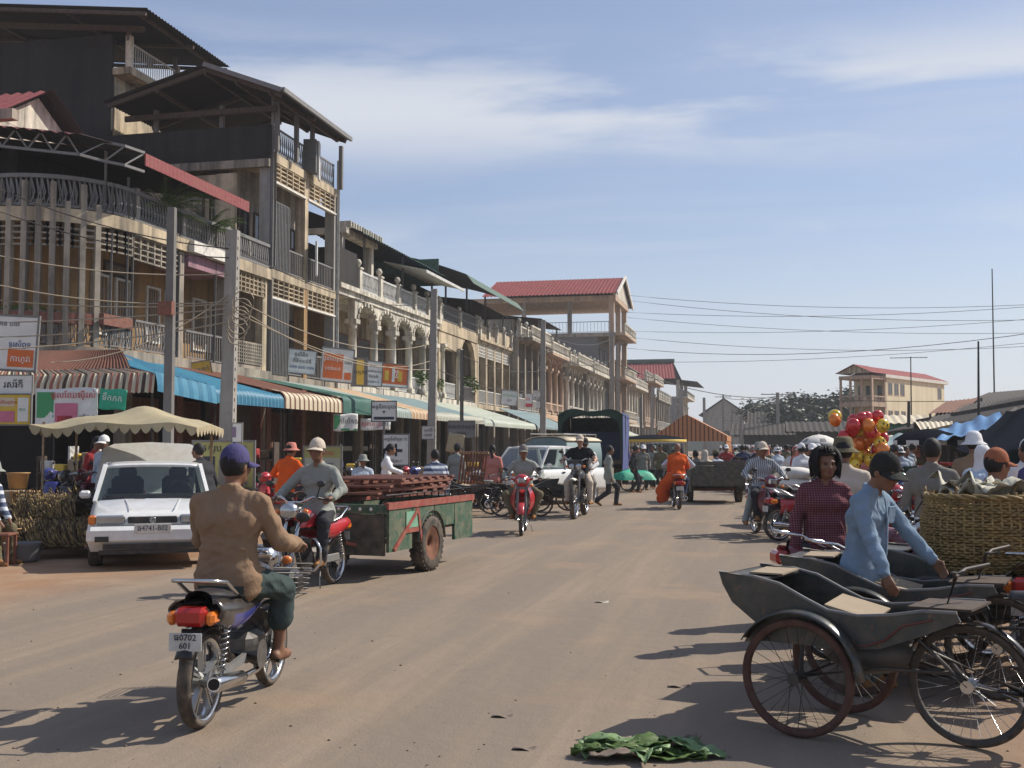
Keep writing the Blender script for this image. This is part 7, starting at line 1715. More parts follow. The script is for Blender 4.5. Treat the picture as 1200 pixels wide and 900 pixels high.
# --- second motorcycle with the trailer
T2 = gl(-1.74, 14.75); rzt = hdg(-.36, -1); M2 = gl(-2.27, 12.55)
m2 = moto('motorcycle', 'motorcycle with round headlamp, red tank and chrome crash bars towing the green trailer', 'upright', 'moto_red', M2, hdg(-.3, -1))
person('person in grey shirt and pale cap riding the motorcycle that tows the trailer', M2, hdg(-.3, -1), wrap_ride(.02, shirt='cloth_grey', pants='cloth_dark', hat=('cap', 'cloth_cream'), head=(.1, .05, 0), folds=.008, seed=2), h=.0105)
def trailer(label, loc, rz, side, trim, W=1.42, L=2.7, load=True, zt=.92):
    C = thing('cart_trailer', label, 'trailer', loc, rz); hw = W / 2; f, r = L * .46, -L * .54
    b = MB(); b.bx(-hw + .02, hw - .02, r, f, .52, .58); b.build('floor', 'wood_dark', C)
    for sx in (-1, 1):
        for k in range(4):
            ya, yb = r + (f - r) * k / 4, r + (f - r) * (k + 1) / 4; b = MB(); ar = .44 if k in (1, 2) else .3
            b.bx(sx * hw - .02, sx * hw + .02, ya + .012, yb - .012, .56 if k in (1, 2) else .34, zt - .07); b.build('side_panel', side, C)
        b = MB(); b.bar((sx * hw, r - .03, zt - .03), (sx * hw, f + .03, zt - .03), .07, .08); b.build('top_rail', trim, C)
        b = MB(); b.bar((sx * (hw + .03), f * .9, .36), (sx * (hw + .03), f * .35, zt - .1), .03, .05); b.bar((sx * (hw + .03), f * .35, zt - .1), (sx * (hw + .03), f * .25, .36), .03, .05); b.build('brace', trim, C)
        b = MB(); b.tube([(sx * (hw - .02), r, zt + .1), (sx * (hw - .02), f, zt + .1)], .012, 6)
        for k in range(13): y = r + (f - r) * k / 12; b.tube([(sx * (hw - .02), y, zt), (sx * (hw - .02), y, zt + .1)], .01, 4)
        b.build('hook_rail', 'iron_dark', C)
        if side == 'cart_green':
            b = MB(); b.bx(sx * hw + sx * .024, sx * hw + sx * .032, f * .3, f * .62, .6, .8); pnl = b.build('painted_panel', 'cart_green_pale', C)
            b = MB(); b.bx(sx * hw + sx * .024, sx * hw + sx * .034, f * .28, f * .64, .54, .595); b.build('painted_strip', 'cart_red', C)
            if sx > 0: text_mesh('lettering', 'កម្ពុជា', .11, 'ink_white', pnl, (hw + .036, f * .46, .7), (math.pi / 2, 0, math.pi / 2))
            b = MB(); fender(b, (sx * (hw - .06), 0, .36), .43, .11, .1, math.pi - .1, 10, 0, .0); b.build('mudguard', 'cart_dark', C)
        wh = MB(); c = (sx * (hw - .04), 0, .36); rings(wh, c, .36, [(-.09, .22), (-.1, .3), (-.085, .345), (-.04, .36), (.04, .36), (.085, .345), (.1, .3), (.09, .22), (-.09, .22)], 30); w_ = wh.build('wheel', 'rubber', C)
        tr = MB()
        for i in range(30):
            a = i / 30 * 6.2832
            for o in (-.05, .05): tr.box((c[0] + o, .36 * math.cos(a), .36 + .36 * math.sin(a)), (.07, .03, .016), rot=Matrix.Rotation(a - math.pi / 2, 3, 'X'))
        tr.build('tread', 'rubber', w_); b = MB(); rings(b, c, .2, [(-.085, .225), (-.05, .12), (-.03, .05), (.03, .05), (.05, .12), (.085, .225)], 20); b.build('rim', 'rust', w_)
    for y, nm in ((f, 'front_board'), (r, 'tail_board')):
        b = MB(); b.bx(-hw + .03, hw - .03, y - .02, y + .02, .3 if y > 0 else .5, zt - .13); b.build(nm, 'cart_dark' if y > 0 else side, C)
        b = MB(); b.bx(-hw, hw, y - .035, y + .035, zt - .12, zt - .01); bd = b.build('end_rail', side, C)
        if y > 0 and side == 'cart_green':
            for i in range(8): x = -hw + .2 + i * (W - .4) / 7; s_ = MB(); s_.lathe([(.001, .004), (.02, .002), (.022, 0)], 8, 0, Matrix.Translation((x, y + .037, zt - .065)) @ Matrix.Rotation(-math.pi / 2, 4, 'X')); s_.build('painted_flower', 'ink_white', bd)
    b = MB(); b.bar((-hw + .1, 0, .36), (hw - .1, 0, .36), .06); b.bar((0, f, .5), (0, f + .75, .62), .06); b.bar((-.3, f, .42), (0, f + .5, .56), .04); b.bar((.3, f, .42), (0, f + .5, .56), .04); b.build('drawbar', 'cart_red', C)
    return C
trailer('green trailer with red rails and big tyres loaded with wooden frames', T2, rzt, 'cart_green', 'cart_red')
for k in range(3):
    WF = thing('wooden_frame', ['red brown slatted wooden frame lying lowest on the green trailer', 'red brown slatted wooden frame in the middle of the trailer load', 'red brown slatted wooden frame lying on top of the trailer load'][k], 'wooden frame', T2 + Vector((0, 0, .96 + .085 * k)) + gl(-.1 + .08 * k, .1 * k), rzt + .05 * (k - 1), 'wooden frames on the trailer')
    for x in (-.55, 0, .55): b = MB(); b.bx(x - .05, x + .05, -.95, .95, 0, .05, bev=.006); b.build('beam', 'wood_red', WF)
    for i in range(7): y = -.9 + i * .3; b = MB(); b.bx(-.62, .62, y - .06, y + .06, .05, .08, bev=.004); b.build('slat', 'wood_red', WF)
# --- white car and the canopied pickup behind it
CP = at(180, 524, d=16.55); CP = Vector((CP.x, CP.y, 0)); rzc = hdg(.31, -.95)
car('car', 'white hatchback parked at the kerb, facing up the street beside the woven baskets', CP, rzc, plate='ធ4741-B02')
VP_ = gd(181, 20.6); VN = thing('canopied_pickup', 'white pickup with plain white load cover parked behind the white hatchback', 'pickup', VP_, hdg(-.2, 1))
b = MB(); prof = [(-.78, .55), (-.8, 1.1), (-.77, 1.58), (-.6, 1.66), (0, 1.69), (.6, 1.66), (.77, 1.58), (.8, 1.1), (.78, .55)]; loft(b, [[(x, y + (max(0, z - .5) * 1.0 if y < 0 else 0), z) for x, z in prof] for y in (-1.9, .35)], smooth=False); b.build('load_cover', 'paint_white', VN)  # rear end slopes forward, shaped so the white panel catches sky light
b = MB(); loft(b, [[(x * .98, y, z) for x, z in ((-.8, .4), (-.8, h_ - .1), (-.7, h_), (.7, h_), (.8, h_ - .1), (.8, .4))] for y, h_ in ((.36, 1.5), (1.2, 1.5), (1.6, 1.0), (2.5, .95))]); b.build('cab', 'paint_white', VN); b = MB(); b.bx(-.8, .8, -1.92, -1.8, .35, .6); b.build('bumper', 'black_plastic', VN)
for sx in (-1, 1):
    for y in (-1.2, 1.7): b = MB(); rings(b, (sx * .72, y, .33), .33, [(-.09, .2), (-.09, .31), (-.05, .33), (.05, .33), (.09, .31), (.09, .2), (-.09, .2)], 20); b.build('wheel', 'rubber', VN)
# --- red scooter rider, big dirt bike, walkers
q = gd(613, 20.75); moto('motorcycle', 'bright red step through motorcycle ridden by the person in grey cap', 'underbone', 'moto_red', q, hdg(-.06, -1)); person('person in grey shirt and grey cap riding the bright red motorcycle', q, hdg(-.06, -1), wrap_ride(.05, shirt='cloth_grey', pants='cloth_olive', hat=('cap', 'cloth_mid'), scale=.97, kneeL=(-.9, 1, .4), kneeR=(.9, 1, .4), shoe='leather'))
q = gd(679, 25.6); rz = hdg(-.22, -1); m = moto('motorcycle', 'black dirt bike with twin headlamps and white front mudguard', 'enduro', 'moto_black', q, rz); m.scale = (1.1,) * 3
person('person in black short sleeved shirt and pale cap riding the dirt bike', q, rz, wrap_ride(.05, pelvis=(0, -.15, 1.02), shirt='cloth_black', sleeve='short', skin='skin_pale', pants='cloth_cream', hat=('cap', 'cloth_cream'), handL=(-.36, .25, 1.22), handR=(.36, .25, 1.22), footL=(-.25, .12, .36), footR=(.25, .12, .36), scale=1.03, bulk=1.1))
person('passenger in white shirt and dark cap behind the rider on the dirt bike', q + gl(.14, .42), rz, wrap_ride(.05, pelvis=(0, -.15, 1.0), shirt='cloth_white', pants='cloth_mid', hat=('cap', 'cloth_dark'), handL=(-.2, .2, 1.1), handR=(.2, .2, 1.1)), h=.018)
person('person in loose pale green shirt and dark trousers walking across the street', gd(713, 30.4), hdg(1, .1), dict(shirt='cloth_grey', pants='cloth_dark', footL=(-.09, .22, .08), footR=(.09, -.36, .15), kneeR=(.1, 1, -.3), toeR=(0, .8, -.5), head=(.3, 0, 0), pelvis=(0, 0, .84), hem=.24))
person('person in pink top and dark calf length trousers walking beside the parked cyclos', gd(577, 27.8), hdg(.1, 1), dict(female=True, shirt='cloth_pink', sleeve='short', pants='cloth_dark', pants_len='mid', footL=(-.09, -.25, .13), footR=(.09, .2, .08), hair='pony', pelvis=(0, 0, .85), handL=(-.1, .25, 1.0), hem=.12, shoes=False))
# --- monk and driver
q = gd(792, 29.2); rz = hdg(.03, 1); moto('motorcycle', 'dark motorcycle carrying the person in orange robes', 'underbone', 'moto_black', q, rz); person('driver in blue grey shirt on the motorcycle with the orange robed person', q + Vector((0, .25, 0)), rz, wrap_ride(.1, shirt='cloth_paleblue', pants='cloth_navy', pelvis=(.04, -.1, .88)), h=.016)
person('person in bright orange robes sitting sideways behind the motorcycle driver', q + gl(.0, -.2), rz, dict(pelvis=(0, -.1, .9), shirt='cloth_orange', pants='cloth_orange', hair=None, skin='skin', robe=False, hip_twist=.9, twist=.2, footL=(-.42, .12, .25), footR=(-.3, .28, .28), kneeL=(-1, .6, .4), kneeR=(-1, .7, .4), handL=(-.2, .25, .95), handR=(.2, .25, 1.05), bulk=1.15, pants_loose=.06, shoes=False, hat=None, extra=(((-.15, .05, .8), (-.4, .2, .45), .16, .15, 1, 1), ((-.12, -.1, 1.35), (.14, .1, .95), .09, .1, 1, 1)), seed=9), h=.016)
TD = trailer('dark maroon cart carrying seated people, seen from behind', gd(836, 32.6), hdg(.08, 1), 'cart_dark', 'moto_maroon', W=1.5, L=2.2, zt=1.2)
for px, lb, sh, hat in ((818, 'passenger with grey shirt slumped in the dark maroon cart', 'cloth_mid', None), (829, 'passenger in pink scarf in the dark maroon cart', 'cloth_cream', ('scarf', 'cloth_cream')), (842, 'passenger in checked shirt sitting at the far side of the dark maroon cart', 'cloth_hstripe', ('cap', 'cloth_olive'))):
    person(lb, gd(px, 32.6 + random.uniform(-.3, .5)) + Vector((0, 0, .58)), hdg(random.uniform(-1, 1), 1), dict(pelvis=(0, 0, .14), shirt=sh, footL=(-.2, .5, .08), footR=(.2, .5, .08), kneeL=(-.2, .5, 1), kneeR=(.2, .5, 1), handL=(-.15, .3, .25), handR=(.15, .3, .25), lean=.2, hat=hat), h=.02)
# --- right: striped shirt rider and the parked bikes
q = gd(896, 20.2); rz = hdg(.08, -1); moto('motorcycle', 'maroon step through motorcycle ridden by the person in the striped shirt', 'underbone', 'moto_maroon', q, rz); person('person in blue and white striped shirt and pale cap on the maroon motorcycle', q, rz, wrap_ride(.05, shirt='cloth_stripe', pants='cloth_dark', hat=('cap', 'cloth_cream'), footL=(-.28, .25, .2), hem=.18)); person('passenger in grey trousers behind the striped shirt rider', q + gl(.05, .45), rz, wrap_ride(0, shirt='cloth_mid', pants='cloth_grey', hat=('bucket', 'cloth_grey'), footR=(.42, .3, .25), footL=(-.3, .1, .3), handL=(-.15, .1, 1.0), handR=(.15, .1, 1.0)), h=.018)
moto('motorcycle', 'red motorcycle with chrome rack parked behind the striped shirt rider', 'underbone', 'moto_red', gd(948, 19.2), hdg(1, .25))
moto('motorcycle', 'red and yellow motorcycle parked by the white bundle', 'underbone', 'moto_maroon', gd(958, 21.5), hdg(1, .4))
moto('motorcycle', 'maroon motorcycle with chrome grab rail parked behind the grey cyclo, tail to the street', 'commuter', 'moto_maroon', gd(1012, 9.4), hdg(1, .12), accent='moto_maroon')
moto('motorcycle', 'dark maroon motorcycle parked between the blue shirted person and the cyclos', 'commuter', 'moto_maroon', gd(1062, 8.5), hdg(1, .1), accent='moto_maroon')
moto('motorcycle', 'black motorcycle parked beyond the big basket', 'upright', 'moto_black', gd(1150, 9.8), hdg(1, .5))
moto('motorcycle', 'black motorcycle parked close behind the saddles of the cyclos', 'upright', 'moto_black', gd(1215, 8.0), hdg(.6, 1))
cyclo('cyclo', 'grey pedal cyclo with empty tub and cardboard on its seat', gl(2.13, 6.26), hdg(-.8, .6))
cyclo('cyclo', 'grey pedal cyclo squeezed between the empty cyclo and the basket', gl(2.75, 7.35), hdg(-.85, .5), wheelm='rubber')
CB = gl(3.5, 7.95); cyclo('cyclo', 'dark pedal cyclo carrying the big wicker basket', CB, hdg(-.85, .5), wheelm='rubber', board=False)
# --- big wicker basket
bc = at(1156, 660, d=7.95); BK = thing('wicker_basket', 'large round wicker basket of woven cane with paper heaped on top', 'basket', (bc.x, bc.y, .725))
Rb, Hb = .43, .52; prof_r = lambda z: Rb * (.9 + .1 * math.sin(math.pi * min(1, z / Hb * .9 + .05)))
b = MB(); rows = 27; ns = 44
for k in range(rows):
    z = .02 + (Hb - .04) * k / (rows - 1); pts = []
    for i in range(ns * 4): a = 2 * math.pi * i / (ns * 4); rr = prof_r(z) + .011 * math.sin(a * ns + (math.pi if k % 2 else 0)) + .004 * math.sin(a * 5 + k); pts.append((rr * math.cos(a), rr * math.sin(a), z + .003 * math.sin(a * 7 + k * 2)))
    b.tube(pts, .0105, 4, closed=True, squash=1.0)
tag(b.build('cane_weave', 'wicker', BK), kind='stuff')
for i in range(ns): 
    a = 2 * math.pi * (i + .5) / ns; b = MB(); b.tube([(prof_r(z) * math.cos(a), prof_r(z) * math.sin(a), z) for z in (0, Hb * .33, Hb * .66, Hb + random.uniform(0, .05))], .009, 5); b.build('stake', 'bamboo', BK)
b = MB()
for k in range(3): b.tube([((Rb * .93 + .012 * math.sin(a * 9 + k * 2)) * math.cos(a), (Rb * .93 + .012 * math.sin(a * 9 + k * 2)) * math.sin(a), Hb + .012 * math.cos(a * 9 + k * 2) + .008) for a in [2 * math.pi * i / 120 for i in range(120)]], .012, 5, closed=True)
b.build('rim', 'wicker', BK); b = MB(); b.lathe([(.001, .03), (Rb * .86, .03), (Rb * .88, Hb * .9), (Rb * .5, Hb * .93), (.001, Hb * .95)], 24); b.build('lining', 'straw', BK)
for i in range(5):
    b = MB(); x, y = random.uniform(-.1, .25), random.uniform(-.22, .22); s_ = random.uniform(.26, .42); ph = random.random() * 6; rot = Matrix.Rotation(random.random() * 6, 3, 'Z') @ Matrix.Rotation(random.uniform(-.5, .5), 3, 'X')
    b.grid(lambda u, v: Vector((x, y, Hb + .05)) + rot @ Vector(((u - .5) * s_ * 1.3, (v - .5) * s_, .05 * math.sin(u * 9 + ph) * math.cos(v * 7 + ph) + .03 * math.sin(u * 19 + v * 11))), 12, 12, 0, True, thick=.003); b.build('paper_sheet', 'paper', BK)
for i in range(7):
    b = MB(); a = random.random() * 6.28; p0 = Vector((Rb * .9 * math.cos(a), Rb * .9 * math.sin(a), Hb)); p1 = p0 + Vector((random.uniform(-.2, .2), random.uniform(-.2, .2), random.uniform(.03, .14))); b.tube([p0, p0.lerp(p1, .5) + Vector((0, 0, .05)), p1], .006, 4); b.build('loose_cane', 'bamboo', BK)
# --- people on the right
PB = person('person in pale blue shirt and dark cap leaning over the cyclos', gl(2.36, 7.5), hdg(.75, -.7), dict(shirt='cloth_blue', pants='cloth_mid', lean=.14, head=(-.15, -.35, 0), hat=('cap', 'cloth_olivecap'), handL=(-.28, .42, .86), handR=(.3, .32, .78), folds=.008, scale=.94, seed=5, hem=.2, loose=.011, hair='short'), h=.0085)
b = MB(); b.box((-.08, .163, 1.15), (.105, .012, .115), rot=Matrix.Rotation(-.14, 3, 'X'), bev=.004); b.build('shirt_pocket', 'cloth_blue', PB)
b = MB(); b.tube([(.0, .125, 1.34), (0, .16, 1.25), (0, .172, 1.12), (0, .165, .95), (0, .15, .82)], .011, 5, squash=.5); b.build('button_band', 'cloth_blue', PB)
person('person with dark bobbed hair in a maroon checked blouse standing by the parked motorcycles', gl(2.62, 9.35), hdg(-.05, -1), dict(female=True, hair='bob', shirt='cloth_check', pants='cloth_black', shoes=False, handL=(-.3, .05, .85), handR=(.28, .1, .82), hem=.2, head=(.12, -.05, 0), loose=.016, bulk=1.04, seed=7, scale=.935, folds=.01), h=.0095)
person('person in cream shirt and olive hat standing with back turned beside the person in maroon', gl(3.1, 10.4), hdg(.3, 1), dict(shirt='cloth_cream', pants='cloth_dark', hat=('bucket', 'cloth_olive')), h=.014)
person('person in lilac shirt and rust cap sitting behind the wicker basket', gl(3.98, 9.1), hdg(1, .4), wrap_ride(.25, shirt='cloth_lilac', pants='cloth_dark', hat=('cap', 'cloth_rust'), bulk=1.1, pelvis=(0, -.2, .82), scale=.98), h=.012)
person('person with dark hair in a grey shirt standing behind the basket', gl(4.15, 11.0), hdg(.6, 1), dict(shirt='cloth_mid', pants='cloth_dark', handR=(.25, .3, 1.0)), h=.014)
person('person in white pith hat and tan shirt among the stalls', gl(5.9, 14.2), hdg(.5, 1), dict(shirt='cloth_tan', pants='cloth_dark', hat=('pith', 'cloth_white'), scale=1.05), h=.016)
person('person in a white headscarf bending over a stall', gl(5.5, 13.4), hdg(.8, .5), dict(shirt='cloth_paleblue', pants='cloth_dark', lean=.5, hat=('scarf', 'cloth_white'), female=True, handL=(-.1, .5, .9), handR=(.2, .5, .9)), h=.016)
person('person in white cap and white shirt at the edge of the market', gl(6.1, 13.2), hdg(.3, -1), dict(shirt='cloth_white', pants='cloth_navy', hat=('cap', 'cloth_white')), h=.018)
person('person in violet shirt at the edge of the market beyond the basket', gl(5.35, 11.4), hdg(-.6, 1), dict(shirt='cloth_purple', pants='cloth_dark', hair='pony', female=True), h=.018)
# parked bikes in the market shade
MLO = {c: moto('motorcycle', 'proto', 'underbone', c, (0, 0, 0), 0, lo=True) for c in ('moto_maroon', 'moto_red', 'moto_blue', 'moto_green', 'moto_black')}
GR = 'motorcycles parked at the market'
for k, (px, d_, c) in enumerate(((1078, 12.5, 'moto_red'), (1105, 13.2, 'moto_black'), (1125, 12.2, 'moto_blue'), (1060, 13.6, 'moto_maroon'), (1090, 15, 'moto_green'), (1120, 16, 'moto_red'), (1040, 16.5, 'moto_black'), (1065, 18, 'moto_blue'), (1150, 15.5, 'moto_maroon'), (1025, 19, 'moto_red'), (1100, 19.5, 'moto_black'), (1010, 22, 'moto_blue'), (1050, 22, 'moto_green'), (985, 18, 'moto_red'), (1000, 17, 'moto_black'), (975, 24, 'moto_black'), (990, 26, 'moto_maroon'), (1030, 25, 'moto_red'), (1075, 23, 'moto_black'), (940, 27, 'moto_red'), (965, 30, 'moto_black'), (1000, 31, 'moto_red'), (1035, 14.5, 'moto_red'), (1140, 13.5, 'moto_black'), (1170, 17, 'moto_red'), (1120, 22, 'moto_black'))):
    place(MLO[c], gd(px, d_), hdg(random.uniform(-.3, .3) + .6, 1), {'moto_red': 'red', 'moto_black': 'black', 'moto_blue': 'blue', 'moto_maroon': 'maroon', 'moto_green': 'green'}[c] + ' motorcycle parked in the market shade behind the cyclos', GR)
GL_ = 'motorcycles parked before the shops'
for k, (px, d_, c) in enumerate(((300, 22.5, 'moto_black'), (315, 23, 'moto_maroon'), (330, 22, 'moto_red'), (105, 18.6, 'moto_black'), (120, 19.2, 'moto_maroon'), (84, 20, 'moto_blue'), (410, 27, 'moto_maroon'), (425, 27.6, 'moto_black'), (478, 27.5, 'moto_black'), (490, 28.5, 'moto_red'), (502, 28, 'moto_blue'), (520, 29, 'moto_maroon'), (535, 30.5, 'moto_black'), (548, 31.5, 'moto_green'), (600, 36, 'moto_red'), (590, 34, 'moto_black'))):
    place(MLO[c], onp(gd(px, d_)), hdg(-1, random.uniform(-.2, .6)), {'moto_red': 'red', 'moto_black': 'black', 'moto_blue': 'blue', 'moto_maroon': 'maroon', 'moto_green': 'green'}[c] + ' motorcycle parked on the pavement before the shops', GL_)
# --- left side: people and cyclos
onpv = onp
person('person in orange shirt and pink floppy hat among the parked motorcycles', onp(gd(343, 20.5)), hdg(.5, 1), wrap_ride(.2, shirt='cloth_orange', pants='cloth_dark', hat=('bucket', 'cloth_pink')), h=.016)
person('person in white blouse with a dark ponytail sitting behind the trailer', onp(gd(463, 24.5)), hdg(1, .1), wrap_ride(.05, female=True, shirt='cloth_white', hair='pony', pants='cloth_navy', head=(0, -.2, 0)), h=.016)
person('person in striped top with back turned by the trailer rail', onp(gd(512, 22.5)), hdg(-.4, 1), dict(pelvis=(0, 0, .75), lean=.15, shirt='cloth_hstripe', pants='cloth_mid', footL=(-.1, .35, .08), footR=(.1, .35, .08)), h=.016)
person('person in pale grey shirt standing by the dark grey signpost', onp(gd(535, 28.5)), hdg(.6, 1), dict(shirt='cloth_grey', pants='cloth_dark', hat=('cap', 'cloth_dark')), h=.018)
person('person in grey floppy hat sitting beside the clinic board', onp(gd(425, 25)), hdg(.3, -1), dict(pelvis=(0, 0, .62), shirt='cloth_paleblue', pants='cloth_dark', hat=('bucket', 'cloth_grey'), footL=(-.15, .45, .08), footR=(.15, .45, .08), handL=(-.1, .35, .8), handR=(.1, .35, .8)), h=.018)
person('person in red blouse standing in the shade under the tan canopy', onp(gd(112, 21)), hdg(.8, -.4), dict(female=True, shirt='cloth_red', pants='cloth_dark', hair='pony'), h=.018)
person('person in white cap and pale shirt under the tan canopy', onp(gd(124, 20.4)), hdg(-.4, -1), dict(shirt='cloth_paleblue', pants='cloth_dark', hat=('cap', 'cloth_white')), h=.018)
person('person in denim shirt sitting on a red stool at the kerb', onp(gd(-22, 15.3)), hdg(1, -.3), dict(pelvis=(0, 0, .62), shirt='cloth_hstripe', pants='cloth_olive', lean=.3, footL=(-.15, .4, .08), footR=(.15, .45, .08), handL=(-.1, .4, .62), handR=(.12, .42, .6), hat=('bucket', 'cloth_grey')), h=.014)
person('person in dark shirt tending the canopied pickup', gd(243, 18.0), hdg(-.7, .4), dict(shirt='cloth_dark', pants='cloth_dark', lean=.3), h=.018)
GC = 'cyclos parked at the kerb'
for px, d_, rzz, lb in ((557, 26.5, hdg(-1, .25), 'cyclo with bamboo slats parked beside the walking person in pink'), (607, 25.8, hdg(1, .4), 'dark cyclo parked behind the bright red motorcycle'), (650, 27.5, hdg(1, .2), 'cyclo parked in front of the white pickup'), (592, 29.5, hdg(-1, .5), 'cyclo standing behind the walking person in pink')):
    cyclo('cyclo', lb, gd(px, d_), rzz, lo=True, group=GC, wheelm='rubber')
q = gd(550, 25.6); SLT = thing('slatted_rack', 'leaning rack of brown bamboo slats on a parked cyclo', 'rack', q + Vector((0, 0, .75)), hdg(-.5, -1))
for i in range(9): b = MB(); b.bar((-.35 + i * .08, 0, 0), (-.6 + i * .08, .25, .75), .035, .02); b.build('slat', 'wood_red', SLT)
b = MB(); b.bar((-.4, -.02, .05), (.35, -.02, .05), .04); b.bar((-.62, .22, .72), (.1, .22, .72), .04); b.build('cross_bar', 'bamboo', SLT)
# --- vehicles further down
car('pickup', 'white double cab pickup parked by the pale awning', gd(634, 31.5), hdg(-.75, -1), kind='pickup', lo=True, cat='pickup')
car('jeep', 'dark off road car parked past the covered truck', gd(779, 50), hdg(-.1, -1), body='moto_black', kind='suv', lo=True)
car('minibus', 'white minibus coming up the far end of the street', gd(868, 92), hdg(.0, -1), kind='suv', lo=True, cat='minibus')
V = thing('covered_taxi', 'beige roofed covered van with grey canvas side and roof rack', 'van', gd(655, 39), hdg(-.5, -1)); V.scale = (.9,) * 3; b = MB()
sec_ = lambda y, k: [(x * k, y, z) for x, z in ((-.9, .6), (-.92, 1.5), (-.85, 1.95), (-.6, 2.1), (0, 2.14), (.6, 2.1), (.85, 1.95), (.92, 1.5), (.9, .6))]
loft(b, [sec_(-2.2, 1), sec_(1.2, 1)]); b.build('canvas_body', 'awn_bluegrey', V); b = MB(); b.grid(lambda u, v: ((2 * v - 1) * .88, -2.25 + 3.5 * u, 2.16 - .16 * (2 * v - 1) ** 4), 4, 12, 0, True, thick=.03); b.build('roof', 'awn_cream', V)
b = MB(); loft(b, [[(x, y, z) for x, z in ((-.85, .5), (-.85, h_ - .1), (-.75, h_), (.75, h_), (.85, h_ - .1), (.85, .5))] for y, h_ in ((1.21, 1.8), (1.7, 1.75), (2.1, 1.1), (2.9, 1.0))]); b.build('cab', 'paint_white', V); b = MB(); b.add([(-.72, 1.78, 1.68), (.72, 1.78, 1.68), (.78, 2.1, 1.13), (-.78, 2.1, 1.13)], [(0, 3, 2, 1)]); b.build('windscreen', 'glass_dark', V)
b = MB()
for x in (-.7, .7): b.tube([(x, -2.1, 2.28), (x, 1.1, 2.28)], .02, 6)
for y in (-2.1, -1, 0, 1.1): b.tube([(-.7, y, 2.28), (.7, y, 2.28)], .02, 6); b.tube([(-.7, y, 2.1), (-.7, y, 2.28)], .015, 5); b.tube([(.7, y, 2.1), (.7, y, 2.28)], .015, 5)
b.build('roof_rack', 'iron_white', V)
for sx in (-1, 1):
    for y in (-1.4, 1.9): b = MB(); rings(b, (sx * .8, y, .36), .36, [(-.1, .2), (-.1, .33), (.1, .33), (.1, .2), (-.1, .2)], 18); b.build('wheel', 'rubber', V)
TK = thing('tarp_truck', 'tall truck with dark green tarpaulin over its load bed and blue side sheet', 'truck', gd(692, 43), hdg(.16, 1)); W_, L_, H_ = 1.2, 4.5, 3.05
b = MB(); b.bx(-W_, W_, 0, L_, .95, 1.1); b.build('bed', 'wood_dark', TK); b = MB(); b.bx(-W_ + .05, W_ - .05, .9, 1.0, 1.1, 2.2); b.build('load', 'cloth_navy', TK); b = MB(); b.bx(-W_, W_, L_ - .05, L_ + .05, 1.1, H_ - .2); b.build('head_board', 'tarp_green', TK)
b = MB(); b.grid(lambda u, v: (-W_ - .03 - .02 * math.sin(v * 20), L_ * v, 1.0 + (H_ - 1.05) * u), 8, 16, 0, True); b.grid(lambda u, v: (W_ + .03 + .03 * math.sin(v * 17 + u * 4), L_ * v, .7 + (H_ - .8) * u), 8, 16, 1, True); b.build('side_sheet', ['tarp_green', 'tarp_violet'], TK)
b = MB(); b.grid(lambda u, v: (-W_ - .06 + 2 * (W_ + .06) * v, -.1 + (L_ + .1) * u, H_ - .22 * abs(2 * v - 1) ** 3 + .08 * math.sin(v * 9) * math.cos(u * 4)), 10, 16, 0, True)
b.grid(lambda u, v: (-W_ - .06 + 2 * (W_ + .06) * v, -.1 - .05 * math.sin(v * 12), H_ - .22 * abs(2 * v - 1) ** 3 + .08 * math.sin(v * 9) - (.18 + .35 * (2 * v - 1) ** 2 + .9 * max(0, abs(2 * v - 1) - .86) * 7) * u), 6, 24, 0, True); b.build('tarpaulin', 'tarp_green', TK)
for x in (-W_, W_):
    for y in (.05, L_ / 2, L_): b = MB(); b.bar((x, y, 1.1), (x, y, H_ - .15), .08); b.build('bow_post', 'iron_dark', TK)
b = MB(); b.bx(-1.1, 1.1, L_ + .1, L_ + 1.9, .7, 2.5, bev=.1); b.build('cab', 'tarp_violet', TK)
for sx in (-1, 1):
    for y in (.9, L_ + 1): b = MB(); rings(b, (sx * 1.0, y, .48), .48, [(-.14, .25), (-.14, .45), (.14, .45), (.14, .25), (-.14, .25)], 18); b.build('wheel', 'rubber', TK)
OC = thing('goods_cart', 'small cart piled with goods under a bright green sheet', 'cart', gd(741, 40), hdg(-1, -.4)); OC.scale = (.8, .8, .85); b = MB(); b.bx(-.5, .5, -.8, .8, .55, .65); b.build('bed', 'wood_dark', OC)
b = MB(); b.grid(lambda u, v: ((2 * v - 1) * .6, -.9 + 1.8 * u, .5 + .42 * (math.sin(math.pi * u) * math.sin(math.pi * v)) ** .25 + .05 * math.sin(u * 9) * math.sin(v * 7)), 14, 14, 0, True); b.build('sheet', 'tarp_green_bright', OC)
for sx in (-1, 1): wheel(OC, (sx * .55, 0, .36), .36, .03, 'thin', 20, 'rubber', 'rust', 'rust', 12, True)
WB = thing('white_bundle', 'pile of shiny white sacks strapped on a cart by the parked motorcycles', 'bundle', gd(925, 22.8) + Vector((0, 0, .0)), hdg(1, .3)); b = MB(); b.bx(-.7, .7, -.4, .4, .45, .75); b.build('cart_bed', 'wood_dark', WB)
for k in range(4): b = MB(); b.sphere((-.3 + .6 * (k % 2), random.uniform(-.1, .1), .86 + .2 * (k // 2)), (.5, .3, .14), 14, 8); b.build('sack', 'trim_white', WB)
for sx in (-1, 1): wheel(WB, (sx * .6, 0, .3), .3, .03, 'thin', 18, 'rubber', 'rust', 'rust', 12, True)
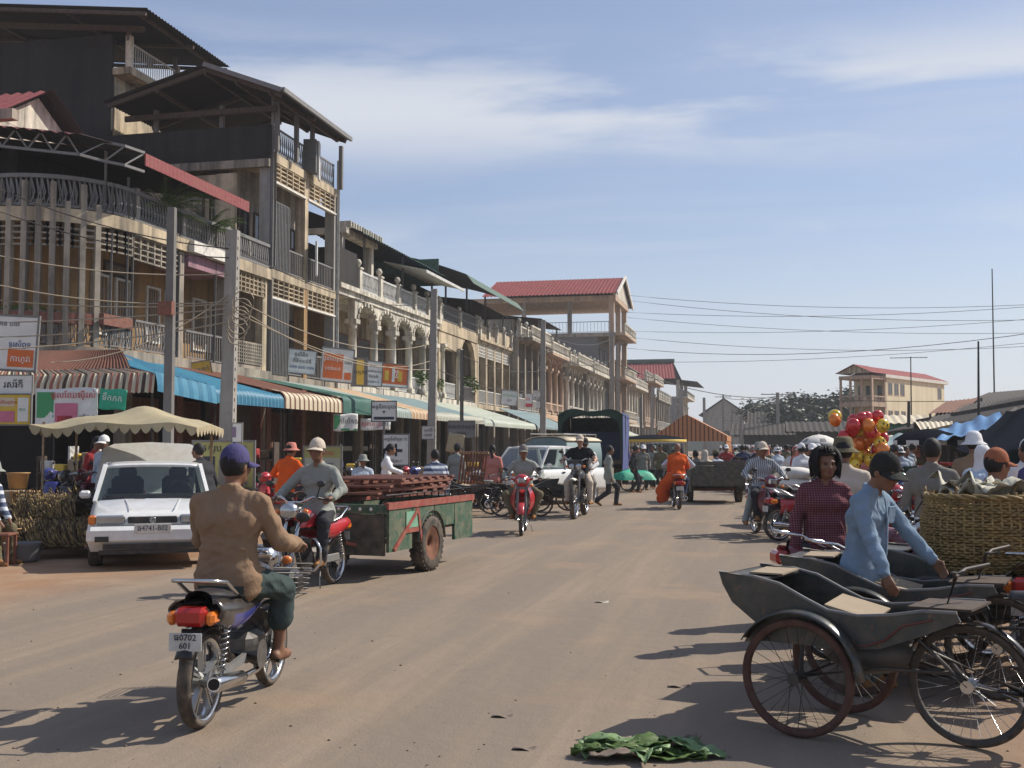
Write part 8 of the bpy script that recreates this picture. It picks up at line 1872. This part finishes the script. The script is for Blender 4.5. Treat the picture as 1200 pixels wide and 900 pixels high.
# --- balloons
GB = 'bunch of foil balloons'
bq = at(1004, 500, d=20); mat('balloon_red', (.55, .03, .03), .18, .25, coat=.6, var=.05); mat('balloon_orange', (.72, .20, .02), .18, .25, coat=.6, var=.05); mat('balloon_yellow', (.75, .50, .03), .18, .25, coat=.6, var=.05)
bmesh_ = {}
for c in ('red', 'orange', 'yellow'):
    b = MB(); b.sphere((0, 0, 0), (.125, .085, .13), 16, 12); bmesh_[c] = b.mesh('balloon', 'balloon_' + c)
fm = MB()
for x in (-.04, .04): fm.sphere((x, -.083, .03), (.014, .006, .026), 8, 6)
fm.tube([(.065 * math.cos(a), -.082 + .012 * abs(math.cos(a)), .065 * math.sin(a) + .005) for a in [math.pi * (1.12 + .76 * i / 8) for i in range(9)]], .007, 5); face_me = fm.mesh('face_print', 'ink_dark')
bv = thing('balloon_pole', 'bamboo pole holding up the bunch of balloons', 'pole', (bq.x, bq.y, 0)); b = MB(); b.tube([(0, 0, 0), (0, 0, 2.3)], .02, 6); b.build('shaft', 'bamboo', bv)
nb = 0
for k in range(46):
    t = random.random(); lat = random.gauss(0, .27); zz = 1.22 + .95 * (k + .5) / 46 + random.uniform(-.05, .05); lat = max(-.42, min(.42, lat * 1.3)) * (1 - .35 * abs((zz - 1.8) / .6)); dp = random.uniform(-.3, .3)
    c = random.choices(['red', 'orange', 'yellow'], (6, 3, 2) if zz > 1.7 else (2, 4, 5))[0]; o = bpy.data.objects.new('balloon', bmesh_[c]); COL.objects.link(o); q = gl(lat, dp); o.location = (bq.x + q.x, bq.y + q.y, zz); o.rotation_euler = (random.uniform(-.3, .3), random.uniform(-.4, .4), YAW + random.uniform(-.7, .7))
    smile = c == 'yellow' and k % 3 != 0; tag(o, {'red': 'shiny red balloon tied in the big bunch', 'orange': 'shiny orange balloon tied in the big bunch', 'yellow': 'shiny plain yellow balloon tied in the big bunch'}[c] if not smile else 'yellow balloon with a printed smiling face in the big bunch', 'balloon', GB)
    if smile: f = bpy.data.objects.new('face_print', face_me); COL.objects.link(f); f.parent = o
# --- green leaves lying on the road
lq = gp(757, 884); LP = thing('leaf_pile', 'heap of cut green leaves lying flat on the road', 'leaves', lq, YAW)
for k in range(30):
    b = MB(); L_ = random.uniform(.16, .34); W2 = random.uniform(.04, .085); ph = random.random() * 6
    b.grid(lambda u, v: (L_ * (u - .5), W2 * (v - .5) * 2 * math.sin(math.pi * (.08 + .86 * u)) ** .7, .012 * math.sin(u * 6 + ph) + (.01 + .06 * (math.sin(ph * 3) ** 2)) * abs(v - .5) + .006 * math.sin(u * 21 + v * 9 + ph)), 10, 4, 0, True, thick=.003)
    o = b.build('leaf', random.choice(['leaf_cut', 'leaf_cut', 'leaf_cut', 'leaf_cut', 'leaf', 'leaf', 'leaf_dry']), LP, (max(-.32, min(.32, random.gauss(0, .16))), random.gauss(0, .06), .012 + .006 * (k % 5))); o.rotation_euler = (random.uniform(-.08, .08), random.uniform(-.06, .06), random.gauss(0, .6))
for px, py, lb in ((705, 706, 'small pale scrap of paper lying on the open road'), (590, 840, 'brown leaf scrap lying on the road'), (616, 878, 'thin dry stalk lying near the leaf heap'), (795, 805, 'small dark scrap lying on the red soil')):
    b = MB(); b.grid(lambda u, v: ((u - .5) * .14, (v - .5) * .07, .004 + .012 * math.sin(u * 5) * math.sin(v * 4 + 1)), 5, 5, 0, True, thick=.002); o = b.build('litter', 'paper' if 'pale' in lb else 'leaf_dry', None, gp(px, py)); tag(o, lb, 'litter')
# --- stall goods at the left kerb
def basket_bundle(label, px, d_, rz, L, z0, s=1.0):
    P = thing('woven_basket', label, 'basket', Vector((*gd(px, d_).xy, z0)), rz, 'woven baskets heaped at the kerb'); b = MB(); b.grid(lambda u, v: (L * (u - .5) * (1 - .1 * math.sin(math.pi * v)), -.38 * s * math.cos(math.pi * v), .02 + .42 * s * math.sin(math.pi * v) ** .8 * (.8 + .2 * math.sin(math.pi * u))), 14, 12, 0, True, thick=.02); b.build('shell', 'straw', P)
    b = MB()
    for i in range(420):
        u = random.random(); v0 = .5 - .5 * random.random() ** 1.5; v1 = max(.02, v0 - random.uniform(.18, .3)); sf = lambda u_, v_, o: Vector((L * (u_ - .5), -(.4 + o) * s * math.cos(math.pi * v_), .02 + (.44 + o) * s * math.sin(math.pi * v_) ** .8)); u1 = u + random.uniform(.05, .13)
        p_, e = sf(u, v0, .015), sf(u1, v1, random.uniform(.0, .03))
        if i % 6 == 0: e = p_; p_ = e + Vector((random.uniform(-.1, .02), random.uniform(-.06, .06), random.uniform(.04, .13)))
        b.tube([p_, sf((u + u1) / 2, (v0 + v1) / 2, .025) if i % 6 else p_.lerp(e, .5), e], [.012, .011, .003], 4, random.randint(0, 1), caps=False)
    tag(b.build('straw_ends', ['straw', 'wicker'], P), kind='stuff')
basket_bundle('brown woven palm basket lying lowest beside the white hatchback', 66, 16.3, YAW + .1, 1.05, .12, .95); basket_bundle('brown woven palm basket resting on the lower one by the white hatchback', 62, 16.6, YAW - .15, .95, .5, .85); basket_bundle('small brown woven basket at the back of the basket heap', 95, 17.2, YAW + .5, .6, .12, .9)
b = MB(); q = onp(gd(29, 15.6)); b.lathe([(.001, .0), (.2, 0), (.23, .05), (.24, .24), (.255, .27), (.24, .27), (.22, .22), (.001, .2)], 24); tag(b.build('basin', 'iron_grey', None, q), 'dull grey metal basin standing on the pavement edge', 'basin')
mat('bucket_tan', (.40, .22, .08), .5, dust=.2)
for px, d_, z, sc_, lb in ((22, 17.5, .95, 1.0, 'tan plastic tub on top of the crate stack'), (30, 17.0, .62, 1.25, 'wider tan plastic tub under the top tub'), (12, 16.0, .12, 1.3, 'tan straw tub beside the red stool')):
    b = MB(); b.lathe([(.001, .0), (.13 * sc_, 0), (.165 * sc_, .24 * sc_), (.185 * sc_, .25 * sc_), (.17 * sc_, .23 * sc_), (.001, .2 * sc_)], 20); q = gd(px, d_); tag(b.build('tub', 'bucket_tan', None, (q.x, q.y, z)), lb, 'tub')
q = onp(gd(27, 17.25)); b = MB(); CRT = thing('crate_stack', 'dark wooden crate stand holding the tan tubs', 'crate', q, YAW)
for k in range(5): b = MB(); b.box((0, 0, .05 + k * .1), (.75, .55, .07), bev=.008); b.build('plank', 'wood_dark', CRT)
for sx in (-.3, .3): b = MB(); b.bx(sx - .03, sx + .03, -.2, .2, .0, .49); b.build('post', 'wood_pale', CRT)
b = MB(); b.box((-.1, .05, .68), (.38, .38, .26), bev=.02); b.build('box', 'cardboard', CRT)
q = onp(gd(4, 15.1)); STL = thing('stool', 'red wooden stool at the kerb', 'stool', q, YAW)
b = MB(); b.box((0, 0, .42), (.34, .3, .04), bev=.01); b.build('seat', 'wood_red', STL)
for x in (-.14, .14):
    for y in (-.12, .12): b = MB(); b.bar((x, y, 0), (x, y, .4), .035); b.build('leg', 'wood_red', STL)
for k, (px, d_, w, h_, ms) in enumerate(((75, 22.6, .9, 1.3, 'wood_dark'), (100, 23, .5, 1.5, 'iron_white'), (160, 22.8, 1.0, 1.1, 'rust'), (205, 23.2, .8, 1.2, 'wood_red'), (300, 27, 1.0, 1.6, 'wood_dark'), (365, 29, 1.0, 1.4, 'wood_red'), (480, 33, 1.2, 1.0, 'wood_pale'), (560, 40, 1.6, 1.2, 'wood_dark'), (400, 31, 1, 1.1, 'cardboard'))):
    q = onp(gd(px, d_)); SH_ = thing('shop_shelf', ['dark shelf behind the basket heap', 'white metal shelf under the tan canopy', 'rusty shelf behind the canopied pickup', 'red shelf behind the olive board', 'dark shelf behind the parked motorcycles', 'red shelf behind the pale green board', 'pale counter behind the clinic board', 'dark shelf under the blue grey awning', 'cardboard coloured counter under the green banner'][k], 'shelf', q, YAW + random.uniform(-.2, .2))
    for z in (0, h_ * .36, h_ * .72): b = MB(); b.box((0, 0, z + .02), (w, .4, .035)); b.build('board', ms, SH_)
    for sx in (-1, 1): b = MB(); b.box((sx * w / 2, 0, h_ * .5), (.04, .4, h_)); b.build('side', ms, SH_)
    for i in range(9): z = (.04, h_ * .36 + .04, h_ * .72 + .04)[i % 3]; hh = random.uniform(.14, .26); b = MB(); b.box((-w / 2 + .12 + (i // 3) * w * .32, 0, z + hh / 2), (w * .24, .26, hh), bev=.02); b.build('goods', random.choice(['cardboard', 'cloth_red', 'sign_yellow', 'iron_white', 'tarp_green', 'cloth_navy', 'straw']), SH_)
# --- the crowd down the street
CL = ['cloth_white', 'cloth_grey', 'cloth_paleblue', 'cloth_cream', 'cloth_mid', 'cloth_dark', 'cloth_navy', 'cloth_pink', 'cloth_red', 'cloth_tan', 'cloth_stripe', 'cloth_purple', 'cloth_olive']
CN = dict(cloth_white='white', cloth_grey='grey', cloth_paleblue='pale blue', cloth_cream='cream', cloth_mid='dull brown', cloth_dark='dark', cloth_navy='navy', cloth_pink='pink', cloth_red='red', cloth_tan='tan', cloth_stripe='striped', cloth_purple='purple', cloth_olive='olive')
HT = [None, ('bucket', 'cloth_cream'), ('cap', 'cloth_dark'), ('bucket', 'cloth_white'), ('scarf', 'cloth_pink'), ('cap', 'cloth_white'), ('bucket', 'cloth_grey'), None]; HN = ['dark hair', 'cream hat', 'dark cap', 'white hat', 'pink headscarf', 'white cap', 'grey hat', 'dark hair']
proto = []
for k in range(8):
    st = random.uniform(.05, .25); sp = dict(shirt='cloth_white', pants='cloth_dark', hat=HT[k], female=k in (4, 7), footL=(-.1, st, .08), footR=(.1, -st, .1), pelvis=(0, 0, .86), handL=(-.25, random.uniform(-.1, .25), .85), handR=(.25, random.uniform(-.1, .3), .85 + .1 * (k % 2)), scale=random.uniform(.95, 1.03), hair='short' if k not in (4, 7) else 'pony', seed=k)
    proto.append(body_mesh(sp, .03))
rproto = [body_mesh(wrap_ride(.08, shirt='cloth_white', pants='cloth_dark', hat=HT[k]), .03) for k in (0, 1, 2, 5)]
hat_me = {}
def far_person(loc, rz, k, col, pants, label, group, ride=False):
    me, hats, _ = (rproto if ride else proto)[k]; P = thing('person', label, 'person', loc, rz, group); o = bpy.data.objects.new('body', me); COL.objects.link(o); o.parent = P
    for i, c in ((1, col), (2, pants)): o.material_slots[i].link = 'OBJECT'; o.material_slots[i].material = MATS[c]
    for nm, mb, ms in hats:
        key = (id(me), nm)
        if key not in hat_me: hat_me[key] = mb.mesh(nm, ms)
        h_ = bpy.data.objects.new(nm, hat_me[key]); COL.objects.link(h_); h_.parent = P
    return P
GCW = 'people crowding the market street'
random.seed(21)
for i in range(190):
    d_ = 25 + 75 * random.random() ** 1.4; px = random.uniform(880, 1075) if i % 4 else random.uniform(855, 960)
    if d_ < 36 and px < 930: continue
    if d_ < 45 and px < 895: px += 60
    k = random.randrange(8); c = random.choice(CL); far_person(gd(px, d_), random.random() * 6.28, k, c, random.choice(['cloth_dark', 'cloth_navy', 'cloth_mid', 'cloth_olive']), f'person in {CN[c]} shirt with {HN[k]} in the market crowd', GCW)
for i in range(26):
    d_ = 42 + 50 * random.random(); px = random.uniform(735, 800); k = random.randrange(8); c = random.choice(CL); far_person(onp(gd(px, d_)), random.random() * 6.28, k, c, 'cloth_dark', f'person in {CN[c]} shirt with {HN[k]} near the orange tent', 'people near the orange tent')
for i in range(24):
    d_ = 34 + 50 * random.random(); px = random.uniform(840, 905); c = random.choice(['moto_red', 'moto_black', 'moto_blue', 'moto_maroon']); q = gd(px, d_); rz = hdg(random.uniform(-.1, .1), random.choice((-1, 1, -1))); kk = random.randrange(4); s_ = random.choice(CL)
    place(MLO[c], q, rz, {'moto_red': 'red', 'moto_black': 'black', 'moto_blue': 'blue', 'moto_maroon': 'maroon'}[c] + ' motorcycle ridden in the distant traffic', 'motorcycles in the distant traffic'); far_person(q, rz, kk, s_, 'cloth_dark', f'rider in {CN[s_]} shirt with {[HN[j] for j in (0, 1, 2, 5)][kk]} in the distant traffic', 'riders in the distant traffic', True)
for px, d_, k, c, lb, rzz in ((743, 39, 2, 'cloth_dark', 'person in dark shirt pushing the goods cart', hdg(1, .1)), (765, 43, 0, 'cloth_grey', 'person in grey shirt and dark hair walking past the goods cart', hdg(-.6, -1)), (753, 41.5, 5, 'cloth_mid', 'person in white cap standing by the goods cart', hdg(.2, -1)), (951, 27, 2, 'cloth_white', 'person in bright white shirt and dark cap standing in the market street', hdg(-.6, -1)), (1012, 22, 0, 'cloth_pink', 'balloon seller in pink shirt beneath the balloons', hdg(0, -1))): far_person(gd(px, d_), rzz, k, c, 'cloth_dark', lb, None)
# --- haze: the dusty air over the whole street
b = MB(); b.bx(-760, 760, -60, 2020, -1.2, 30); hz = b.build('haze', []); hm_ = bpy.data.materials.new('haze_air'); hm_.use_nodes = True; hn = hm_.node_tree.nodes; hn.remove(hn['Principled BSDF']); pv_ = hn.new('ShaderNodeVolumePrincipled'); pv_.inputs['Density'].default_value = 0.0006; pv_.inputs['Color'].default_value = (.86, .88, .92, 1); pv_.inputs['Anisotropy'].default_value = .2; hm_.node_tree.links.new(pv_.outputs[0], hn['Material Output'].inputs['Volume'])
hz.data.materials.append(hm_); tag(hz, 'thin dusty haze hanging over the street', 'haze', kind='stuff')
